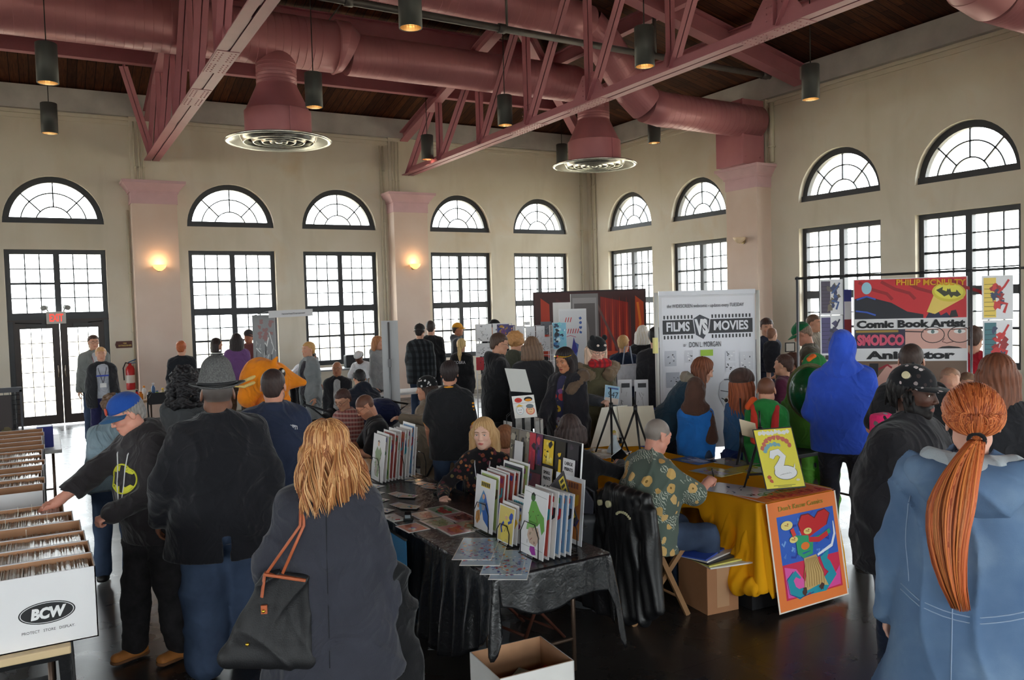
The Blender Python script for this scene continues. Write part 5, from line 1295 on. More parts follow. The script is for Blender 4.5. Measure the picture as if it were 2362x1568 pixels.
def sk_blue(a):
 a.rect(.04, .03, .96, .97, (232, 230, 230)); a.rect(.28, .80, .74, .90, (226, 196, 50))
 for k in range(5): a.poly([(.3+.09*k, .815), (.36+.09*k, .81), (.37+.09*k, .885), (.3+.09*k, .89)], (40, 36, 20))
 a.poly([(.42, .74), (.55, .66), (.74, .42), (.84, .06), (.5, .2), (.36, .45)], (48, 100, 180)); a.poly([(.42, .74), (.5, .66), (.46, .4), (.3, .2), (.22, .5)], (90, 150, 200)); a.ell(.45, .62, .07, .05, (214, 170, 140)); a.poly([(.36, .5), (.58, .52), (.54, .38), (.4, .36)], (150, 150, 160)); a.poly([(.12, .3), (.3, .36), (.34, .18), (.2, .08), (.1, .16)], (210, 150, 80)); a.ell(.2, .42, .05, .04, (200, 150, 110)); a.line([(.2, .34), (.26, .2), (.18, .1)], .03, (120, 80, 40))
def sk_green(a):
 a.rect(.03, .02, .97, .98, (232, 231, 231)); a.line([(.06, .93), (.94, .90)], .006, (60, 60, 60)); a.line([(.05, .12), (.95, .12)], .006, (90, 90, 90))
 a.poly([(.34, .80), (.52, .82), (.70, .70), (.90, .62), (.96, .44), (.86, .36), (.74, .52), (.66, .46), (.3, .45), (.26, .62)], (110, 170, 80)); a.poly([(.24, .46), (.62, .46), (.58, .40), (.22, .36)], (140, 190, 110)); a.ell(.40, .86, .09, .06, (70, 110, 60)); a.line([(.33, .89), (.40, .925), (.48, .89)], .05, (30, 34, 30))
 a.poly([(.32, .40), (.7, .44), (.8, .3), (.66, .16), (.4, .18), (.28, .28)], (206, 180, 160)); a.poly([(.44, .14), (.62, .15), (.7, .04), (.54, .02), (.42, .08)], (160, 60, 160))
 r = random.Random(9)
 for k in range(16): x, y = r.uniform(.3, .75), r.uniform(.18, .7); a.line([(x, y), (x+r.uniform(-.08, .08), y+r.uniform(-.06, .06))], .014, r.choice([(60, 40, 36), (50, 90, 40), (120, 40, 40)]))
prints_rack(2.30, 4.33, 8, .25, .34, .034, 'black wire rack holding tall prints beside the display board, left group', 'tall print in the left wire rack', 3, sk_blue, hstep=.02, ystep=.004)
prints_rack(2.28, 4.05, 6, .19, .22, .03, 'low wire rack with red and yellow comics between the two taller groups', 'red toned comic in the low middle rack', 7, cover(71, (226, 206, 120), False, .05, 8, [(60, 90, 180), (240, 220, 110), (40, 40, 60)]), hstep=.035, ystep=.0)
prints_rack(2.28, 3.72, 6, .25, .37, .036, 'black wire rack at the table corner behind the green figure drawing', 'print in the corner wire rack', 11, sk_green, hstep=-.02)
sheet('art_print', (2.60, 4.12, ZTB+.012), (0, -1, 0), (.1, 0, 1), .30, .38, .003, (226, 228, 232), cover(91, (190, 120, 60), True, .1, 10, [(220, 170, 50), (120, 60, 40), (60, 60, 120)]), label='tall print with orange panel leaning on the display board', cat='print')
sheet('art_print', (2.50, 3.86, ZTB+.09), (0, -.8, .6), (.1, .6, .8), .20, .30, .003, (60, 56, 60), lambda a: [a.rect(.05, .05, .95, .95, (40, 38, 42)), a.rect(.62, .08, .93, .92, (214, 190, 60))]+[a.rect(.68, .12+.1*k, .88, .18+.1*k, (50, 46, 30)) for k in range(8)], label='dark print with yellow strip tilted on its corner in the right wire rack', cat='print')
prints_rack(2.28, 6.12, 11, .26, .37, .033, 'wire rack with plastic sleeved comics at the far end of the black cloth', 'plastic sleeved comic in the far wire rack', 17, sketch(4, ((150, 170, 130), (190, 180, 170))), lean=.1, hstep=.012, ystep=.012)
p = at_z(1205, 1235, ZTB+.004); flat(1190, 1232, .12, .16, .5, 'single pale postcard lying under the print racks', lines_bw(3), cat='card', name='art_card')
# small beige table with wooden box by the bald man
folding_table('folding_table', 1.98, 2.62, 6.80, 7.36, .74, 'small beige table in front of the bald man', (206, 172, 128))
# gold cloth tables
GX0, GX1, GY0 = 4.16, 4.92, 3.98
folding_table('folding_table', GX0+.01, GX1-.01, GY0+.01, 6.43, ZTB-.006, 'long folding table under the golden cloth')
def Lg(side, t):
 if side == 'W': u = 1-t; return .55-.35*min(1, u/.22)+.05*math.sin(u*20) if u < .5 else .3
 if side == 'cSW': return .60
 if side == 'S': return .64
 if side == 'cSE': return .71
 if side == 'E': return .70
 return .5
drape('golden_tablecloth', GX0, GX1, GY0, 6.44, ZTB, Lg, GOLDCLOTH(), .028, 8, .10, 'golden yellow cloth draped over the artist\'s long table', corner=.3, wl=.2)
b = MB()
V, Q = sdf_mesh([cone((GX0+.04, GY0+.08, .66), (GX0-.07, GY0+.12, .20), .03, .085, .08), cone((GX0+.04, GY0+.26, .66), (GX0-.08, GY0+.30, .22), .03, .085, .08), cone((GX0+.04, GY0+.44, .66), (GX0-.07, GY0+.46, .34), .03, .06, .08), cone((GX0-.06, GY0+.02, .19), (GX0-.07, GY0+.40, .22), .07, .06, .05)], .009, (), lambda X, Y, Z: .010*np.sin(Y*42+3*np.sin(Z*8))+.006*np.sin(Y*90+Z*20))
# the bunched corner is part of the cloth
gc = [o for o in COL.objects if o.name.startswith('golden_tablecloth')][0]
np_mesh('bunched_corner', [(V, Q)], GOLDCLOTH(), gc)
# orange poster folded over the table end
root = empty('folded_poster', 'orange poster with a hula dancer painting draped over the end of the golden table', 'poster', (4.20, GY0-.125, 0)); Wp = .70
OR = (238, 128, 60)
def dposter(a):
 a.rect(0, 0, 1, 1, (236, 226, 214)); a.rect(.02, .012, .98, 1, OR); a.rect(.12, .42, .93, .86, (44, 96, 196)); a.rect(.12, .10, .93, .42, (214, 40, 80))
 r = random.Random(3)
 for k in range(26): x, y = r.uniform(.14, .85), r.uniform(.46, .84); a.line([(x, y), (x+r.uniform(-.06, .08), y+r.uniform(-.03, .03)), (x+r.uniform(-.02, .1), y+r.uniform(-.05, .05))], .022, r.choice([(120, 170, 230), (40, 80, 190), (90, 140, 220), (30, 60, 160)]))
 a.poly([(.14, .12), (.3, .11), (.42, .2), (.3, .36), (.14, .40)], (226, 90, 170)); a.poly([(.6, .11), (.9, .12), (.92, .3), (.8, .2)], (226, 80, 160))
 a.poly([(.46, .60), (.80, .70), (.86, .80), (.80, .845), (.70, .83), (.64, .78), (.56, .83), (.46, .83), (.40, .76), (.42, .68)], (206, 30, 36)); a.line([(.42, .69), (.40, .76), (.46, .835), (.56, .835), (.64, .785), (.70, .835), (.80, .85), (.865, .80), (.80, .70)], .012, (110, 15, 30))
 a.line([(.62, .44), (.84, .50), (.90, .60), (.90, .72)], [.02, .035, .03, .01], (235, 240, 250))
 teal = (30, 150, 170); a.line([(.50, .16), (.30, .13), (.22, .18), (.20, .28), (.28, .32), (.34, .27)], [.05, .10, .10, .09, .06, .02], teal); a.line([(.45, .14), (.66, .15), (.80, .24), (.74, .33), (.70, .40), (.78, .46)], [.08, .12, .12, .11, .10, .02], teal); a.line([(.5, .115), (.3, .095), (.17, .15), (.15, .28), (.25, .345)], .008, (20, 60, 130))
 a.poly([(.42, .44), (.60, .45), (.68, .22), (.72, .14), (.58, .17), (.46, .15), (.36, .14), (.42, .28)], (206, 172, 110))
 for k in range(9): x = .38+.035*k; a.line([(.45+.017*k, .43), (x+.01, .28), (x, .17)], .008, (150, 116, 60))
 gr = (40, 160, 110); a.line([(.36, .60), (.36, .50), (.42, .46), (.54, .48), (.56, .58)], .04, gr); a.line([(.30, .70), (.36, .62), (.5, .58), (.7, .60), (.84, .64)], .045, gr); a.poly([(.36, .66), (.52, .64), (.54, .50), (.38, .49)], gr); a.ell(.46, .55, .06, .035, (236, 120, 40)); a.line([(.52, .60), (.66, .58), (.8, .62)], .05, (206, 40, 50))
 for (x, y) in ((.24, .77), (.52, .68), (.31, .63)): a.ell(x, y, .082 if x == .24 else .058, .042 if x == .24 else .03, (236, 216, 130)); a.line([(x-.03, y+.005), (x+.02, y-.005)], .008, (170, 110, 40)); a.ell(x+.015, y+.012, .01, .006, (170, 60, 40))
 a.line([(.30, .73), (.33, .66)], .05, (220, 60, 50))
 a.blob(.38, .145, .035, (70, 40, 30), r); a.blob(.62, .15, .035, (70, 40, 30), r)
Hp = .80
sheet('hanging_half', (0, -.02, .02), (1, 0, 0), Vector((-.02, .13, 1)).normalized(), Wp, .738, .002, OR, dposter, parent=root)
def dtop(a): a.rect(0, 0, 1, 1, (236, 226, 214)); a.rect(.02, .0, .98, .97, OR)
sheet('folded_half', (-.015, .085, .757), (1, 0, 0), (0, 1, 0), Wp, .29, .002, OR, dtop, parent=root)
text_mesh('lettering', 'GO WILD -', .08, M((90, 130, 50), .6, var=0), root, frame((.32, .26, .7582), (1, 0, 0), (0, 1, 0)), width=.40, height=.07)
text_mesh('lettering', 'HULA HULA', .08, M((190, 40, 40), .6, var=0), root, frame((.37, .155, .7582), (1, 0, 0), (0, 1, 0)), width=.54, height=.085)
V2 = Vector((-.02, .13, 1)).normalized(); text_mesh('lettering', "Don't Know Comics", .05, M((150, 150, 50), .6, var=0), root, frame(Vector((.33, -.02, .02))+V2*.69+Vector((0, -.006, 0)), (1, 0, 0), V2), width=.44, height=.034)
# easels
def easel(label, P0, rz, h=.5, spread=.2, ledge=True, top=True):
 root = empty('easel', label, 'easel', P0, rz); m = M((26, 26, 28), .45, var=.05); k = (0, .03, h*.9)
 for a_ in ((-spread, -.04, 0), (spread, -.04, 0), (0, spread*1.5, 0)):
  b = MB(); b.tube([k, ((k[0]+a_[0])/2, (k[1]+a_[1])/2, k[2]/2), a_], [.011, .010, .007], 8); b.sphere(a_, .012, 8, 6); b.build('leg', m, root)
 b = MB(); b.cyl((0, .03, h*.82), (0, .03, h*.98), .018, 12); b.tube([(0, .03, h*.9), (0, .045, h*1.25)], .007, 8); b.build('mast', m, root)
 if ledge: b = MB(); b.beam((-spread*.8, -.05, h*.22), (spread*.8, -.05, h*.22), .03, .012); b.build('ledge', m, root)
 return root
e1 = at_z(1800, 1128, ZTB+.012)
easel('black tripod easel on the end of the golden table holding the yellow swan print', (4.60, 4.34, ZTB+.004), -.35, .44, .17, ledge=True)
def dswan(a):
 a.rect(.0, .0, 1, 1, (40, 38, 36)); a.rect(.02, .02, .98, .98, (236, 222, 70)); r = random.Random(2)
 for k in range(8): a.blob(.16+.1*k, .92+.01*math.sin(k*2), .055, (236, 234, 228), r)
 for k in range(9): t = PI*(.92-.1*k); a.blob(.5+.36*math.cos(t), .62+.22*math.sin(t), .06, (206, 110, 90), r, 9, .3)
 for k in range(6): t = PI*(.95-.12*k); a.blob(.44+.25*math.cos(t), .60+.13*math.sin(t), .05, (130, 180, 190), r, 9, .3)
 o_ = (60, 60, 60)
 for c_, g in ((o_, .012), ((244, 244, 244), 0)):
  a.line([(.30, .50), (.36, .58), (.50, .60), (.60, .52), (.52, .42), (.42, .34), (.45, .25)], [.10+g, .17+g, .16+g, .15+g, .16+g, .2+g, .26+g], c_); a.ell(.58, .26, .28+g, .11+g*.7, c_); a.poly([(.74, .26), (.86, .40), (.80, .20)], c_)
 for k in range(5): a.line([(.42+.06*k, .22+.01*k), (.52+.05*k, .24)], .006, (120, 120, 120))
 a.blob(.14, .20, .05, (200, 90, 60), r); a.blob(.18, .14, .04, (200, 90, 60), r); a.ell(.84, .13, .05, .018, (236, 220, 200)); a.rect(.2, .055, .75, .062, (90, 80, 40)); a.rect(.3, .035, .65, .042, (90, 80, 40))
BL = at_z(1768, 1131, .80); D_ = (BL-Vector((0, 0, CAMZ))).dot(CFW_); TL, TR = at(1736, 990, D_+.13), at(1816, 984, D_+.16)
sheet('framed_print', BL, TR-TL, TL-BL, (TR-TL).length*1.12, (TL-BL).length, .008, (40, 38, 36), dswan, label='bright yellow print of a white long-necked bird on the table easel', cat='print')
for i, (tl, tr, bl, D1, D2, lab) in enumerate((((1388, 940), (1436, 935), (1362, 1033), 7.15, 7.05, 'white mounting board leaning on the left of the two back easels'), ((1424, 938), (1505, 935), (1438, 1030), 7.0, 6.9, 'cream mounting board on the right of the two back easels'))):
 BL = at_z(*bl, ZTB+.012); D1 = (BL-Vector((0, 0, CAMZ))).dot(CFW_)+.08; TL, TR = at(*tl, D1), at(*tr, D1+.05)
 sheet('mounting_board', BL, TR-TL, TL-BL, (TR-TL).length*(1.25 if i == 0 else 1.02), (TL-BL).length, .006, ((232, 228, 214), (222, 212, 190))[i], None, M(((232, 228, 214), (222, 212, 190))[i], .7, var=.03), label=lab, cat='board')
easel('black tripod easel before the white board, left of the far pair', tuple(at_z(1412, 1052, ZTB+.004)), 2.5, .50, .16, ledge=False)
easel('black tripod easel before the cream board, right of the far pair', tuple(at_z(1466, 1046, ZTB+.004)), 2.7, .46, .14, ledge=False)
def dflatart(seed, bg):
 return cover(seed, bg, False, .03, 12, [(236, 234, 228), (230, 214, 90), (190, 180, 160), (200, 150, 90)])
for i, (x, y, w, l, a_, bg, lab) in enumerate(((1700, 1130, .30, .46, .3, (226, 222, 214), 'large white drawing sheet the artist in the flowered shirt is inking'), (1745, 1085, .28, .4, .1, (226, 210, 90), 'yellow print lying at the front of the golden table behind the drawing sheet'), (1690, 1066, .26, .36, .0, (150, 140, 130), 'grey toned print lying on the golden table by the children'), (1650, 1088, .26, .34, .1, (226, 216, 120), 'pale yellow print lying near the artist\'s hand'), (1600, 1062, .24, .34, .05, (120, 120, 130), 'dark framed print lying behind the artist\'s shoulder'))):
 flat(x, y, w, l, a_, lab, lines_bw(4, 9) if i == 0 else dflatart(300+i, bg), base=bg if i else (228, 226, 222), z=ZTB+.006)
flat(1440, 1078, .2, .28, .4, 'small stack of comics lying on the golden cloth left of the artist', dflatart(320, (200, 190, 150)), z=ZTB+.006, th=.012, name='comic_stack', cat='comics')
for i in range(4):
 flat(1385+i*3, 1047-i*1, .3, .4, .15*i, 'large magazine on the far end of the golden table, %s of the pile' % ('bottom', 'second', 'third', 'top')[i], dflatart(330+i, ((214, 90, 50), (226, 222, 214), (200, 196, 190), (220, 214, 206))[i]), z=ZTB+.006+.008*i, th=.006, name='magazine', cat='magazine', group=None)
p = at_z(1418, 1046, ZTB+.02); root = empty('doll_figurine', 'small doll in a pale blue gown standing on the golden table by the easels', 'figurine', p)
b = MB(); b.lathe([(0, 0), (.075, 0), (.07, .03), (.035, .10), (.02, .13), (.026, .15), (.018, .17), (0, .175)], (0, 0, 0), 18); b.build('gown', M((206, 222, 230), .5, var=.1, vs=20), root)
b = MB(); b.sphere((0, 0, .185), .016, 10, 8); b.tube([(.02, 0, .155), (.045, -.01, .12)], .006, 6); b.tube([(-.02, 0, .155), (-.045, -.01, .12)], .006, 6); b.build('figure', M((226, 190, 165), .6, var=.03), root)
b = MB(); b.sphere((0, .004, .195), (.019, .019, .02), 10, 8); b.build('doll_hair', M((214, 190, 90), .7, var=.1), root)
# boxes under the golden table
def carton(name, label, c, d, rz, col, tape=None, open_=False, inner=(172, 130, 98), cat='box', extra=None, group=None, bevel=.003):
 root = empty(name, label, cat, (c[0], c[1], c[2]), rz, group); w, l, h = d; t = .006; b = MB(); cm = M(col, .75, var=.05, vs=5)
 if not open_: b.box((-w/2, -l/2, 0), (w/2, l/2, h)); b.build('box_body', cm, root, bevel=bevel)
 else:
  im = M(inner, .85, var=.1, vs=9, name='kraft_board')
  for (x0, y0, x1, y1) in ((-w/2, -l/2, w/2, -l/2+t), (-w/2, l/2-t, w/2, l/2), (-w/2, -l/2, -w/2+t, l/2), (w/2-t, -l/2, w/2, l/2)): b.box((x0, y0, 0), (x1, y1, h))
  b.box((-w/2, -l/2, 0), (w/2, l/2, t)); b.build('box_body', cm, root)
  b = MB(); e = .001
  for (x0, y0, x1, y1) in ((-w/2+t, -l/2+t, w/2-t, -l/2+t+e), (-w/2+t, l/2-t-e, w/2-t, l/2-t), (-w/2+t, -l/2+t, -w/2+t+e, l/2-t), (w/2-t-e, -l/2+t, w/2-t, l/2-t)): b.box((x0, y0, t), (x1, y1, h+.001))
  b.box((-w/2+t, -l/2+t, t), (w/2-t, l/2-t, t+e)); b.build('lining', im, root)
 if tape: b = MB(); b.box((-.05, -l/2-.001, h*.12), (.05, -l/2, h)); b.box((-.05, -l/2, h), (.05, l/2, h+.001)); b.build('tape', M(tape, .35, var=.03), root)
 return root
carton('cardboard_box', 'brown taped cardboard box on the floor under the golden table', (3.98, 4.28, 0), (.26, .34, .34), -.12, (172, 122, 86), (190, 148, 112))
carton('storage_box', 'glossy black storage box beside the brown cardboard box', (4.33, 4.22, 0), (.34, .42, .27), -.08, (24, 24, 27), cat='box')
for i in range(5):
 bb = at_z(1716, 1316, .40); cols = ((60, 90, 190), (235, 232, 225), (40, 40, 46), (226, 220, 120), (236, 234, 230))
 sheet('portfolio', (3.80, 4.06+.01*i, .352+.012*i), (math.cos(.15*i-.2), math.sin(.15*i-.2), 0), (-math.sin(.15*i-.2), math.cos(.15*i-.2), 0), .36, .28, .01, cols[4-i], None, M(cols[4-i], .35, var=.04), label='%s flat folder in the pile on top of the brown box' % ('lowest', 'second', 'middle', 'fourth', 'topmost bright blue')[i], cat='folder')
# white box under the near end of the black table
r_ = carton('comic_box', 'open white cardboard box on the floor at the near end of the black table', (2.06, 3.60, 0), (.42, .36, .34), -.06, (232, 230, 226), open_=True)
for i, (x, y, c) in enumerate(((.0, .05, (150, 180, 190)), (.12, -.02, (200, 60, 60)), (-.12, -.08, (210, 200, 180)))):
 b = MB(); b.beam((x-.06, y, .16+.02*i), (x+.08, y+.06, .21+.01*i), .07, .004, (0, 0, 1)); o = b.build('leaflet', M(c, .3, var=.2, vs=30), loc=(2.06, 3.60, 0)); tag(o, ('pale blue', 'red', 'buff')[i]+' leaflet lying inside the open white box', 'leaflet')
# items under the black table
carton('storage_box', 'black crate under the black table behind the hanging blue sign', (2.28, 5.3, 0), (.5, .4, .28), .1, (26, 26, 28))
sheet('plastic_sleeve', (1.98, 4.62, .03), (.8, -.5, 0), (.5, .8, .1), .5, .34, .003, (110, 112, 116), sketch(8, ((90, 110, 80), (120, 70, 66))), GLOSSPRINT(), label='clear sleeve with a print lying on the floor under the black table', cat='print')
folding_chair('brown tubular folding chair pushed under the black table', 2.55, 4.5, 1.8, (96, 56, 44), (110, 64, 50))
# long comic boxes on the left
@once('sleeved_comics')
def COMICM(t):
 t.set(.25, 0, .5); v = t.coord((1, 1, 1)); w = t.add('ShaderNodeTexWhiteNoise', noise_dimensions='1D')
 sep = t.add('ShaderNodeSeparateXYZ'); t.link(v, sep.inputs[0]); t.link(t.math('FLOOR', t.math('MULTIPLY', sep.outputs[0], 260)), w.inputs['W'])
 t.base(t.mix(.25, t.ramp(w.outputs[0], [(0, rgb(205, 200, 188)), (.5, rgb(232, 230, 222)), (.9, rgb(186, 178, 160)), (1, rgb(190, 150, 140))]), t.ramp(t.noise(v, 14, 3), [(.3, rgb(160, 150, 130)), (.7, rgb(250, 250, 250))]))); return t.m
WBOX = M((232, 231, 232), .7, var=.03, vs=3, name='white_box_board'); KRAFT = M((174, 130, 98), .85, var=.1, vs=8, name='kraft_board')
def long_box(xr, y, w, L, label, fill=.27, z=.735, h=.315, seed=0, logo=False, tab=None, top=None):
 root = empty('comic_box', label, 'comic box', (xr-L/2, y+w/2, z), group=None); t = .005; r = random.Random(seed)
 b = MB(); l2, w2 = L/2, w/2
 for (x0, y0, x1, y1) in ((-l2, -w2, l2, -w2+t), (-l2, w2-t, l2, w2), (-l2, -w2, -l2+t, w2), (l2-t, -w2, l2, w2)): b.box((x0, y0, 0), (x1, y1, h))
 b.box((-l2, -w2, 0), (l2, w2, t)); b.build('box_body', WBOX, root)
 b = MB(); e = .0012
 for (x0, y0, x1, y1) in ((-l2+t, -w2+t, l2-t, -w2+t+e), (-l2+t, w2-t-e, l2-t, w2-t), (-l2+t, -w2+t, -l2+t+e, w2-t), (l2-t-e, -w2+t, l2-t, w2-t)): b.box((x0, y0, .02), (x1, y1, h-.002))
 b.build('lining', KRAFT, root)
 n = int((L-.03)/.0042); b = MB()
 for i in range(n):
  x = -l2+.012+i*.0042; hh = fill-.012*r.random()-(.03 if r.random() < .01 else 0); ln = .004*math.sin(i*.21)
  b.cbox((x, r.uniform(-.002, .002), .005+hh/2), (.0040, w-.022, hh))
 o = b.build('packed_comics', COMICM(), root, ); o['kind'] = 'stuff'
 for k in range(tab or 0):
  b = MB(); x = r.uniform(-.0, l2-.05); b.box((x, -.02, fill-.03), (x+.0015, .02, fill+.055)); b.build('divider_tab', M((226, 222, 206), .4, var=.03), root)
 if logo:
  def lg(a):
   a.ell(.5, .5, .5, .46, (34, 34, 36), 40); a.ell(.5, .5, .475, .42, (232, 231, 232), 40); a.ell(.5, .5, .46, .395, (34, 34, 36), 40)
  b = MB(); a = Art(b, (l2-.30, -w2-.0005, .095), (1, 0, 0), (0, 0, 1), .215, .105); lg(a); b.build('logo', PRINT(), root)
  text_mesh('logo_lettering', 'BCW', .07, M((236, 236, 236), .6, var=0), root, frame((l2-.1925, -w2-.0025, .147), (1, 0, 0), (0, 0, 1)), width=.135, height=.05, bold=.004, shear=.15, extrude=.0003)
  text_mesh('logo_lettering', 'PROTECT   STORE   DISPLAY.', .014, M((60, 60, 62), .6, var=0), root, frame((l2-.19, -w2-.0008, .072), (1, 0, 0), (0, 0, 1)), width=.20, height=.012, extrude=.0002)
 return root
ynear = [4.03, 4.285, 4.525, 4.75, 5.01, 5.27]; xr_ = [.155, .15, .14, .13, .10, .06]
for i, y in enumerate(ynear):
 w = (ynear[i+1]-y if i+1 < len(ynear) else .26)-.008
 long_box(xr_[i], y, w, .72, ('front white comic box with the black oval logo, nearest the camera', 'comic box right behind the front logo box', 'third comic box from the camera on the left table', 'fourth comic box, with the clear divider tabs', 'fifth comic box, half empty with bare kraft wall', 'comic box under the capped man\'s hand, last of the near group')[i], (.292, .30, .30, .27, .295, .295)[i], seed=i, logo=i == 0, tab=(0, 0, 0, 1, 2, 2)[i])
yfar = [6.0, 6.27, 6.53, 6.80, 7.06, 7.33, 7.6, 7.9, 8.2, 8.5, 8.8, 9.1, 9.4]
for i, y in enumerate(yfar[:-1]):
 w = yfar[i+1]-y-.01
 long_box(-.04+.012*math.sin(i*2), y, w, .72, 'comic box in the far left group, %s row from its near end' % ('first', 'second', 'third', 'fourth', 'fifth', 'sixth', 'seventh', 'eighth', 'ninth', 'tenth', 'eleventh', 'twelfth')[i], (.24, .295, .30, .22, .30, .30, .30, .28, .14, .28, .25, .2)[i], seed=20+i, tab=1 if i in (3, 5, 8, 10) else 0)
folding_table('folding_table', -.68, .045, 3.98, 5.75, .735, 'beige folding table carrying the front comic boxes', (216, 190, 148))
folding_table('folding_table', -.78, -.08, 5.95, 7.72, .735, 'beige folding table carrying the first half of the far comic boxes', (216, 190, 148))
folding_table('folding_table', -.78, -.08, 7.75, 9.5, .735, 'beige folding table carrying the last of the far comic boxes', (216, 190, 148))
b = MB(); b.box((-.6, 4.3, .0), (-.02, 4.9, .28)); tag(b.build('storage_box', M((58, 58, 60), .6, var=.08), bevel=.01), 'grey lidded bin under the front comic box table', 'box')
carton('comic_box', 'white lidded box on the floor in the bottom left corner', (-.22, 4.08, 0), (.30, .14, .36), 0, (196, 204, 206))
drape('black_table_skirt', -.66, .04, 4.02, 5.74, .700, lambda s, t: .695 if s in ('E', 'cSE', 'cNE') else .03, cloth((20, 20, 22)), .012, 5, .02, 'black skirt cloth hanging from the comic box table', 'cloth')
# wire grid rack with a painting, blue bin
root = empty('grid_rack', 'black wire grid panel standing at the left edge beyond the comic boxes', 'rack', (-.52, 9.75, 0)); wm = M((50, 50, 54), .4, .5, var=0)
b = MB()
for i in range(13): b.cyl((-.3+.05*i, 0, .02), (-.3+.05*i, 0, 1.42), .003, 5)
b.build('vertical_wires', wm, root); b = MB()
for i in range(29): b.cyl((-.3, .004, .02+.05*i), (.3, .004, .02+.05*i), .003, 5)
b.build('cross_wires', wm, root); b = MB(); b.box((-.31, -.01, 1.40), (.31, .012, 1.45)); b.box((.29, -.01, 0), (.31, .01, 1.42)); b.build('frame_rail', wm, root)
def dgreen(a):
 a.rect(.02, .02, .98, .98, (52, 44, 44)); r = random.Random(4)
 for k in range(10): a.blob(r.uniform(.1, .5), r.uniform(.6, .92), .1, r.choice([(110, 60, 70), (130, 80, 60), (90, 50, 90)]), r)
 g = (150, 160, 50); a.ell(.55, .76, .045, .035, g); a.poly([(.45, .70), (.65, .70), (.62, .56), (.66, .46), (.44, .46), (.48, .56)], g); a.line([(.46, .69), (.36, .60), (.44, .52)], .05, g); a.line([(.64, .69), (.72, .6), (.68, .5)], .05, g); a.line([(.48, .46), (.46, .3), (.52, .14)], .08, g); a.line([(.62, .46), (.74, .34), (.62, .2)], .08, g)
 for k in range(6): a.blob(r.uniform(.05, .9), r.uniform(.04, .14), .08, (90, 80, 50), r)
sheet('poster', (-.80, 9.72, .98), (1, 0, 0), (0, -.05, 1), .50, .40, .004, (30, 28, 30), dgreen, label='dark painting with a yellow green figure clipped on the wire grid', cat='poster')
b = MB(); b.box((-.10, 9.75, .80), (.05, 9.95, 1.02)); tag(b.build('storage_bin', M((48, 58, 140), .45, var=.06), bevel=.01), 'small blue plastic bin standing past the far comic boxes', 'bin')
folding_table('folding_table', -.6, .12, 9.6, 10.9, .79, 'white table beyond the far comic boxes holding the blue bin', (226, 228, 228))
# table with bottles beside the exit doors
folding_table('folding_table', 1.25, 2.12, 14.6, 15.3, .745, 'beige folding table with jars and bottles beside the pink pier', (196, 160, 118))
r = random.Random(12); cols = [(200, 50, 50), (230, 150, 50), (236, 236, 230), (40, 40, 44), (70, 110, 160), (150, 190, 90), (220, 200, 150), (170, 60, 120), (200, 120, 50), (240, 200, 70), (90, 140, 90), (210, 210, 215)]
CN = ['red', 'amber', 'white', 'black', 'blue', 'lime green', 'cream', 'magenta', 'rust', 'yellow', 'dark green', 'silver']
for i in range(12):
 x = 1.30+.066*i; y = 14.72+.22*(i % 3)/2.0+.02; h = (.16, .12, .2, .14, .24, .11)[i % 6]*1.1; rr = .03+.008*(i % 2); root = empty('paint_bottle', '%s bottle on the table by the pier, %s from the left' % (CN[i], ('', 'first', 'second', 'third', 'fourth', 'fifth', 'sixth', 'seventh', 'eighth', 'ninth', 'tenth', 'eleventh', 'twelfth')[i+1]), 'bottle', (x, y, .745))
 b = MB(); b.lathe([(0, 0), (rr, 0), (rr, h*.7), (rr*.5, h*.82), (rr*.5, h*.86), (0, h*.86)], (0, 0, 0), 14); b.build('bottle_body', M(cols[i], .3, var=.03), root)
 b = MB(); b.cyl((0, 0, h*.84), (0, 0, h), rr*.6, 12); b.build('bottle_cap', M(cols[(i*5+3) % 12], .4, var=.02), root)
sheet('art_card', (1.92, 15.12, .75), (1, .1, 0), (0, .2, 1), .24, .17, .004, (236, 236, 240), None, label='blank white card propped up behind the paint bottles', cat='card')
b = MB(); b.lathe([(0, 0), (.045, 0), (.05, .03), (.03, .06), (0, .07)], (2.0, 14.8, .745), 14); tag(b.build('clay_pot', M((214, 100, 50), .6, var=.05)), 'small orange pot at the right end of the bottle table', 'pot')
folding_chair('black folding chair pushed under the bottle table', 1.65, 14.3, PI, (30, 30, 34), (24, 24, 28))
# standing banners and displays
def qsheet(name, tl, tr, bl, D, label, cat, base, draw=None, th=.01, Dr=None, Db=None, group=None, mat=None, zfloor=None):
 TL, TR, BL = at(*tl, D), at(*tr, Dr or D), at(*bl, Db or D)
 u = TR-TL; v = Vector((0, 0, 1)) if zfloor is not None or Db is None else TL-BL
 H_ = TL.z-BL.z if zfloor is None else TL.z-zfloor
 o = TL-Vector((0, 0, H_)) if v.z == 1 else BL
 return sheet(name, o, (u.x, u.y, 0) if v.z == 1 else u, v, math.hypot(u.x, u.y) if v.z == 1 else u.length, H_ if v.z == 1 else v.length, th, base, draw, mat, label=label, cat=cat, group=group), TL, TR, o
def lay_text(root, o, u, W, H, items, off=.006):
 u = Vector(u).normalized(); v = Vector((0, 0, 1)); n = u.cross(v)
 for (txt, cx, cy, w, h, col, kw) in items:
  text_mesh('lettering', txt, .1, M(col, .6, var=0), root, frame(Vector(o)+u*cx*W+v*cy*H+n*off, u+v*kw.get('slope', 0), v), width=w*W, height=h*H, bold=kw.get('bold', 0), shear=kw.get('shear', 0), extrude=.0006)
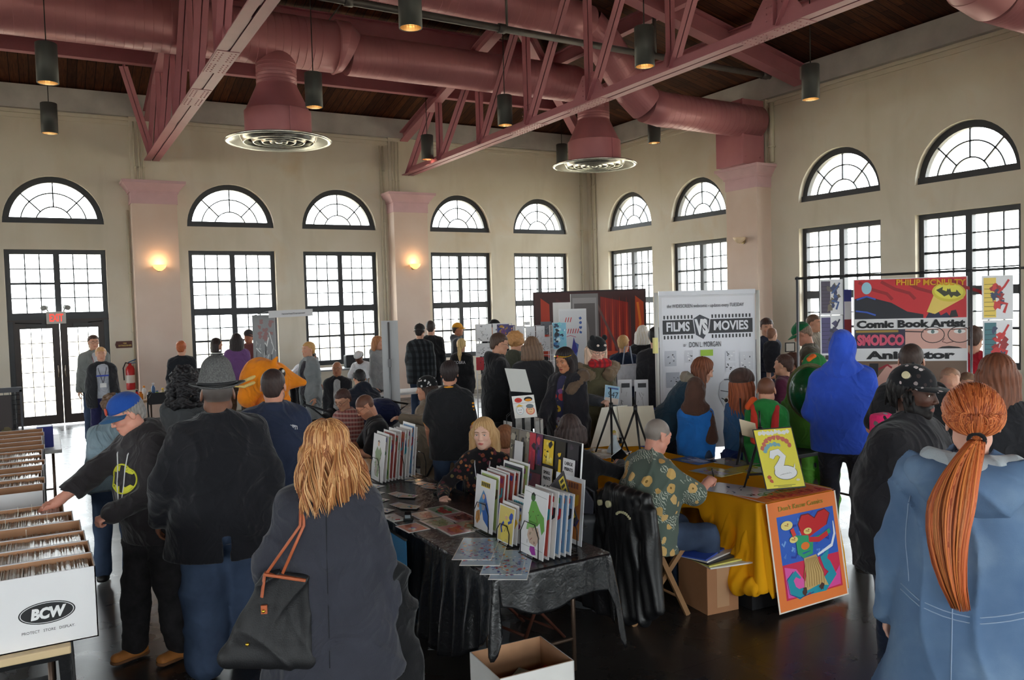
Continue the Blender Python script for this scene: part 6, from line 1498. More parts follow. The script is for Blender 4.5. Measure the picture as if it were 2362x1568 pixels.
# webcomic banner
TL, TR = at(1519, 683, 8.9), at(1741, 674, 9.0); u = (TR-TL); u.z = 0; Wf = u.length; u.normalize(); n_b = u.cross(Vector((0, 0, 1))); Hf = 1.68
root = empty('standing_banner', 'tall white webcomic banner with FILMS VS MOVIES in a film strip', 'banner', (TL.x, TL.y, 0)); zt_ = 2.2; o_ = Vector((0, 0, zt_-Hf))
def dfilm(a):
 a.rect(.03, .0, .985, .985, (226, 226, 234)); K = (44, 44, 50)
 for k in range(26):
  x = .045+.0355*k
  if not (.33 < x < .52): a.rect(x, .845, x+.017, .868, K); a.rect(x, .715, x+.017, .738, K)
 a.rect(.035, .746, .97, .838, K); a.poly([(.345, .85), (.42, .88), (.53, .845), (.515, .76), (.46, .70), (.40, .72), (.37, .73)], (226, 226, 234)); a.poly([(.355, .845), (.42, .87), (.52, .84), (.505, .765), (.455, .71), (.40, .73), (.375, .74)], (60, 62, 72))
 r = random.Random(6)
 for (x0, y0, x1, y1, bg) in ((.05, .54, .17, .64, (196, 198, 208)), (.26, .56, .34, .64, (206, 206, 214)), (.06, .40, .20, .50, (176, 180, 192)), (.83, .50, .97, .62, (214, 214, 222)), (.68, .56, .78, .63, (216, 216, 224)), (.68, .49, .78, .55, (218, 218, 226)), (.06, .24, .18, .34, (200, 202, 210))):
  a.rect(x0, y0, x1, y1, bg)
  for k in range(8): cx, cy = r.uniform(x0+.015, x1-.015), r.uniform(y0+.01, y1-.01); a.line([(cx, cy), (cx+r.uniform(-.02, .02), cy+r.uniform(-.012, .012))], .01, r.choice([K, (110, 110, 120), (240, 240, 244)]))
 a.rect(.42, .60, .55, .64, (160, 196, 60)); a.poly([(.62, .42), (.72, .46), (.78, .38), (.76, .28), (.66, .26), (.60, .34)], (190, 192, 200)); a.line([(.66, .44), (.74, .44), (.78, .40), (.72, .39)], .012, (70, 70, 78)); a.line([(.62, .37), (.70, .36), (.78, .37)], .008, (60, 60, 66)); a.line([(.63, .32), (.69, .30), (.75, .315)], .01, (40, 40, 46))
sheet('banner_sheet', o_, u, (0, 0, 1), Wf, Hf, .006, (214, 214, 220), dfilm, parent=root)
lay_text(root, o_, u, Wf, Hf, [('the WIDESCREEN webcomic - updates every TUESDAY', .48, .925, .80, .030, (60, 60, 68), {}), ('FILMS', .19, .795, .24, .062, (226, 226, 234), {'bold': .003}), ('MOVIES', .74, .795, .36, .062, (226, 226, 234), {'bold': .003}), ('VS', .44, .79, .14, .105, (232, 232, 238), {'bold': .006, 'shear': -.1}), ('BY', .26, .672, .03, .016, (50, 50, 56), {}), ('DON L. MORGAN', .47, .676, .33, .034, (50, 50, 56), {})], .011)
b = MB(); b.beam(o_+Vector((0, 0, Hf+.02)), o_+u*Wf+Vector((0, 0, Hf+.02)), .03, .05); b.build('top_rail', M((176, 176, 182), .4, .3, var=.03), root)
for s_ in (-.03, Wf+.03):
 b = MB(); b.tube([u*s_+Vector((0, 0, .02)), u*s_+Vector((0, 0, zt_+.03))], .022, 8); b.build('side_pole', M((214, 212, 206), .45, var=.03), root)
b = MB(); b.beam(u*-.1+n_b*.0+Vector((0, 0, .02)), u*(Wf+.1)+Vector((0, 0, .02)), .3, .04); b.build('base_foot', M((150, 150, 154), .4, .3, var=.03), root)
b = MB(); b.cbox(tuple(u*-.055+n_b*.03+Vector((0, 0, 1.66))), (.05, .03, .17)); b.build('yellow_tag', M((240, 230, 150), .4, var=.1), root)
# comic artist banner on a pole stand
TL, TR = at(1968, 650, 8.2), at(2232, 643, 7.9); u = TR-TL; u.z = 0; W3 = u.length; u.normalize(); zt_ = 2.30
root = empty('standing_banner', 'wide red and black Comic Book Artist banner hung from a pole stand', 'banner', (TL.x, TL.y, 0)); H3 = 1.5; o_ = Vector((0, 0, zt_-H3))
def dcb(a):
 a.rect(.01, .735, .99, .995, (196, 34, 44)); r = random.Random(8)
 for k in range(5): x = .05+.2*k; a.line([(x, .98), (x+.12, .93), (x+.25, .90), (x+.3, .86)], .03, (150, 20, 30))
 a.ell(.12, .94, .045, .04, (150, 196, 214)); nv = (18, 20, 34)
 a.poly([(.01, .87), (.12, .89), (.22, .865), (.34, .84), (.48, .78), (.62, .76), (.62, .735), (.01, .735)], nv); a.line([(.03, .865), (.12, .885), (.2, .865)], .015, (40, 80, 180)); a.line([(.02, .79), (.12, .78), (.2, .76)], .015, (40, 80, 180)); a.poly([(.64, .735), (.68, .79), (.70, .76), (.74, .79), (.77, .75), (.82, .77), (.86, .735)], (20, 26, 60)); a.poly([(.84, .735), (.86, .78), (.9, .785), (.92, .74)], (26, 20, 30))
 a.poly([(.65, .775), (.72, .90), (.97, .86), (.72, .76)], (226, 196, 96)); a.ell(.84, .90, .145, .062, (210, 190, 60), 28, -.1); a.ell(.84, .905, .125, .05, (226, 216, 80), 28, -.1)
 bat = [(.73, .915), (.79, .935), (.785, .915), (.82, .905), (.83, .925), (.84, .915), (.85, .925), (.86, .90), (.90, .90), (.905, .915), (.945, .88), (.91, .868), (.88, .878), (.86, .862), (.84, .885), (.80, .872), (.775, .888)]; a.poly(bat, (60, 60, 36))
 a.rect(.01, .665, .99, .735, (216, 214, 216)); a.rect(.01, .54, .46, .665, (44, 38, 60)); a.rect(.02, .645, .4, .66, (150, 120, 50)); a.rect(.46, .53, .99, .665, (206, 158, 146))
 a.line([(.46, .65), (.62, .645)], .012, (60, 40, 40))
 for cx in (.70, .93):
  a.line([(cx+.10*math.cos(2*PI*k/20), .625+.052*math.sin(2*PI*k/20)) for k in range(21)], .008, (50, 34, 34)); a.ell(cx, .645, .05, .014, (226, 222, 220)); a.ell(cx, .645, .016, .012, (90, 110, 110)); a.line([(cx-.07, .675 if False else .658), (cx+.05, .66)], .008, (60, 40, 36))
 a.line([(.80, .60), (.78, .58), (.82, .57), (.88, .58)], .008, (90, 50, 46)); a.poly([(.72, .53), (.78, .548), (.84, .552), (.92, .545), (.97, .53)], (40, 30, 30))
 a.rect(.01, .455, .99, .535, (216, 214, 216)); a.rect(.01, .02, .99, .455, (110, 86, 70)); a.poly([(.1, .2), (.14, .44), (.22, .44), (.2, .2)], (30, 26, 28)); a.poly([(.16, .3), (.3, .43), (.5, .44), (.44, .2), (.2, .2)], (206, 158, 146)); a.line([(.22, .4), (.3, .43), (.34, .41)], .02, (150, 40, 50))
sheet('banner_sheet', o_, u, (0, 0, 1), W3, H3, .005, (216, 214, 216), dcb, parent=root)
lay_text(root, o_, u, W3, H3, [('PHILIP MCNULTY', .68, .967, .60, .040, (222, 158, 36), {'bold': .003, 'slope': -.03}), ('Comic Book Artist', .5, .70, .95, .052, (24, 24, 28), {'bold': .005}), ('Animator', .5, .495, .78, .055, (24, 24, 28), {'bold': .005}), ('SMODCO', .24, .595, .42, .075, (206, 84, 110), {'bold': .006})], .008)
b = MB(); b.tube([tuple(u*-.55+Vector((0, 0, zt_+.03))), tuple(u*(W3+.06)+Vector((0, 0, zt_+.05))), tuple(u*(W3+.5)+Vector((0, 0, zt_+.06)))], .012, 8); b.build('cross_pole', M((30, 30, 32), .4, var=0), root)
for s_ in (-.53, W3+.03):
 b = MB(); b.cyl(tuple(u*s_+Vector((0, 0, 0))), tuple(u*s_+Vector((0, 0, zt_+.05))), .012, 8); b.build('upright_pole', M((110, 110, 114), .4, .5, var=0), root)
def dfigprint(seed, pal, side, bg=(222, 222, 226)):
 def d(a):
  r = random.Random(seed); a.rect(.03, .02, .97, .98, bg); a.rect(.05, .05, .45, .95, side)
  for k in range(8): y = .1+.1*k; a.line([(.07, y), (.42, y+r.uniform(-.01, .01))], .02, tuple(int(x*.6) for x in side))
  for k in range(12): a.blob(r.uniform(.35, .75), r.uniform(.2, .8), r.uniform(.08, .16), r.choice(pal), r, 9, .6)
  a.line([(.5, .6), (.72, .75), (.86, .9)], .07, pal[0]); a.line([(.5, .4), (.8, .35), (.7, .15)], .09, pal[0])
 return d
reds = [(190, 40, 44), (150, 30, 36), (50, 60, 90), (200, 50, 50)]; blus = [(60, 86, 140), (90, 84, 80), (50, 60, 100), (110, 100, 84)]; prp = [(50, 48, 70), (70, 66, 100), (40, 40, 44)]
for (tl, tr, bl, D, lab, dr) in (((1891, 645), (1944, 643), (1892, 727), 8.35, 'upper white poster with a blue winged figure left of the artist banner', dfigprint(1, blus, (70, 60, 80))), ((1892, 728), (1944, 729), (1893, 820), 8.36, 'lower white poster with a dark purple city left of the artist banner', dfigprint(2, prp, (74, 66, 110))),
                             ((2265, 636), (2337, 633), (2266, 738), 7.75, 'upper white poster with red figure and yellow ladder pattern, right side', dfigprint(3, reds, (230, 200, 90))), ((2267, 739), (2336, 740), (2269, 850), 7.77, 'lower white poster with a leaping red figure, right side', dfigprint(4, reds, (60, 110, 120)))):
 qsheet('poster', tl, tr, bl, D, lab, 'poster', (222, 222, 226), dr, .004)
qsheet('poster', (1946, 668), (1964, 667), (1947, 840), 8.6, 'narrow red and blue poster strip glimpsed behind the artist banner', 'poster', (80, 84, 150), lambda a: [a.rect(.05, .85, .95, 1, (50, 56, 130)), a.rect(.05, .55, .95, .84, (216, 214, 216)), a.rect(.05, .02, .95, .6, (130, 40, 44))], .004)
folding_table('folding_table', 5.6, 7.0, 5.0, 5.5, .75, 'table below the artist banner hidden by the crowd', (40, 40, 44))
# flame-red backdrop and grey slab
def dflame(a):
 r = random.Random(5); a.rect(.01, .01, .99, .99, (70, 34, 34))
 for (x0, x1, c) in ((.06, .16, (196, 60, 30)), (.60, .86, (150, 34, 24)), (.90, .99, (196, 70, 26)), (.34, .5, (96, 38, 34)), (.2, .3, (84, 36, 36))): a.poly([(x0, .02), (x1, .02), (x1-.01, .9), (x0+.01, .95)], c)
 for k in range(9): x = .61+.03*k; a.poly([(x, .5), (x+.025, .5), (x+.015, .95)], (210, 70, 34) if k % 2 else (120, 30, 24))
 a.rect(.60, .50, .80, .53, (214, 76, 36)); a.line([(.93, .1), (.92, .5), (.95, .75), (.93, .9)], .02, (240, 130, 40)); a.line([(.04, .3), (.08, .5), (.05, .7)], .02, (240, 110, 40)); a.line([(.55, .95), (.75, .55), (.9, .3)], .02, (110, 70, 66))
 for k in range(8): a.blob(r.uniform(.1, .9), r.uniform(.1, .5), .04, (40, 22, 26), r)
qsheet('backdrop_cloth', (1229, 674), (1489, 662), (1229, 800), 15.4, 'red and black hellish backdrop cloth in the far corner', 'backdrop', (44, 26, 28), dflame, .01, Dr=14.6, zfloor=.0)
root, TL, TR, o_ = qsheet('slab_standee', (1316, 678), (1379, 675), (1316, 790), 13.6, 'grey metallic standing slab with red lights before the red backdrop', 'standee', (120, 116, 116), lambda a: [a.rect(.06, .03, .94, .97, (150, 146, 146)), a.rect(.12, .05, .88, .93, (96, 90, 90)), a.ell(.46, .70, .2, .13, (130, 124, 122)), a.poly([(.3, .1), (.64, .1), (.66, .55), (.28, .55)], (120, 114, 112)), a.ell(.45, .58, .07, .02, (200, 40, 40)), a.ell(.86, .4, .06, .05, (190, 50, 50))], .12, zfloor=0.0)
qsheet('poster_board', (1275, 698), (1316, 697), (1275, 760), 12.8, 'white board sign clipped behind the painted banner', 'sign', (226, 224, 222), None, .01, zfloor=.0)
def dsign2(a):
 a.rect(.03, .02, .97, .98, (224, 224, 228)); r = random.Random(3)
 for (x0, y0, n) in ((.22, .88, 3), (.12, .76, 7)):
  for k in range(n): a.line([(x0+.09*k, y0-.02), (x0+.05+.09*k, y0+.03)], .03, (206, 60, 70))
 for k in range(4): a.blob(.78, .9-.05*k, .05, (70, 100, 170), r)
 a.poly([(.5, .1), (.72, .3), (.62, .5), (.7, .62), (.5, .66), (.42, .5), (.3, .2)], (90, 120, 190)); a.poly([(.36, .46), (.52, .7), (.66, .55)], (60, 60, 150)); a.line([(.2, .7), (.4, .72), (.6, .7)], .02, (200, 90, 130))
qsheet('standing_sign', (1289, 713), (1352, 711), (1290, 850), 11.8, 'white sign with red words and a blue creature painting', 'sign', (230, 230, 232), dsign2, .02, zfloor=.7)
# grid walls with prints
def gridwall(label, tl, tr, D, z0, Dr):
 TL, TR = at(*tl, D), at(*tr, Dr); u = TR-TL; W = math.hypot(u.x, u.y); u = Vector((u.x, u.y, 0)).normalized(); root = empty('grid_wall', label, 'display grid', (TL.x, TL.y, 0)); H = TL.z
 wm = M((206, 206, 208), .4, .3, var=0); b = MB(); nx = max(2, int(W/.075))
 for i in range(nx+1): b.tube([u*W*i/nx+Vector((0, 0, z0)), u*W*i/nx+Vector((0, 0, H))], .003, 5)
 b.build('vertical_wires', wm, root); b = MB(); nz = int((H-z0)/.075)
 for i in range(nz+1): z = z0+(H-z0)*i/nz; b.tube([Vector((0, 0, z)), u*W+Vector((0, 0, z))], .003, 5)
 b.build('cross_wires', wm, root)
 for s_ in (0, W): b = MB(); b.tube([u*s_, u*s_+Vector((0, 0, H))], .008, 6); b.build('support_leg', wm, root)
 return TL, u, W, H
g1 = gridwall('white wire grid wall hung with black and white drawings', (1097, 748), (1180, 750), 11.6, .7, 11.6)
for i, (x, y, w, h, c) in enumerate(((1098, 748, 36, 40, 0), (1136, 746, 36, 42, 0), (1098, 792, 34, 30, 0), (1098, 824, 18, 30, 1), (1120, 795, 30, 40, 0), (1146, 748, 28, 26, 2), (1172, 750, 16, 26, 2))):
 qsheet('drawing', (x, y), (x+w, y+1), (x, y+h), 11.56, ('black and white pony sketch top left on the wire grid', 'black and white sketch beside it on the grid wall, second from the left', 'dark figure sketch lower left on the wire grid', 'red bordered drawing at the bottom left of the wire grid', 'grey sketch in the second row of the wire grid', 'purple painting on the grid wall behind the man in black', 'small blue painting right of the purple one')[i], 'drawing', ((228, 228, 230), (190, 50, 60), (90, 80, 120))[c], lines_bw(30+i, 10) if c < 2 else cover(31+i, (90, 80, 130), False, .05, 10, [(120, 80, 130), (190, 140, 60), (60, 80, 150)]), .003)
g2 = gridwall('second wire grid wall with dark and grey prints behind the curly haired visitor', (1185, 752), (1290, 745), 10.8, .7, 10.8)
for i, (x, y, w, h, c) in enumerate(((1190, 752, 20, 36, 0), (1212, 753, 22, 40, 0), (1236, 752, 20, 38, 0), (1247, 742, 24, 30, 1), (1248, 778, 22, 32, 0), (1209, 742, 14, 8, 0))):
 qsheet('drawing', (x, y), (x+w, y), (x, y+h), 10.76, ('small white drawing left end of the second wire grid', 'pencil portrait drawing on the second wire grid', 'skull-like ink drawing on the second wire grid', 'dark grey print at the right of the second wire grid', 'pale print below the dark grey one', 'tiny card on top of the second wire grid')[i], 'drawing', ((222, 222, 226), (90, 90, 96))[c], lines_bw(60+i, 8), .003)
def dcyan(a):
 r = random.Random(7); a.rect(.02, .02, .98, .98, (130, 190, 214))
 for k in range(34): a.blob(r.uniform(.1, .9), r.uniform(.06, .94), r.uniform(.05, .16), r.choice([(90, 160, 200), (210, 232, 240), (40, 60, 90), (120, 200, 210), (60, 110, 170), (30, 36, 50)]), r, 10, .5)
qsheet('poster', (1273, 744), (1306, 742), (1274, 806), 10.3, 'cyan and white ice pattern painting on the grid wall', 'poster', (200, 220, 230), dcyan, .004)
TL, u, W, H = gridwall('narrow white wire grid stand beside the cyan painting', (1268, 750), (1274, 750), 10.25, .6, 10.25)
folding_table('folding_table', 5.3, 6.9, 9.6, 10.2, .74, 'table with merchandise under the wire grid walls', (190, 170, 190))
# roll up banners on the left
def dink(a):
 r = random.Random(11); a.rect(.02, .01, .98, .99, (142, 142, 144))
 for k in range(14): a.blob(r.uniform(.2, .85), r.uniform(.80, .95), .09, (150, 112, 112), r, 8, .5)
 for k in range(70): x, y = r.uniform(.1, .95), r.uniform(.3, .80); a.line([(x, y), (x+r.uniform(-.12, .12), y+r.uniform(-.06, .06)), (x+r.uniform(-.1, .2), y+r.uniform(-.08, .08))], r.uniform(.01, .07), r.choice([(210, 210, 210), (90, 90, 92), (180, 180, 180), (226, 226, 226)]))
root, TL, TR, o_ = qsheet('rollup_banner', (581, 727), (633, 726), (583, 900), 12.6, 'grey roll-up banner with a white ink splash left of the window', 'banner', (150, 150, 150), dink, .01, zfloor=.05)
b = MB(); u_ = (TR-TL); b.box((-.05, -.08, -.05), (u_.length+.05, .08, .04)); ob = b.build('banner_base', M((150, 150, 154), .4, .4, var=0), root); ob.rotation_euler = (0, 0, math.atan2(u_.y, u_.x))
root, TL, TR, o_ = qsheet('rollup_banner', (879, 740), (917, 738), (880, 900), 10.4, 'plain grey back of a roll-up banner standing right of the stroller', 'banner', (190, 190, 190), None, .01, zfloor=.05, mat=M((176, 177, 178), .6, var=.04, stretch=(3, 3, .3)))
b = MB(); u_ = (TR-TL); b.cyl((u_.length*.45, -.02, .0), (u_.length*.45, -.02, 1.92), .012, 8); b.cbox((u_.length*.45, -.03, 1.4), (.04, .03, .1)); b.cbox((u_.length*.45, -.03, .6), (.04, .03, .1)); b.box((-.05, -.14, -.05), (u_.length+.06, .14, .04)); ob = b.build('support_pole', M((110, 110, 112), .4, .5, var=0), root); ob.rotation_euler = (0, 0, math.atan2(u_.y, u_.x))
TL, TR = at(619, 717, 12.2), at(721, 712, 12.4); u = TR-TL
root = empty('hanging_sign', 'narrow white paper sign strung level between the two left banners', 'sign', TL-Vector((0, 0, .105)))
sheet('sign_board', (0, 0, 0), u, (0, 0, 1), u.length, .105, .004, (214, 212, 214), None, parent=root); uu = u.normalized()
text_mesh('lettering', 'Hammerhead Entertainment', .05, M((90, 90, 94), .6, var=0), root, frame(uu*u.length*.56+Vector((0, 0, .052))+uu.cross(Vector((0, 0, 1)))*.004, uu, (0, 0, 1)), width=.34, height=.028)
b = MB(); b.tube([(0, 0, .1), tuple(uu*.0+Vector((-.3, 0, .02)))], .006, 6); b.tube([tuple(uu*.1+Vector((0, 0, 0))), tuple(uu*.1+Vector((0, 0, -1.98)))], .012, 8); b.build('support_pole', M((120, 120, 122), .4, .4, var=0), root)
# tables in the back left
folding_table('folding_table', 4.2, 6.2, 12.45, 13.1, .76, 'white table the man in the white cap leans over', (232, 232, 232))
folding_table('folding_table', 4.5, 6.8, 17.2, 17.9, .86, 'grey counter table below the second back window', (150, 152, 154))
for i, (x, c, lab) in enumerate(((4.9, (40, 40, 44), 'small black speaker on the counter below the back window'), (5.35, (190, 190, 194), 'pale clutter bag on the counter below the back window'))):
 b = MB(); b.cbox((0, 0, .14), (.3, .2, .28)); tag(b.build('speaker_box' if i == 0 else 'bag', M(c, .6, var=.1), loc=(5.9-.9*i, 17.5, .86), bevel=.03), lab, 'speaker' if i == 0 else 'bag')
# stroller
P0 = at(820, 930, 9.6); root = empty('stroller', 'black and navy baby stroller parked behind the bald man', 'stroller', (P0.x, P0.y, 0)); fm = M((34, 34, 38), .4, .3, var=0); ax = Vector((.86, -.5, 0))
b = MB(); b.tube([tuple(ax*-.62+Vector((0, 0, 1.05))), tuple(ax*-.3+Vector((0, 0, .95))), tuple(ax*.45+Vector((0, 0, .9))), tuple(ax*.62+Vector((0, 0, 1.02))), tuple(ax*.3+Vector((0, 0, 1.08)))], .014, 8); b.build('push_bar', fm, root)
b = MB(); b.tube([tuple(ax*-.55+Vector((0, 0, 1.03))), tuple(ax*.1+Vector((0, 0, .5))), tuple(ax*.4+Vector((0, 0, .12)))], .013, 8); b.build('side_frame', fm, root)
np_mesh('seat_fabric', [sdf_mesh([ell((.02, -.02, .72), (.32, .24, .22)), ell((.25, -.14, .92), (.24, .22, .18)), bx((0, 0, .42), (.22, .18, .12), None, .05)], .018, (), wrinkle(.008, 18, 3))], cloth((36, 46, 84)), root)
for s_ in (-.35, .4): b = MB(); b.tube([tuple(ax*s_+Vector((0, 0, .12))+Vector((.09*math.cos(t*PI/8)*.86, -.09*math.cos(t*PI/8)*.5, .09*math.sin(t*PI/8)))) for t in range(17)], .02, 8); b.build('wheel', M((30, 30, 30), .7, var=0), root)
# magazine spinner with the masks card, and laptop-like sign above it
P0 = at(1208, 1010, 6.9); root = empty('wire_spinner', 'black wire spinner rack of small prints behind the display board', 'rack', (P0.x, P0.y, .75)); wm = M((34, 34, 36), .4, .5, var=0)
b = MB(); b.cyl((0, 0, 0), (0, 0, .55), .012, 8); b.lathe([(0, 0), (.12, 0), (.12, .012), (0, .014)], (0, 0, 0), 20); b.build('post', wm, root)
for k in range(6):
 a_ = k*PI/3; b = MB(); c_, s_ = math.cos(a_), math.sin(a_); b.tube([(0, 0, .5), (.08*c_, .08*s_, .52), (.16*c_, .16*s_, .46), (.16*c_, .16*s_, .2), (0, 0, .18)], .003, 6); b.build('wire_pocket', wm, root)
 if k in (0, 1, 5, 3): b = MB(); b.X = Matrix.Translation((.15*c_, .15*s_, .33))@Matrix.Rotation(a_, 4, 'Z'); b.cbox((0, 0, 0), (.008, .13, .2)); o = b.build('card_pack', M((170, 168, 164), .4, var=.2, vs=20), root)
def dmask(a):
 a.rect(.02, .02, .98, .98, (232, 230, 226)); a.ell(.27, .80, .17, .11, (206, 60, 50)); a.ell(.72, .82, .19, .11, (40, 36, 40)); a.ell(.72, .78, .15, .06, (230, 150, 40)); a.rect(.0, .655, 1, .665, (120, 60, 50)); a.ell(.28, .34, .18, .2, (190, 200, 206)); a.ell(.28, .33, .15, .17, (236, 236, 236)); a.poly([(.12, .5), (.28, .62), (.46, .52), (.28, .5)], (226, 180, 80)); a.ell(.74, .30, .2, .19, (226, 130, 110)); a.ell(.74, .31, .15, .15, (240, 196, 150)); a.ell(.74, .50, .17, .10, (110, 120, 126))
 for x in (.28, .74): a.line([(x-.08, .36), (x-.02, .35)], .02, (50, 50, 50)); a.line([(x+.02, .35), (x+.08, .36)], .02, (50, 50, 50)); a.line([(x-.05, .24), (x+.05, .24)], .015, (160, 70, 60))
 a.line([(.2, .79), (.34, .79)], .02, (120, 30, 30))
o, TL, TR, o_ = qsheet('mask_sheet', (1180, 914), (1231, 910), (1188, 965), 6.6, 'white sheet of four colourful paper masks clipped to the spinner', 'print', (236, 234, 230), dmask, .003, Db=6.55)
qsheet('sign_panel', (1164, 849), (1212, 852), (1178, 902), 6.85, 'blank pale panel held up above the mask sheet', 'sign', (196, 196, 192), None, .01, Db=6.8)
folding_table('folding_table', 3.5, 4.05, 5.75, 7.3, .745, 'black topped table carrying the spinner rack', (36, 36, 40))
# magazines on that table, left of the spinner
for i in range(6):
 P0 = at(1110+i*11, 1000+i*3, 6.9); sheet('comic', (P0.x, P0.y, .76), (.8, -.6, 0), (.12, .16, 1), .17, .20, .004, (160, 150, 140), cover(400+i, (120, 110, 104), False, .05, 8, [(90, 84, 80), (150, 140, 130), (60, 56, 54)]), label='grey sleeved comic standing behind the young woman, %s in its row' % ('first', 'second', 'third', 'fourth', 'fifth', 'last')[i], cat='comic')
# white table with strip comics behind the cream boards
folding_table('folding_table', 4.85, 5.66, 6.95, 7.7, .74, 'table with the strip comic stands beyond the cream boards', (222, 222, 224))
for i, (x, lab) in enumerate(((1425, 'left white strip comic print standing on the far table'), (1463, 'right white strip comic print standing on the far table'))):
 qsheet('print_stand', (x, 876), (x+32, 877), (x, 922), 9.0, lab, 'print', (226, 226, 230), lambda a: [a.rect(.04, .02, .96, .98, (222, 222, 228)), a.rect(.25, .84, .85, .93, (60, 60, 66)), a.rect(.05, .5, .95, .52, (80, 80, 84))]+lines_bw(5+i, 9)(a) if False else (a.rect(.04, .02, .96, .98, (222, 222, 228)), a.rect(.25, .84, .85, .93, (60, 60, 66)), lines_bw(5+i, 9)(a)), .01, zfloor=.745)
P0 = at(1448, 838, 10.2)
root = empty('tote_bag', 'white printed tote bag hanging from the back of the fair boy', 'bag', (P0.x, P0.y, P0.z-.29)); b = MB(); b.box((-.15, -.04, 0), (.15, .04, .28)); b.build('bag_body', M((206, 206, 210), .7, var=.12, vs=16), root, bevel=.02)
b = MB(); b.tube([(-.08, 0, .28), (-.04, 0, .5), (.04, 0, .5), (.08, 0, .28)], .008, 6); b.build('strap', M((150, 160, 180), .6, var=0), root)
folding_chair('blue backed folding chair by the webcomic banner', *(lambda p: (p.x, p.y))(at(1500, 960, 9.6)), 2.4, (150, 150, 154), (44, 52, 130))
b = MB(); P0 = at(1450, 918, 8.9); b.sphere((0, 0, 0), (.06, .05, .05), 14, 10); tag(b.build('round_tin', M((206, 140, 140), .5, var=.15, vs=20), loc=(P0.x, P0.y, .79)), 'pinkish round tin on the table before the strip comic prints', 'tin')
o, *_ = qsheet('picture_frame', (1811, 790), (1834, 789), (1811, 812), 10.4, 'small black framed picture on a stand before the green capped man', 'picture', (40, 36, 34), lambda a: a.rect(.1, .1, .9, .9, (220, 214, 204)), .02)
qsheet('mounting_board', (1705, 966), (1742, 976), (1712, 1003), 6.2, 'small tan card standing behind the yellow print easel', 'board', (216, 198, 168), None, .004, Db=6.15)
easel('black easel under the tan card among the children', (5.02, 4.95, 0), -.4, 1.05, .25, ledge=False)
# artist's chair, leather coat over it
# clothing patterns
def pat(name, fn, rough=.9):
 if name in _mats: return _mats[name]
 t = NT(name); t.set(rough, 0, .25, 0, .1); fn(t); _mats[name] = t.m; return t.m
def plaid(a, b_, c, sc=14, name='plaid'):
 def f(t):
  v = t.coord(); sep = t.add('ShaderNodeSeparateXYZ'); t.link(v, sep.inputs[0])
  sx = t.math('GREATER_THAN', t.math('SINE', t.math('MULTIPLY', t.math('ADD', sep.outputs[0], sep.outputs[1]), sc*6.28)), .2); sz = t.math('GREATER_THAN', t.math('SINE', t.math('MULTIPLY', sep.outputs[2], sc*6.28)), .2)
  t.base(t.mix(t.math('MULTIPLY', sz, .5), t.mix(t.math('MULTIPLY', sx, .6), rgb(a), rgb(b_)), rgb(c)))
 return pat(name, f)
def stripes(a, b_, sc=30, name='stripes', th=0):
 def f(t):
  v = t.coord(); sep = t.add('ShaderNodeSeparateXYZ'); t.link(v, sep.inputs[0]); t.base(t.mix(t.math('GREATER_THAN', t.math('SINE', t.math('MULTIPLY', sep.outputs[2], sc*6.28)), th), rgb(a), rgb(b_)))
 return pat(name, f)
def blooms(base, cols, sc, name, r0=.35, leaf=None):
 def f(t):
  v = t.coord(); nz = t.add('ShaderNodeTexNoise'); nz.inputs['Scale'].default_value = sc*1.6; t.link(v, nz.inputs['Vector'])
  vm = t.add('ShaderNodeVectorMath', operation='MULTIPLY_ADD'); vm.inputs[1].default_value = (.12/sc*3, .12/sc*3, .12/sc*3); t.link(nz.outputs[1], vm.inputs[0]); t.link(v, vm.inputs[2])
  vo = t.add('ShaderNodeTexVoronoi'); vo.inputs['Scale'].default_value = sc; t.link(vm.outputs[0], vo.inputs['Vector'])
  sep = t.add('ShaderNodeSeparateColor'); t.link(vo.outputs['Color'], sep.inputs[0])
  pc = t.ramp(sep.outputs[0], [(i/len(cols), rgb(c)) for i, c in enumerate(cols)]); 
  for el in t.n: pass
  c = rgb(base)
  if leaf:
   wv = t.add('ShaderNodeTexWave', bands_direction='DIAGONAL'); wv.inputs['Scale'].default_value = sc*2.2; wv.inputs['Distortion'].default_value = 9; wv.inputs['Detail'].default_value = 1; wv.inputs['Detail Scale'].default_value = 1.2; t.link(v, wv.inputs['Vector'])
   mk = t.noise(v, sc*.7, 1); c = t.mix(t.math('MULTIPLY', t.math('GREATER_THAN', wv.outputs[0], .72), t.math('GREATER_THAN', mk, .55)), rgb(base), rgb(leaf))
  use = t.math('MULTIPLY', t.math('LESS_THAN', vo.outputs['Distance'], r0), t.math('GREATER_THAN', sep.outputs[1], .38 if leaf else .25))
  pc = t.mix(t.math('LESS_THAN', vo.outputs['Distance'], r0*.25), pc, tuple(x*.35 for x in rgb(cols[0])[:3])+(1,))
  t.base(t.mix(use, c, pc))
 return pat(name, f)
@once('denim')
def DENIM(t):
 t.set(.85, 0, .2); v = t.coord(); t.base(t.ramp(t.noise(v, 5, 4), [(.3, rgb(50, 62, 84)), (.7, rgb(72, 88, 114))])); t.bump(t.noise(v, 240, 2), .001, .5); return t.m
@once('light_denim')
def DENIML(t):
 t.set(.85, 0, .2); v = t.coord(); t.base(t.ramp(t.noise(v, 4, 5), [(.3, rgb(78, 104, 138)), (.55, rgb(96, 122, 154)), (.75, rgb(122, 146, 174))])); t.bump(t.noise(v, 240, 2), .001, .5); return t.m
@once('leather')
def LEATHER(t):
 t.set(.38, 0, .5); v = t.coord(); t.base(rgb(24, 24, 26)); t.bump(t.noise(v, 60, 4), .003, .5); return t.m
BLACK, CHAR, NAVY = cloth((30, 30, 33)), cloth((44, 44, 48)), cloth((34, 44, 66))
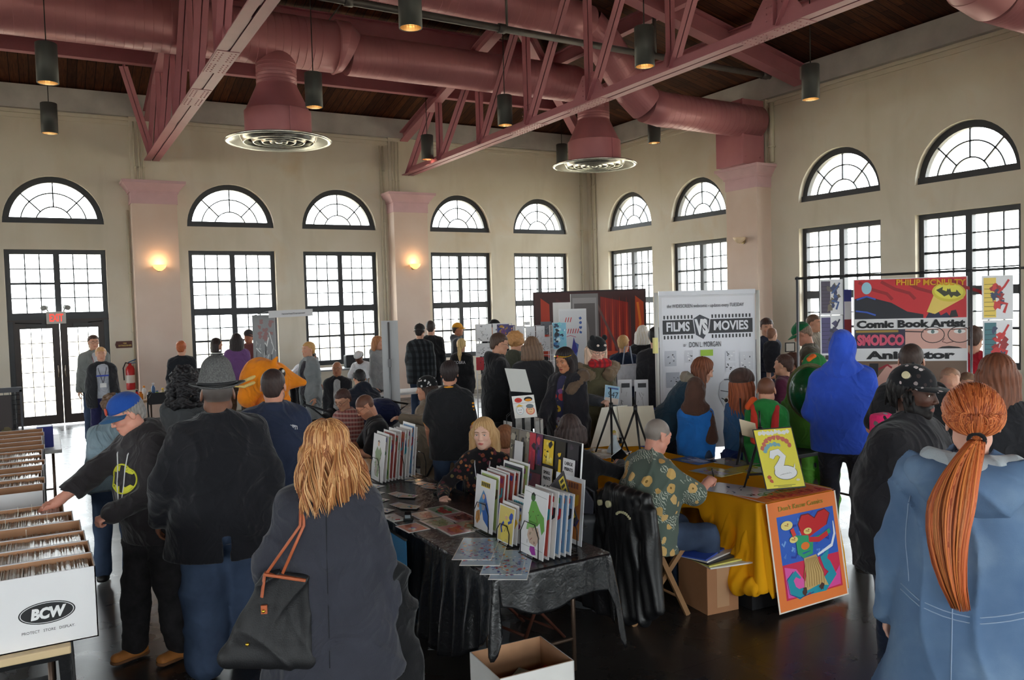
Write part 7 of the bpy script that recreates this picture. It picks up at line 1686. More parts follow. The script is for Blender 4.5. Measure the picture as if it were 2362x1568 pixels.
DARKP = cloth((34, 34, 38)); GREYM = cloth((120, 122, 124)); SH_B = M((26, 24, 24), .45, var=.05); SH_W = M((200, 200, 200), .5, var=.05)
G1 = 'visitors in the far back of the hall'
def quick(label, px, py, D, h, face, top, pants=None, hair=('short', (50, 36, 28)), skin=(206, 156, 130), lod=0, sex='m', shirt=None, pk=None, topk=None, hairk=None, eyes=True, shoes=True, **kw):
 f = Fig(label, px, py, D, h, face, lod, sex=sex, skin=skin, **kw)
 bk = pk or {}; f.body(**bk)
 if eyes: f.eyes(brow=tuple(int(x*.8) for x in hair[1]) if hair else (60, 44, 34))
 if hair and hair[0] != 'none': f.hair(hair[0], hair[1], seed=int(px) % 97, **(hairk or {}))
 tk = dict(topk or {})
 if shirt is not None: f.top_('shirt', shirt, t=.008, hem=.04, wr=.001, sleeve=.45); tk.setdefault('open_', .055); tk.setdefault('t', .024)
 nm = tk.pop('name', 'jacket' if shirt is not None else 'shirt'); f.top_(nm, top, **tk)
 f.pants(pants or DARKP)
 if shoes: f.shoes(SH_B)
 return f
# by the exit doors
f = quick('tall man in grey cardigan and lanyard standing before the exit doors', 215, 773, 13.9, 1.83, 15, cloth((128, 132, 130)), DENIM(), ('short', (64, 44, 36)), shirt=cloth((206, 206, 210)), w=1.15, ra=(.25, .02, .86), la=(-.2, .12, .8)); f.glasses(); f.lanyard(M((150, 60, 70), .7))
f = quick('smiling woman in black jacket and grey tee with a badge, in front of the doors', 232, 801, 12.9, 1.66, 5, CHAR, cloth((40, 40, 80)), ('bun', (176, 134, 90)), shirt=cloth((176, 180, 190)), sex='f', w=1.25, topk=dict(open_=.09, hem=.2, loose=.02)); f.lanyard(M((60, 50, 60), .7), .30, M((236, 236, 236), .5))
b = MB(); b.cbox((0, 0, 0), (.19, .004, .022)); b.build('chest_lettering', M((60, 80, 180), .7), f.root, loc=tuple(f.ch+f.Fw*.142+f.up2*.06))
quick('red haired visitor in dark coat seen from behind, left of the first window', 418, 787, 13.6, 1.70, 175, cloth((34, 36, 42)), None, ('short', (150, 78, 44)), hy=-10, topk=dict(name='jacket', hem=.2), w=1.1)
quick('woman in black and white striped top facing right by the first window', 500, 778, 15.4, 1.68, 110, stripes((40, 40, 46), (206, 206, 204), 26, 'bw_stripes'), None, ('bob', (40, 32, 30)), sex='f', hy=-5)
quick('long haired woman in purple tee seen from behind near the grey roll-up banner', 545, 768, 14.4, 1.78, 178, cloth((122, 84, 140)), cloth((96, 72, 54)), ('long', (34, 26, 26)), sex='f', w=1.15, topk=dict(sleeve=.3, loose=.015), hairk=dict(length=.3))
f = quick('man in dark cap standing behind the woman in purple', 573, 767, 15.6, 1.80, -20, cloth((120, 70, 70)), None, ('short', (40, 30, 28)), skin=(170, 110, 84)); f.cap(M((60, 56, 58), .8))
quick('man in white tee bent over sideways beside the second window', 722, 792, 16.3, 1.52, 130, cloth((222, 224, 230)), None, ('short', (40, 34, 30)), skin=(120, 78, 58), lean=52, hp=-10, topk=dict(sleeve=.35, loose=.03), ra=(.2, .55, .75), la=(-.2, .5, .75))
f = quick('short haired woman in long grey cardigan standing near the middle of the left side', 710, 787, 12.4, 1.67, -60, cloth((132, 136, 138)), BLACK, ('short', (168, 128, 78)), sex='f', w=1.1, shirt=cloth((44, 40, 48)), topk=dict(hem=.42, open_=.07, sleeve=.9), lod=1)
f = quick('older bald man in dark jacket sitting back by the window tables', 777, 842, 13.0, 1.27, -10, CHAR, DARKP, ('fringe', (150, 146, 140)), skin=(176, 124, 96), seat=.45, shirt=cloth((206, 206, 206))); f.glasses((40, 30, 30))
f = quick('man in white tee and white cap leaning over the white table', 823, 806, 14.3, 1.50, -25, cloth((224, 226, 230)), None, ('short', (30, 26, 24)), skin=(104, 70, 54), lean=32, hp=22, ra=(.28, .48, .84), la=(-.28, .5, .84), topk=dict(sleeve=.4, loose=.03), w=1.15); f.cap(M((222, 222, 222), .8), back=True)
f.top = f.top; b = MB(); b.prism([(-.06, 0), (0, .05), (.07, .01), (.05, -.04), (0, -.02), (-.05, -.05)], 0, .003, 'y'); b.build('shirt_print', M((50, 50, 56), .8), f.root, loc=tuple(f.ch+f.Fw*.145))
quick('sandy haired visitor in grey hoodie half behind the plain roll-up banner', 872, 774, 13.6, 1.69, 60, cloth((150, 152, 154)), BLACK, ('bob', (150, 100, 66)), sex='f', topk=dict(hood=True))
quick('person in navy hooded coat hunched over with back turned beyond the stroller', 826, 861, 11.0, 1.30, 195, cloth((34, 38, 50)), NAVY, ('short', (30, 28, 30)), seat=.5, lean=22, w=1.3, hp=20, topk=dict(hood=True, name='jacket', loose=.03), lod=1)
# plaid man and neighbours
f = quick('man in dark plaid shirt and backward cap facing the second pier', 968, 748, 14.6, 1.84, 165, plaid((34, 36, 40), (70, 78, 84), (20, 22, 24), 9, 'dark_plaid'), DENIM(), ('short', (36, 28, 26)), w=1.15, topk=dict(loose=.03, hem=.2)); f.cap(M((36, 32, 32), .8), back=True)
quick('tall man in plain black shirt right behind the plaid shirted man', 993, 738, 15.6, 1.88, 175, BLACK, DARKP, ('short', (52, 44, 42)), w=1.05)
f = quick('visitor in yellow cap and grey coat near the third back window', 1056, 748, 16.4, 1.80, 80, cloth((84, 88, 94)), DARKP, ('short', (50, 40, 36)), skin=(190, 130, 100), topk=dict(hood=True)); f.cap(M((226, 160, 50), .8))
f = quick('blonde ponytailed girl in black jacket with white back lettering', 1064, 779, 13.6, 1.61, 165, BLACK, cloth((70, 66, 130)), ('ponytail', (196, 160, 110)), sex='f', topk=dict(name='jacket', hem=.2, loose=.02), hairk=dict(length=.22), lod=1)
text_mesh('back_lettering', 'COBRA', .07, M((206, 206, 210), .7), f.root, frame(tuple(f.ch-f.Fw*.160+f.up2*.10), -f.Rt*-1 if False else -f.Rt, f.up2) if False else frame(tuple(f.ch-f.Fw*.150+f.up2*.10), f.Rt, f.up2), width=.20, height=.05)
f = quick('person whose black flat hat shows above the wire grid wall', 1140, 728, 14.4, 1.86, 10, CHAR, None, ('short', (40, 30, 30))); f.beanie(M((34, 34, 36), .8), v=1.15)
f = quick('man in black hoodie with glasses looking right at the wire grids', 1157, 768, 9.6, 1.82, 100, BLACK, DARKP, ('short', (62, 46, 38)), w=1.2, hp=12, lod=1, topk=dict(hood=True, loose=.03, hem=.18), ra=(.12, .3, 1.12)); f.glasses()
quick('curly sandy haired visitor in green hooded coat facing the grid wall', 1190, 765, 10.4, 1.79, 160, cloth((74, 76, 64)), None, ('curly', (164, 120, 76)), topk=dict(hood=True, name='jacket'), hy=-20)
quick('long haired visitor in black jacket with back turned, right of the curly head', 1226, 771, 9.3, 1.78, 185, CHAR, DARKP, ('long', (96, 74, 58)), lod=1, hairk=dict(length=.13), w=1.15, topk=dict(name='jacket', loose=.03, hem=.2), hp=10)
# tiara and eared hat
f = Fig('smiling woman with a gold tiara and dark furry-hooded coat', 1297, 806, 8.1, 1.705, -35, 2, 1.1, 'f', skin=(188, 132, 100), hp=16, ra=(.12, .34, .98), la=(-.22, .1, .85), hand_r='hold')
f.body(lips=(150, 70, 66)); f.eyes(); f.hair('long', (34, 26, 26), seed=5, length=.26, vol=1.08); f.top_('shirt', blooms((60, 60, 90), [(200, 60, 40), (70, 110, 180), (220, 180, 60)], 14, 'comic_tee', .5), t=.008, hem=.04, sleeve=.4)
f.top_('coat', cloth((38, 36, 42)), t=.028, hem=.38, open_=.05, loose=.02, extra=[cone(f.nb-f.Fw*.07-f.Rt*.11, f.nb-f.Fw*.05+f.Rt*.11, .06, .06, .04), ell(f.nb+f.Rt*-.13+f.Fw*.02-f.up2*.04, (.07, .07, .07), None, .04)]); f.pants(DARKP); f.shoes(SH_B)
np_mesh('fur_trim', [sdf_mesh([cone(f.nb+f.Rt*-.12+f.Fw*.12-f.up2*.13, f.nb+f.Rt*-.18-f.Fw*.02+f.up2*.0, .05, .055, .03), cone(f.nb+f.Rt*-.18-f.Fw*.02, f.nb-f.Fw*.14-f.up2*.03, .06, .055, .03)], .008, (), wrinkle(.006, 70, 3))], cloth((104, 84, 68)), f.root)
b = MB(); pts = [f.HP(.088*math.cos(t), -.012+.103*math.sin(t), .062+.02*max(0, math.sin(t))**6) for t in [PI*(.02+.96*i/16) for i in range(17)]]; b.tube(pts, [.011+.009*math.sin(PI*i/16)**4 for i in range(17)], 8, flat=.5); gm_ = M((214, 170, 60), .25, .9, var=.05, name='gold'); t_ = b.build('tiara', gm_, f.root)
b = MB(); b.sphere(f.HP(0, .102, .085), .011, 10, 8); b.build('red_gem', M((180, 30, 40), .2), t_)
f = Fig('woman in black animal-eared beanie, glasses and olive fur-collared parka', 1380, 781, 8.55, 1.77, 25, 2, 1.05, 'f', skin=(226, 180, 160), hp=18, la=(-.05, .28, 1.0), ra=(.10, .32, 1.13), hand_r='grip')
f.body(lips=(196, 90, 90)); f.eyes((90, 110, 90)); f.glasses(); f.hair('long', (176, 150, 130), seed=9, length=.18); f.top_('parka', cloth((86, 80, 58)), t=.03, hem=.5, loose=.02, sleeve=.55); f.pants(DARKP); f.shoes(SH_B)
for sd in (1, -1): np_mesh('sleeve', [sdf_mesh(f.armp(sd, .03, .98, .004)[-1:], .012)], cloth((66, 68, 74)), f.root)
o = f.beanie(BLACK, v=1.08, slouch=0)
for sd in (1, -1): np_mesh('hat_ear', [sdf_mesh([ell(f.HP(.068*sd, .0, .145), (.032, .018, .034))], .006)], BLACK, o); b = MB(); b.sphere(f.HP(.04*sd, .09, .095), (.016, .010, .013), 10, 6); b.build('hat_eye', M((226, 206, 196), .6), o)
np_mesh('plaid_scarf', [sdf_mesh([cone(f.nb+f.Fw*.07+f.Rt*.06+f.up2*.02, f.nb+f.Fw*.07-f.Rt*.09+f.up2*.02, .05, .055, .03), cone(f.nb+f.Rt*-.09, f.nb-f.Fw*.04-f.Rt*.08, .05, .05, .03)], .009, (), wrinkle(.005, 40, 3))], plaid((190, 40, 44), (50, 50, 60), (110, 24, 30), 18, 'red_plaid'), f.root)
np_mesh('fur_collar', [sdf_mesh([cone(f.nb-f.Rt*.07+f.Fw*.16-f.up2*.10, f.nb-f.Rt*.20-f.Fw*.02-f.up2*.03, .06, .07, .03), cone(f.nb-f.Rt*.20-f.Fw*.02-f.up2*.03, f.nb-f.Rt*.08-f.Fw*.13, .07, .06, .03), cone(f.nb+f.Rt*.12+f.Fw*.12-f.up2*.09, f.nb+f.Rt*.17-f.Fw*.05-f.up2*.02, .05, .055, .03)], .009, (), wrinkle(.008, 65, 5))], cloth((124, 104, 82)), f.root)
def dfly(a):
 a.rect(.03, .02, .97, .98, (150, 190, 214)); a.rect(.05, .02, .97, .35, (206, 190, 180)); a.rect(.2, .82, .9, .9, (60, 90, 150))
wr_ = f.wr[1]; bk = sheet('held_flyer', tuple(f.world(wr_+A((-.02, .03, -.02)))), (.75, -.6, -.15), (.12, 0, 1), .15, .19, .006, (200, 215, 226), dfly, label='blue flyer with big black numerals held by the woman in the parka', cat='flyer')
uu = Vector((.75, -.6, -.15)).normalized(); vv = Vector((.12, 0, 1)); vv = (vv-uu*uu.dot(vv)).normalized()
text_mesh('lettering', '947', .08, M((30, 34, 50), .6), bk, frame(uu*.08+vv*.10+uu.cross(vv)*.003, uu, vv), width=.10, height=.06)
# far right of the back: white haired woman, boy, dark figure
quick('white haired woman in black coat seen from behind, far middle', 1483, 752, 12.3, 1.78, 165, BLACK, None, ('bob', (226, 214, 190)), sex='f', topk=dict(name='coat', hem=.4, loose=.02), w=1.15)
quick('fair haired boy with navy backpack left of the white haired woman', 1438, 774, 11.6, 1.67, 160, NAVY, None, ('short', (190, 146, 96)), child=False)
quick('visitor in dark coat standing just behind the left pole of the webcomic banner', 1512, 752, 10.2, 1.82, 170, CHAR, None, ('short', (34, 30, 30)), topk=dict(name='coat', hem=.45, loose=.03), w=1.1)
# by the right pier
f = quick('dark haired woman in navy wrap holding a baby beside the webcomic banner', 1769, 732, 11.4, 1.86, 35, cloth((46, 52, 70)), BLACK, ('bun', (56, 40, 36)), sex='f', hp=10, hy=-20, skin=(196, 150, 126), la=(-.02, .2, 1.18), ra=(.1, .2, 1.1), topk=dict(hem=.5))
f = Fig('baby carried upright against the woman in the navy wrap', 1781, 764, 11.15, 1.0, 150, 0, child=True, skin=(214, 170, 146), base=.70, headk=1.25); f.body(); f.hair('buzz', (120, 84, 66)); f.top_('romper', cloth((40, 40, 46)), hem=.2)
f = quick('man in green cap and olive jacket looking down beside the pier', 1836, 742, 9.9, 1.85, -95, cloth((92, 86, 72)), DARKP, ('short', (120, 100, 84)), lean=8, hp=28, lod=1, skin=(206, 150, 126), la=(-.12, .38, 1.12), ra=(.12, .38, 1.12), topk=dict(name='jacket', loose=.02, hem=.18), w=1.12); f.cap(cloth((24, 110, 66)))
quick('pale shirted man behind the pole at the left end of the artist banner', 1879, 727, 12.2, 1.87, 60, cloth((150, 140, 126)), None, ('short', (84, 64, 50)), skin=(200, 150, 124))
quick('small child in plum coat between the green capped man and the webcomic banner', 1806, 808, 9.0, 1.50, -110, cloth((90, 36, 62)), BLACK, ('short', (62, 42, 36)), child=True, topk=dict(name='coat', hem=.28, loose=.01), lod=1)
quick('even smaller brown haired child behind the plum coated one', 1824, 801, 9.6, 1.48, -100, cloth((110, 70, 70)), None, ('short', (70, 44, 36)), child=True)
# children and costume at the golden table
f = Fig('auburn haired woman in teal padded jacket bending towards the children', 1632, 799, 8.1, 1.68, 100, 2, 1.1, 'f', skin=(226, 176, 152), lean=36, hp=4, ra=(.06, .42, .90), la=(-.2, .36, .9))
f.body(); f.eyes(); f.hair('long', (104, 60, 40), seed=4, length=.24, vol=1.1); f.top_('padded_jacket', cloth((40, 66, 84)), t=.034, hem=.16, loose=.01, fold=.006, collar=.03); f.pants(cloth((34, 38, 52))); f.shoes(SH_B)
np_mesh('fur_collar', [sdf_mesh([cone(f.nb-f.Fw*.08-f.Rt*.1, f.nb-f.Fw*.08+f.Rt*.1, .05, .05, .04), ell(f.nb-f.Fw*.10, (.10, .06, .07))], .009, (), wrinkle(.008, 70, 2))], cloth((150, 140, 126)), f.root)
f = Fig('child in brown hood and bright blue striped-cuff jacket, back turned', 1604, 882, 7.5, 1.39, 178, 1, .75, child=True, skin=(214, 170, 146), hp=12)
f.body(); f.hooded(cloth((84, 58, 48))); f.top_('varsity_jacket', cloth((36, 110, 190)), t=.02, hem=.08, loose=.008, wr=.006); f.pants(DENIM()); f.shoes(SH_B)
np_mesh('brown_sleeve', [sdf_mesh(f.armp(1, .022, .5), .015)], cloth((84, 58, 48)), f.root)
for z in (.085, .105): b = MB(); c = f.pel-f.up*(z-.03)*f.k; b.tube([tuple(c+A((.178*math.cos(t*PI/12), .135*math.sin(t*PI/12), 0))*f.k*1.12) for t in range(25)], .006, 6); b.build('cuff_stripe', M((226, 226, 226), .8), f.root)
f = Fig('little girl in brown hat with long auburn hair and red tights', 1714, 856, 7.3, 1.48, 150, 1, .95, 'f', child=True, skin=(222, 174, 150)); f.body(); f.hair('long', (124, 62, 34), seed=6, length=.34, vol=1.15); f.beanie(cloth((74, 54, 48)), v=1.18, slouch=1); f.top_('blue_top', cloth((56, 96, 140)), hem=.1, loose=.01); f.skirt(cloth((30, 52, 110)), .2, .07); f.pants(cloth((190, 24, 60)), name='tights', t=.004, flare=0); f.shoes(SH_B)
b = MB(); c = f.HP(-.13, -.03, -.16); b.sphere(c, (.05, .04, .05), 14, 10); o = b.build('plush_toy', cloth((226, 222, 216)), f.root); b = MB(); b.sphere(tuple(A(c)+A((-.01, -.04, .01))), .018, 10, 6); b.build('toy_eye', M((30, 26, 26), .4), o)
f = Fig('buzz cut boy in green hoodie with red and orange backpack straps', 1768, 868, 7.0, 1.46, 172, 2, 1.0, child=True, skin=(206, 152, 124), hp=8); f.body(buzz=(112, 76, 58)); f.top_('green_hoodie', cloth((40, 130, 60)), t=.024, hem=.14, hood=True, loose=.01); f.pants(DARKP); f.shoes(SH_B)
for sd, c in ((1, (196, 50, 48)), (-1, (206, 60, 44))): 
 np_mesh('backpack_strap', [sdf_mesh([cone(f.sh[sd]-f.Rt*sd*.02+f.up2*.05-f.Fw*.07, f.sh[sd]-f.Rt*sd*.03-f.up2*.22-f.Fw*.15, .028, .034, .01), cone(f.sh[sd]-f.Rt*sd*.02+f.up2*.05-f.Fw*.07, f.sh[sd]-f.Rt*sd*.02+f.up2*.03+f.Fw*.05, .028, .028, .01)], .009)], cloth(c), f.root)
np_mesh('orange_collar', [sdf_mesh([cone(f.nb-f.Rt*.10+f.up2*.05-f.Fw*.03, f.nb-f.Rt*.14+f.up2*.0-f.Fw*.05, .035, .03, .02)], .009)], cloth((226, 90, 40)), f.root)
f = Fig('person in green costume with a dark green turtle shell backpack', 1880, 817, 7.65, 1.605, 170, 1, 1.2, skin=(214, 170, 146), la=(-.42, .30, .98), hp=14); f.body(); f.top_('green_suit', cloth((100, 166, 62)), t=.022, hem=.1, loose=.02, wr=.006); f.pants(cloth((100, 166, 62)), t=.03, wr=.007); f.shoes(cloth((70, 120, 44)))
np_mesh('costume_hood', [sdf_mesh([ell(f.HP(0, -.01, .035), (.105, .12, .105)), cone(f.nb, f.HP(0, -.02, 0), .08, .1, .04), ell(f.HP(0, .1, -.02), (.06, .09, .09), None, .01, 1)], .012)], cloth((40, 120, 60)), f.root)
o = np_mesh('turtle_shell', [sdf_mesh([ell(f.ch-f.Fw*.20+f.up2*.16, (.185, .15, .235), None, .02)], .012)], M((26, 92, 50), .22, var=.3, vs=9, bump=.006, bs=24, coat=.4), f.root); b = MB(); c = f.ch-f.Fw*.16+f.up2*.16; b.tube([tuple(c+f.Rt*.195*math.cos(t*PI/14)+f.up2*.24*math.sin(t*PI/14)) for t in range(29)], .022, 8); b.build('shell_rim', cloth((104, 104, 66)), o)
np_mesh('orange_mask', [sdf_mesh([cone(f.HP(-.10, -.04, .05), f.HP(.0, -.10, .085), .02, .03, .02), cone(f.HP(.0, -.10, .085), f.HP(-.03, -.13, .06), .03, .025, .02)], .008)], cloth((236, 110, 40)), f.root)
f = Fig('person in bright royal blue hoodie with the hood up, back turned', 1944, 773, 6.75, 1.83, 172, 2, 1.05, skin=(214, 170, 146), ra=(.34, .05, .86), la=(-.2, .22, 1.0)); f.body(); f.hooded(cloth((52, 88, 204))); f.top_('blue_hoodie', cloth((52, 88, 204)), t=.034, hem=.12, loose=.02, wr=.008, fold=.006, flare=.01); f.pants(cloth((34, 34, 44))); f.shoes(SH_B)
f = quick('dark haired man in black tee seen from behind before the artist banner', 2102, 793, 5.9, 1.79, 176, BLACK, DARKP, ('buzz', (50, 38, 34)), lod=2, w=1.15, skin=(206, 156, 132), topk=dict(sleeve=.42, loose=.02), la=(-.22, .2, 1.0), pk=dict(buzz=(50, 38, 34)))
b = MB(); b.cbox((0, 0, 0), (.16, .1, .2)); P0 = at(2033, 985, 5.7); tag(b.build('pink_bag', blooms((214, 40, 100), [(230, 230, 230), (30, 30, 34)], 20, 'pink_print', .4), loc=P0, bevel=.03), 'pink and black patterned bag by the arm of the man in black tee', 'bag')
quick('red shirted person with a tan strap at the right edge of the artist banner', 2246, 757, 8.3, 1.80, 170, cloth((176, 30, 44)), None, ('short', (70, 52, 44)), topk=dict(sleeve=.5))
quick('person with light brown hair just above the patterned cap', 2192, 850, 6.6, 1.54, 10, CHAR, None, ('short', (134, 100, 80)), sex='f', eyes=False)
quick('child with brown hair low behind the patterned cap brim', 2232, 868, 6.9, 1.45, 10, cloth((60, 50, 50)), None, ('short', (110, 84, 66)), child=True, eyes=False)
f = quick('woman with long wavy brown hair and dark top at the right edge', 2298, 825, 5.2, 1.73, 165, CHAR, DENIM(), ('long', (96, 56, 38)), sex='f', lod=1, hairk=dict(length=.24, vol=1.25), hy=30)
# middle left group
f = quick('woman with curly black hair and grey jacket seen from behind', 425, 851, 7.0, 1.68, 172, cloth((72, 74, 76)), DARKP, ('curly', (24, 22, 24)), sex='f', w=1.2, lod=1, hairk=dict(length=.2, vol=1.12), topk=dict(name='jacket', loose=.02, hem=.2)); b = MB(); b.tube([tuple(f.sh[-1]+f.up2*.05-f.Fw*.03+f.Rt*.05), tuple(f.ch+f.Rt*-.02-f.Fw*.165), tuple(f.pel+f.Rt*.16-f.Fw*.13)], .014, 6, flat=.4); b.build('bag_strap', BLACK, f.root)
f = Fig('young man in navy fleece jacket with small white chest emblem on the back', 629, 846, 5.6, 1.76, 176, 2, 1.2, skin=(206, 150, 126), hy=-8); f.body(beard=(60, 44, 38), stubble=.5, buzz=(46, 36, 34)); f.hair('buzz', (48, 36, 34), seed=3); f.top_('fleece_jacket', cloth((44, 52, 74)), t=.03, hem=.12, loose=.02, collar=.026, wr=.004); f.pants(DARKP); f.shoes(SH_B)
c = f.sh[1]-f.Fw*.105-f.up2*.045-f.Rt*.035; b = MB(); 
for k in range(3): b.tube([tuple(c+f.Rt*(.012+.012*k)+f.up2*-.015), tuple(c+f.Rt*(.012+.012*k)+f.up2*(.0+.003*k)), tuple(c+f.Rt*(-.02+.012*k)+f.up2*(.018))], .0035, 6)
b.build('back_emblem', M((226, 226, 230), .6), f.root, loc=tuple(-f.Fw*.03))
f = Fig('wearer of a big orange creature costume head behind the navy jacket man', 622, 842, 7.6, 1.69, 100, 1, 1.1, skin=(206, 156, 130)); f.body(); f.top_('orange_suit', cloth((232, 130, 30)), t=.02, hem=.2); f.pants(cloth((232, 130, 30))); f.shoes(SH_B)
oc = cloth((238, 138, 26)); c0 = f.hc; hx, hy_ = A((1, 0, 0)), A((0, 1, 0))
o = np_mesh('costume_head', [sdf_mesh([ell(c0+A((0, -.05, -.04)), (.17, .22, .17)), cone(c0+A((0, .08, -.05)), c0+A((0, .30, -.10)), .13, .035, .06), cone(c0+A((0, -.10, .03)), c0+A((0, -.2, -.2)), .13, .10, .05), cone(c0+A((0, .0, -.12)), c0+A((0, .12, -.25)), .13, .06, .05), cone(c0+A((.10, .02, .11)), c0+A((.12, .05, .16)), .03, .01, .03)], .011)], oc, f.root)
b = MB(); b.sphere(tuple(c0+A((.135, .08, .01))), (.02, .035, .05), 12, 8); b.build('costume_eye', M((40, 30, 24), .4), o); b = MB(); b.sphere(tuple(c0+A((.150, .09, .03))), (.01, .014, .016), 8, 6); b.build('eye_highlight', M((230, 226, 220), .4), o)
for dz in (0, -.05): b = MB(); b.tube([tuple(c0+A((.13, -.14, -.0+dz))), tuple(c0+A((.15, -.26, -.04+dz))), tuple(c0+A((.14, -.36, -.05+dz*.6)))], [.018, .014, .004], 8); b.build('cream_spike', cloth((240, 210, 130)), o)
f = quick('person in light blue denim jacket bending behind the capped browser', 262, 889, 6.8, 1.52, 170, cloth((128, 148, 158)), DENIM(), ('curly', (84, 64, 50)), lean=20, lod=1, topk=dict(name='jacket', loose=.02), w=1.05)
# seated pair and helpers
f = Fig('seated bald man with glasses and lanyard, signing at the small beige table', 826, 914, 8.1, 1.295, -82, 2, 1.0, seat=.44, skin=(206, 150, 122), hp=30, lean=10, ra=(.16, .42, .80), la=(-.12, .42, .80), hand_r='grip'); f.body(beard=(60, 44, 38), stubble=.35, buzz=(110, 80, 66)); f.eyes(); f.glasses(); f.top_('black_tee', BLACK, sleeve=.42, t=.016, hem=.06, loose=.01); f.pants(DARKP); f.shoes(SH_B); f.lanyard(M((90, 96, 110), .7), .36)
folding_chair('chair under the bald man at the beige table', f.loc.x, f.loc.y, f.rz+0, (60, 60, 64), (60, 60, 70))
f = Fig('seated person with glasses and red flannel behind the bald man', 783, 905, 8.9, 1.24, -40, 1, 1.0, 'f', seat=.44, skin=(196, 150, 124), hp=22, lean=8); f.body(); f.eyes(); f.glasses(); f.hair('short', (60, 40, 36), seed=3); f.top_('flannel_shirt', plaid((150, 90, 84), (90, 40, 44), (190, 170, 160), 22, 'pink_plaid')); f.pants(DARKP); f.shoes(SH_B)
folding_chair('chair under the flannel shirted person', f.loc.x, f.loc.y, f.rz, (60, 60, 64), (50, 60, 90))
f = Fig('man in black ringer tee with orange trim standing with his back turned', 1036, 836, 7.6, 1.64, 178, 2, 1.05, skin=(196, 142, 116), ra=(.20, .02, .88), la=(-.22, .16, .92)); f.body(); f.hair('short', (38, 30, 30), seed=7, vol=1.06); f.top_('black_tee', BLACK, sleeve=.40, t=.018, hem=.16, loose=.02, flare=.01); f.pants(DENIM()); f.shoes(SH_B)
oy = cloth((236, 160, 40))
for sd in (1, -1): a_, e_ = f.sh[sd]-f.up2*.01, f.el[sd]; np_mesh('orange_cuff', [sdf_mesh([cone(a_+(e_-a_)*.74, a_+(e_-a_)*.84, .066*f.k, .067*f.k, .004)], .009)], oy, f.root)
b = MB(); b.tube([tuple(f.nb+f.Rt*.072*math.cos(t*PI/12)*f.k+f.Fw*.07*math.sin(t*PI/12)*f.k+f.up2*(.022-.012*math.sin(t*PI/12))) for t in range(25)], .009, 8); b.build('orange_neckband', oy, f.root)
for k in range(3): b = MB(); c = f.sh[1]+(f.el[1]-f.sh[1])*.25+f.Rt*.06*f.k-f.Fw*.03-f.up2*(.03*k); b.cbox(tuple(c), (.02, .05, .014)); b.build('sleeve_bar', oy, f.root)
f = Fig('seated woman in beige cardigan and skull print bandana, arm stretched to the left', 981, 878, 8.85, 1.35, -120, 1, 1.05, 'f', seat=.46, skin=(206, 156, 130), lean=6, hy=30, la=(-.42, .12, .98), ra=(.2, .25, .7)); f.body(); f.eyes(); f.hair('long', (52, 40, 36), seed=3, length=.40); f.top_('beige_cardigan', cloth((150, 136, 118)), t=.024, hem=.3, loose=.02, wr=.007); f.pants(cloth((120, 110, 98)), t=.03); f.shoes(SH_B); f.beanie(blooms((30, 30, 32), [(230, 230, 230), (210, 210, 210)], 26, 'skull_dots', .3), 'bandana', 1.04)
np_mesh('hanging_cardigan', [sdf_mesh([cone(f.pel+A((0, -.16, .25)), f.pel+A((.02, -.24, -.38)), .10, .13, .05, ((1, 0, 0), 2.0))], .016, (), wrinkle(.012, 20, 9))], cloth((150, 136, 118)), f.root)
folding_chair('chair under the woman in the beige cardigan', f.loc.x, f.loc.y, f.rz, (60, 60, 64), (60, 60, 70))
f = Fig('young blonde woman in dark floral blouse seated behind the black table', 1114, 979, 6.2, 1.255, -12, 3, .92, 'f', seat=.43, skin=(236, 194, 174), hy=-4, hp=2, la=(-.16, .30, .86), ra=(.26, .34, .80), hand_r='relax'); f.body(lips=(204, 110, 104)); f.eyes((70, 90, 100), (150, 110, 76)); f.hair('long', (190, 146, 96), (226, 190, 140), seed=8, length=.20, vol=1.04)
f.top_('floral_blouse', blooms((30, 26, 30), [(150, 50, 40), (60, 90, 60), (190, 120, 70), (90, 40, 50)], 26, 'dark_floral', .42), t=.018, hem=.08, loose=.012, wr=.006); f.pants(DARKP); f.shoes(SH_B); f.lanyard(M((206, 206, 210), .6), .38)
folding_chair('chair under the young blonde woman', f.loc.x, f.loc.y, f.rz, (60, 60, 64), (60, 60, 70))
f = Fig('auburn haired child in profile behind the display board', 1166, 1000, 6.5, 1.15, 130, 1, 1.0, child=True, seat=.45, skin=(222, 166, 146), hy=40); f.body(); f.eyes(); f.hair('short', (126, 84, 58), seed=8, vol=1.06); f.top_('shirt', cloth((176, 120, 110))); f.pants(DARKP)
folding_chair('chair under the auburn haired child', f.loc.x, f.loc.y, f.rz, (60, 60, 64), (60, 60, 70))
f = Fig('dark haired person in black sitting behind the display board holding a phone', 1311, 971, 6.0, 1.29, 165, 1, 1.05, 'f', seat=.45, skin=(214, 160, 136), ra=(.30, .34, .95), hy=30, hp=14, hand_r='hold'); f.body(); f.hair('long', (52, 40, 38), seed=2, length=.08); f.top_('black_top', BLACK, loose=.01); f.pants(cloth((30, 40, 90))); f.shoes(SH_B)
b = MB(); b.cbox((0, 0, 0), (.07, .012, .14)); P0 = f.world(f.wr[1]+nrm(f.wr[1]-f.el[1])*.10+A((0, 0, .03))); tag(b.build('smartphone', M((30, 32, 36), .2, var=0), loc=P0, rot=(.5, .9, f.rz), bevel=.004), 'dark phone in the hand of the seated person behind the display board', 'phone')
folding_chair('chair under the person with the phone', f.loc.x, f.loc.y, f.rz, (60, 60, 64), (60, 60, 70))
b = MB(); b.lathe([(0, 0), (.17, 0), (.19, .6), (.21, .62), (.2, .65), (0, .65)], (0, 0, 0), 24); tag(b.build('grey_bin', M((92, 94, 98), .5, var=.05), loc=(3.33, 4.82, 0)), 'tall grey plastic bin behind the black leather coat', 'bin')
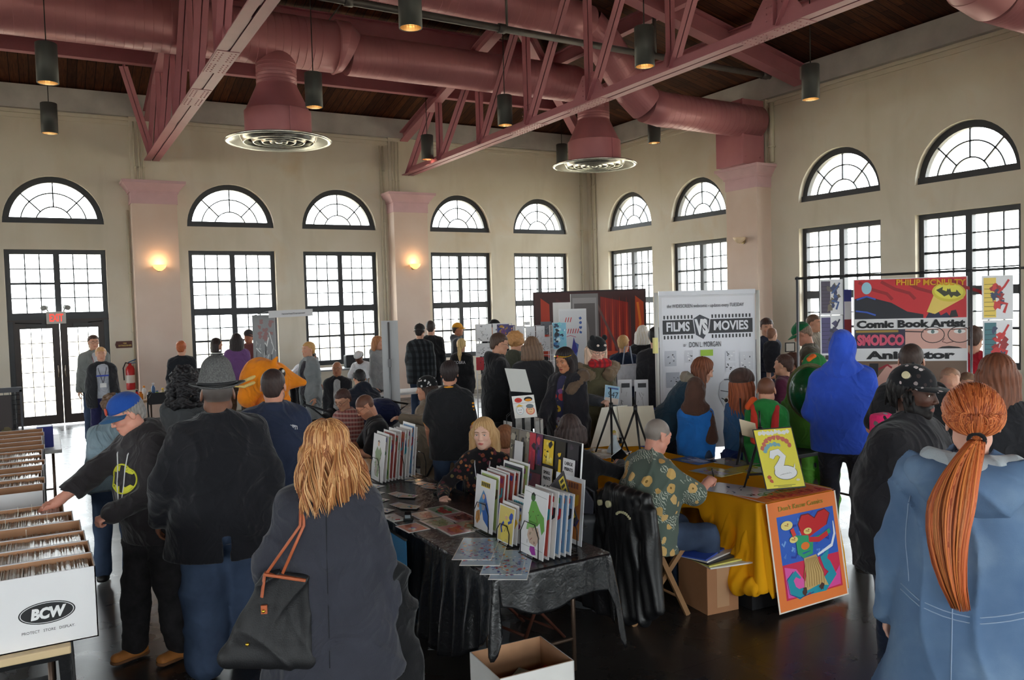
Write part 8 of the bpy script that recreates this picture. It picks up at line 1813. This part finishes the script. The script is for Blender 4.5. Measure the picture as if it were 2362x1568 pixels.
# the artist
f = Fig('grey haired artist in green flowered shirt and jeans drawing at the golden table', 1526, 969, 5.72, 1.315, 128, 3, 1.2, seat=.44, skin=(222, 160, 140), lean=9, hp=14, ra=(.10, .50, .86, (.7, -.4, -.6)), la=(-.22, .40, .80), hand_r='grip', belly=.2)
f.body(buzz=(136, 130, 124)); f.eyes(brow=(150, 140, 130)); HW = blooms((100, 114, 104), [(214, 168, 98), (232, 196, 132), (222, 182, 112)], 11, 'hawaiian_print', .40, (196, 202, 186)); f.top_('flowered_shirt', HW, t=.022, hem=.10, sleeve=.48, loose=.03, wr=.009, collar=.018, flare=.02); f.pants(DENIM(), t=.02, wr=.006); f.shoes(M((60, 50, 44), .6))
b = MB(); w0 = f.wr[1]+nrm(f.wr[1]-f.el[1])*.09; b.tube([tuple(w0+A((-.02, .04, -.05))), tuple(w0+A((.02, -.02, .07)))], .005, 6); b.build('pen', M((24, 24, 26), .4), f.root)
ch = folding_chair('wooden folding chair the artist sits on, draped with a black coat', f.loc.x, f.loc.y, f.rz, (150, 112, 76), (140, 104, 70), wood=True)
cx_ = Vector((math.cos(f.rz), math.sin(f.rz), 0)); cyv = Vector((-math.sin(f.rz), math.cos(f.rz), 0)); bc = f.loc-cyv*.22+cx_*.13
root = empty('leather_coat', 'black leather coat with pale skull badges hung over the artist\'s chair', 'coat', (bc.x, bc.y, 0), f.rz)
pr = [cone((-.21, .0, .88), (.21, .0, .88), .035, None, .03), cone((-.02, -.02, .80), (-.02, -.06, .12), .055, .08, .05, ((1, 0, 0), 3.4)), cone((-.24, -.01, .80), (-.30, -.03, .25), .055, .05, .04), cone((.23, -.0, .80), (.31, -.02, .20), .055, .06, .04), cone((-.16, .0, .86), (-.12, .04, .6), .04, .04, .03), ell((0, -.03, .86), (.13, .045, .06), None, .03)]
def foldz(X, Y, Z): return .016*np.sin(X*34+2.2*np.sin(Z*5)+1)*np.clip(.95-Z, 0, 1)+.005*np.sin(X*90+Z*20)
np_mesh('coat_body', [sdf_mesh(pr, .010, [((0, 0, .05), (0, .1, -1))], foldz)], LEATHER(), root)
bg_ = M((206, 200, 160), .5, var=.1)
for (x, z, r_) in ((-.09, .80, .024), (-.19, .79, .02), (.10, .20, .026)): b = MB(); b.cyl((x, -.105, z), (x, -.085, z), r_, 16); b.build('skull_badge', bg_, root)
b = MB()
for k in range(9): a_ = PI*(.25+.5*k/8.0); b.cbox((.08-.10*math.cos(a_), -.098, .70+.08*math.sin(a_)), (.011, .012, .014))
b.build('badge_lettering', bg_, root)
# hair made of strands
def strands(f, n, cols, tie=None, L=.22, seed=1, vol=1.0, wav=.012, curl=.03, rad=.0034, name='hair_strands', tail=None, flip=0.0, flare=0.0):
 r = random.Random(seed); b = MB(); k = f.hk; C = Vector(f.HP(0, -.015, .035)); R3 = Matrix([[float(x) for x in row] for row in f.H]); rx, ry, rz = .088*vol, .106*vol, .097*vol
 def surf(th, ph, o=0): return C+R3@(Vector(((rx+o)*math.sin(th)*math.cos(ph), (ry+o)*math.sin(th)*math.sin(ph), (rz+o)*math.cos(th)))*k)
 for i in range(n):
  ph = r.uniform(0, 2*PI); front = math.sin(ph); o = r.uniform(-.002, .008)
  col = [r.choice(cols)]; c = col[0]; j = r.uniform(.82, 1.12); b.col = tuple(min(1, x*j) for x in rgb(c)[:3])+(1,)
  if tie is None:
   th0 = r.uniform(.02, .75); thE = 1.55+r.uniform(-.1, .25)
   if front > .45: thE = 1.05 if front > .8 else 1.35
   pts = []; ph2 = ph
   for s_ in range(7): th = th0+(thE-th0)*s_/6; pts.append(surf(th, ph2+ (.5*(1 if math.cos(ph) < 0 else -1)*s_/6 if front > .45 else 0)*-1, o+.006*math.sin(s_)))
   if front > .75: continue
   p = pts[-1]; d = (pts[-1]-pts[-2]).normalized(); ll = L*k*r.uniform(.75, 1.12); out = Vector((p.x-C.x, p.y-C.y, 0)).normalized(); w0 = ph*7+2*math.sin(ph*3); w1 = r.uniform(-.6, .6); m = 10
   for s_ in range(1, m+1):
    q = s_/m; pts.append(p+Vector((0, 0, -1))*ll*q+d*.02*q+out*(.02*math.sin(q*3)+flare*q+flip*q*q*math.sin(w0*.5)+wav*math.sin(w0+q*6+w1))+out.cross(Vector((0, 0, 1)))*wav*1.3*math.sin(w0*1.7+q*5+w1))
   rs = [rad*.6]+[rad]*(len(pts)-3)+[rad*.7, rad*.2]
  else:
   T_ = Vector(f.HP(*tie)); th0 = r.uniform(1.15, 1.45) if front > -.2 else r.uniform(1.45, 1.85)
   pts = []; d0 = Vector((math.sin(th0)*math.cos(ph), math.sin(th0)*math.sin(ph), math.cos(th0))); R3i = R3.transposed(); tl = R3i@(T_-C)/k; d1 = Vector((tl.x/rx, tl.y/ry, tl.z/rz)); fr = max(0, front+.2)
   dm = Vector((d0.x*r.uniform(.5, 1.25), -.2*fr, (r.uniform(.55, 1.5)*fr+r.uniform(-.1, .25))))
   for s_ in range(11):
    q = s_/10.0; d = (1-q)**2*d0+2*q*(1-q)*dm*1.15+q*q*d1; l_ = max(d.length, 1e-3); d = d*((1.02+o*5)/l_*(1-q**8)+q**8) if q < .97 else d1
    pts.append(C+R3@(Vector((d.x*rx, d.y*ry, d.z*rz))*k))
   rs = [rad*.3, rad]+[rad]*(len(pts)-2)
  b.tube(pts, rs, 5, True, .6)
 if tail:
  T_ = Vector(f.HP(*tie)); p1, p2, p3 = [Vector(x) for x in tail[:3]]; wd = tail[3]
  for i in range(int(n*.75)):
   b.col = tuple(min(1, x*r.uniform(.8, 1.15)) for x in rgb(r.choice(cols))[:3])+(1,); a_ = r.uniform(0, 6.28); q0 = math.sqrt(r.random()); ll = r.uniform(.6, 1.0) if r.random() < .6 else 1.0; pts = []; m = 12
   for s_ in range(m+1):
    q = s_/m*ll; p = (1-q)**3*T_+3*q*(1-q)**2*p1+3*q*q*(1-q)*p2+q**3*p3; w_ = wd*(.22+1.2*q)*(1 if q < .55 else max(.12, 1-(q-.55)*1.7)); p = p+Vector((math.cos(a_)*w_*q0*1.25, math.sin(a_)*w_*q0*.7, 0))+Vector((math.sin(q*6+a_*2), math.cos(q*5+a_), 0))*.006; pts.append(p)
   b.tube(pts, [rad]*(m-1)+[rad*.6, rad*.15], 5, True, .6)
 return b.build(name, HAIR(), f.root)
# big man in fedora
f = Fig('large man in grey fedora and long black coat walking away, left of centre', 500, 868, 4.88, 1.79, 178, 3, 1.42, skin=(120, 84, 66), hy=4, ra=(.30, .03, .90), la=(-.345, .02, .93), sw=1.18, belly=.3, ll=(-.12, -.06, .08), rl=(.10, .10, .08), hand_l='relax', headk=1.12)
f.body(buzz=(84, 80, 78)); f.top_('black_coat', cloth((27, 27, 32), .003, 130), t=.03, hem=.24, loose=.03, flare=.03, wr=.007, fold=.006, collar=.03, extra=[bx(f.pel-f.Fw*.2-f.up*.20*f.k+f.Rt*.02, (.022, .14, .10), np.stack([f.Rt, f.Fw, f.up]), .004, .01, 1)])
f.top_('grey_shirt', cloth((90, 94, 104)), t=.012, hem=.16, wr=.004, sleeve=.3); f.pants(DENIM(), t=.055, wr=.008, fold=.006, flare=.015); f.shoes(SH_B)
hat = np_mesh('fedora', [sdf_mesh([ell(f.HP(0, -.012, .075), A((.088, .106, .082))*f.hk), cone(f.HP(0, -.01, .055), f.HP(0, -.012, .128), .090*f.hk, .078*f.hk, .02, (f.H@A((0, 1, 0)), 1.18)), bx(f.HP(0, 0, -.04), (.2, .2, .085), None, .005, .008, 1)], .005)], M((98, 98, 98), .9, var=.35, vs=120, bump=.002, bs=240, name='tweed'), f.root)
b = MB(); b.grid(lambda u, v: tuple(f.HP((.088+.052*v)*math.cos(u*2*PI), -.012+(.106+.05*v)*math.sin(u*2*PI), .048+.022*v*v*abs(math.cos(u*2*PI))-.008*v)), 40, 6, close_u=True); b.build('hat_brim', M((98, 98, 98), .9, var=.35, vs=120, name='tweed'), hat, solid=.005)
b = MB(); b.tube([f.HP(.093*math.cos(t*PI/16), -.012+.110*math.sin(t*PI/16), .060) for t in range(33)], .010, 6, False, 1.0); b.build('hat_band', M((40, 40, 42), .7), hat)
# blonde woman in the dark blazer
f = Fig('woman with blonde shoulder length hair in dark grey blazer, back to camera, foreground centre', 752, 984, 3.5, 1.66, 174, 3, 1.10, 'f', skin=(226, 172, 150), hy=8, ra=(.265, .03, .83), la=(-.25, .06, .90, (-.8, -.6, 0)), sw=1.16)
fb = f; f.body(); f.top_('dark_blazer', cloth((54, 55, 64), .002, 190), t=.028, hem=.33, loose=.022, flare=.055, wr=.008, fold=.006, collar=.016); f.pants(DENIM()); f.shoes(SH_B)
f.hair('long', (150, 96, 58), (214, 166, 110), seed=3, length=.15, vol=1.1, name='hair_base'); strands(f, 1300, [(214, 160, 104), (190, 130, 80), (150, 92, 54), (226, 176, 124), (170, 108, 64)], L=.225, seed=4, vol=1.14, wav=.013, flip=.035, rad=.0028, flare=.035)
S_ = Snap([o for o in f.root.children if o.name.startswith('dark_blazer')][0]); b = MB(); b.tube([tuple(S_.p((float(f.pel[0]), float(f.pel[1]), 1.3-.06*q), f.Fw, .0)) for q in range(11)], .0018, 5); b.build('back_seam', M((34, 35, 40), .9), f.root)
sL = f.sh[-1]+f.Rt*.05+f.up2*.085
B0 = f.pel-f.Rt*.20-f.Fw*.155+f.up*.02
bag = empty('tote_bag', 'black nylon tote with tan leather straps over the blonde woman\'s left shoulder', 'bag', tuple(f.world(B0)), f.rz)
def L_(v): return tuple(Vector(v)-Vector(B0))
np_mesh('bag_body', [sdf_mesh([cone(A((-.045+.038*i, 0, .165-.008*i)), A((-.20+.078*i, 0, -.165-.008*i)), .016, .042-.003*abs(i-2), .045) for i in range(5)]+[cone(A((-.20, 0, -.165)), A((.11, 0, -.195)), .04, .04, .03)], .006, (), wrinkle(.006, 20, 6))], M((24, 24, 26), .55, var=.06, bump=.002, bs=200, name='nylon'), bag)
tan = M((176, 92, 56), .45, var=.1, vs=30, bump=.001, bs=200, name='tan_leather')
for dx in (-.014, .016): b = MB(); b.tube([L_(sL+f.Fw*.06-f.up2*.01), L_(sL+f.up2*.012), L_(sL-f.Fw*.085-f.up2*.02+f.Rt*dx*.3), L_(sL-f.Fw*.125+f.Rt*dx*.5-f.up2*.15), (-.012+dx*2.2, -.02, .168)], .0065, 8, True, .6); b.build('strap', tan, bag)
b = MB(); b.beam((-.05, -.012, .172), (.115, -.012, .135), .04, .012, (0, 0, 1)); b.build('top_binding', tan, bag, bevel=.003); b = MB(); b.beam((-.047, -.02, .17), (-.06, -.03, .08), .014, .006); b.build('side_tab', tan, bag)
for (x, z) in ((-.052, .03), (-.12, -.10)): b = MB(); b.sphere((x, -.048, z), .008, 10, 6); b.build('gold_stud', gm_, bag)
b = MB(); b.cbox((-.05, -.042, .035), (.024, .012, .034)); b.build('leather_tag', tan, bag)
# capped man at the comic boxes
f = Fig('man in blue cap, glasses and black bat emblem hoodie searching the comic boxes', 268, 897, 4.95, 1.69, -60, 3, 1.18, skin=(222, 160, 140), hy=-16, hp=18, lean=5, curve=8, ra=(.22, .56, 1.06), la=(-.10, .34, 1.03), hand_r='hold', hand_l='fist', belly=.25, ll=(-.14, -.05, .08), rl=(.12, .10, .08))
f.body(); f.eyes(brow=(110, 96, 84)); f.glasses((120, 116, 110)); f.hair('short', (120, 116, 112), seed=3); f.top_('black_hoodie', cloth((46, 42, 44)), t=.028, hem=.16, hood=True, loose=.02, wr=.006, fold=.005, extra=[ell(f.wr[1], (.13, .13, .09), None, .01, 1)]); f.pants(M((36, 34, 36), .9, var=.35, vs=16, bump=.003, bs=80, name='black_jeans'), t=.026, wr=.010, fold=.007)
f.shoes(M((186, 118, 58), .7, var=.12, vs=12, name='tan_nubuck'), M((120, 80, 50), .7), high=True, name='work_boot')
cp = f.cap(cloth((34, 78, 160)), cloth((50, 90, 130)), brimlen=.072); b = MB(); b.cyl(f.HP(0, .094, .075), f.HP(0, .100, .077), .022, 16); b.build('cap_emblem', M((190, 70, 50), .6), cp)
f.lanyard(M((206, 206, 206), .5), .42, None, .06)
yel = M((206, 204, 60), .8, var=.05); S_ = Snap([o for o in f.root.children if o.name.startswith('black_hoodie')][0])
def bpt(x, z, lift=.002): return tuple(S_.p(f.ch+f.up2*(.03+z)+f.Rt*(x-.01), -f.Fw, lift, .25))
b = MB(); b.tube([bpt(.115*math.cos(t*PI/20), .082*math.sin(t*PI/20)) for t in range(41)], .0055, 6)
def patch(pts):
 c = Vector((0, 0)); n = len(pts); cx0, cz0 = sum(p[0] for p in pts)/n, sum(p[1] for p in pts)/n; k = b._v([bpt(cx0, cz0, .005)]+[bpt(x, z, .004) for x, z in pts])
 for i in range(n): b.face((k, k+1+i, k+1+(i+1) % n))
for sd in (1, -1):
 patch([(sd*x, z) for x, z in ((.02, .075), (.07, .062), (.10, .035), (.085, .028), (.06, .034), (.045, .045), (.03, .04))])
 patch([(sd*x, z) for x, z in ((.015, -.078), (.05, -.072), (.095, -.04), (.07, -.03), (.05, -.038), (.035, -.045), (.02, -.04))])
b.build('bat_emblem', yel, f.root)
# man with the patterned cap
f = Fig('man in black patterned flat-brim cap and black sweatshirt looking right', 2112, 852, 3.95, 1.79, 62, 3, 1.38, skin=(78, 52, 42), hp=4, ra=(.24, .12, .93), la=(-.2, .15, .95), sw=1.1, belly=.3, hy=8)
f.body(beard=(22, 18, 18), lips=(120, 70, 64)); f.eyes((40, 26, 20), (20, 16, 16)); f.hair('short', (20, 17, 17), seed=3, vol=1.02); f.top_('black_sweatshirt', cloth((34, 32, 36)), t=.034, hem=.14, loose=.03, wr=.008, fold=.008); f.pants(NAVY, t=.03); f.shoes(SH_B)
r = random.Random(4)
b = MB()
for i in range(46): a_ = r.uniform(PI*.75, 2.2*PI); p = Vector(f.HP(.078*math.cos(a_), -.02+.10*math.sin(a_), r.uniform(-.0, .03))); q = p+Vector((r.uniform(-.02, .02), r.uniform(-.02, .02), -r.uniform(.05, .09))); b.tube([p, (p+q)/2+Vector((.006, 0, 0)), q], [.007, .008, .004], 6)
b.build('short_locs', M((24, 20, 20), .7, bump=.003, bs=200), f.root)
cp = f.cap(blooms((28, 28, 32), [(214, 206, 206), (196, 180, 180), (60, 50, 50)], 32, 'cap_print', .33), flat=True, brimlen=.105, high=1.02); b = MB(); b.cyl(f.HP(.080, -.01, .095), f.HP(.092, -.01, .10), .018, 20); b.build('button_badge', M((206, 196, 160), .3, var=.1), cp)
b = MB(); b.tube([tuple(f.wr[1]+A((0, 0, .02))), tuple(f.wr[1]+A((0, 0, -.02)))], .043, 16); b.build('pink_cuff', cloth((190, 90, 100)), f.root)
# red-haired woman in denim
f = Fig('woman with long red ponytail in light denim hooded coat, back to camera, right foreground', 2243, 891, 3.0, 1.80, 170, 3, 1.10, 'f', skin=(226, 176, 156), hy=16, ra=(.34, .04, .86), la=(-.30, .04, .86), sw=1.35)
f.body(); DJ = DENIML(); f.top_('denim_coat', DJ, t=.034, hem=.42, loose=.03, flare=.07, wr=.010, fold=.007); f.pants(cloth((40, 40, 50))); f.shoes(SH_B)
np_mesh('coat_hood', [sdf_mesh([cone(f.nb-f.Fw*.06-f.Rt*.17-f.up2*.01, f.nb-f.Fw*.13-f.up2*.05, .055, .075, .05), cone(f.nb-f.Fw*.06+f.Rt*.17-f.up2*.01, f.nb-f.Fw*.13-f.up2*.05, .055, .075, .05), ell(f.nb-f.Fw*.12-f.up2*.07, (.16, .06, .09), None, .05), ell(f.nb-f.Fw*.05+f.up2*.09, (.11, .085, .07), None, .02, 1)], .009, (), wrinkle(.006, 22, 3))], DJ, f.root)
np_mesh('hood_lining', [sdf_mesh([cone(f.nb-f.Fw*.05-f.Rt*.13+f.up2*.035, f.nb-f.Fw*.13+f.up2*.01, .035, .045, .04), cone(f.nb-f.Fw*.05+f.Rt*.13+f.up2*.035, f.nb-f.Fw*.13+f.up2*.01, .035, .045, .04)], .009, (), wrinkle(.005, 26, 5))], cloth((168, 176, 182)), f.root)
st = M((150, 170, 196), .8, var=.05, name='stitching')
S_ = Snap([o for o in f.root.children if o.name.startswith('denim_coat')][0])
def bk(x, z): return tuple(S_.p((float(f.pel[0])+x, float(f.pel[1]), z*f.k), f.Fw, .001))
for pts in ([(-.03, 1.24-.04*i) for i in range(22)], [(-.22+.04*i, 1.02-.045*math.sin(PI*i/11)) for i in range(12)], [(-.22+.04*i, 1.04-.045*math.sin(PI*i/11)) for i in range(12)], [(.19+.012*math.sin(i*.35), 1.36-.03*i) for i in range(11)], [(-.19-.012*math.sin(i*.35), 1.36-.03*i) for i in range(11)], [(.205+.012*math.sin(i*.35), 1.36-.03*i) for i in range(11)]):
 b = MB(); b.tube([bk(x, z) for x, z in pts], .0022, 5); b.build('seam_stitching', st, f.root)
b = MB(); b.sphere(f.HP(0, -.006, .036), tuple(A((.084, .100, .092))*f.hk), 24, 16); b.col = (1, 1, 1, 1); cb = rgb(168, 84, 42); b.c = [cb]*len(b.f); b.build('hair_base', HAIR(), f.root)
tie = (.0, -.118, -.045); T_ = Vector(f.HP(*tie)); Fw = Vector(f.Fw); 
strands(f, 760, [(196, 106, 56), (176, 90, 46), (214, 128, 74), (150, 70, 36), (200, 112, 62)], tie=tie, seed=5, vol=1.07, rad=.0040, tail=(T_-Fw*.10+Vector((-.01, 0, -.03)), T_-Fw*.24+Vector((-.10, 0, -.24)), T_-Fw*.17+Vector((-.02, 0, -.56)), .068))
b = MB(); b.tube([tuple(T_+Vector((.026*math.cos(t*PI/8), 0, .022*math.sin(t*PI/8)))+Vector((0, .0, 0))) for t in range(17)], .007, 8); b.build('hair_tie', BLACK, f.root)

root = empty('black_coat', 'black coat carried over the right arm of the blonde woman in the blazer', 'coat', (fb.loc.x, fb.loc.y, 0), fb.rz)
e_ = fb.el[1]; np_mesh('coat_cloth', [sdf_mesh([cone(e_+A((.03, .02, -.06)), e_+A((.06, .05, -.10)), .05, .05, .03), cone(e_+A((.05, .05, -.1)), e_+A((.10, .04, -.98)), .05, .10, .05, ((1, 0, 0), 1.3))], .012, (), wrinkle(.012, 22, 8))], cloth((24, 24, 26)), root)
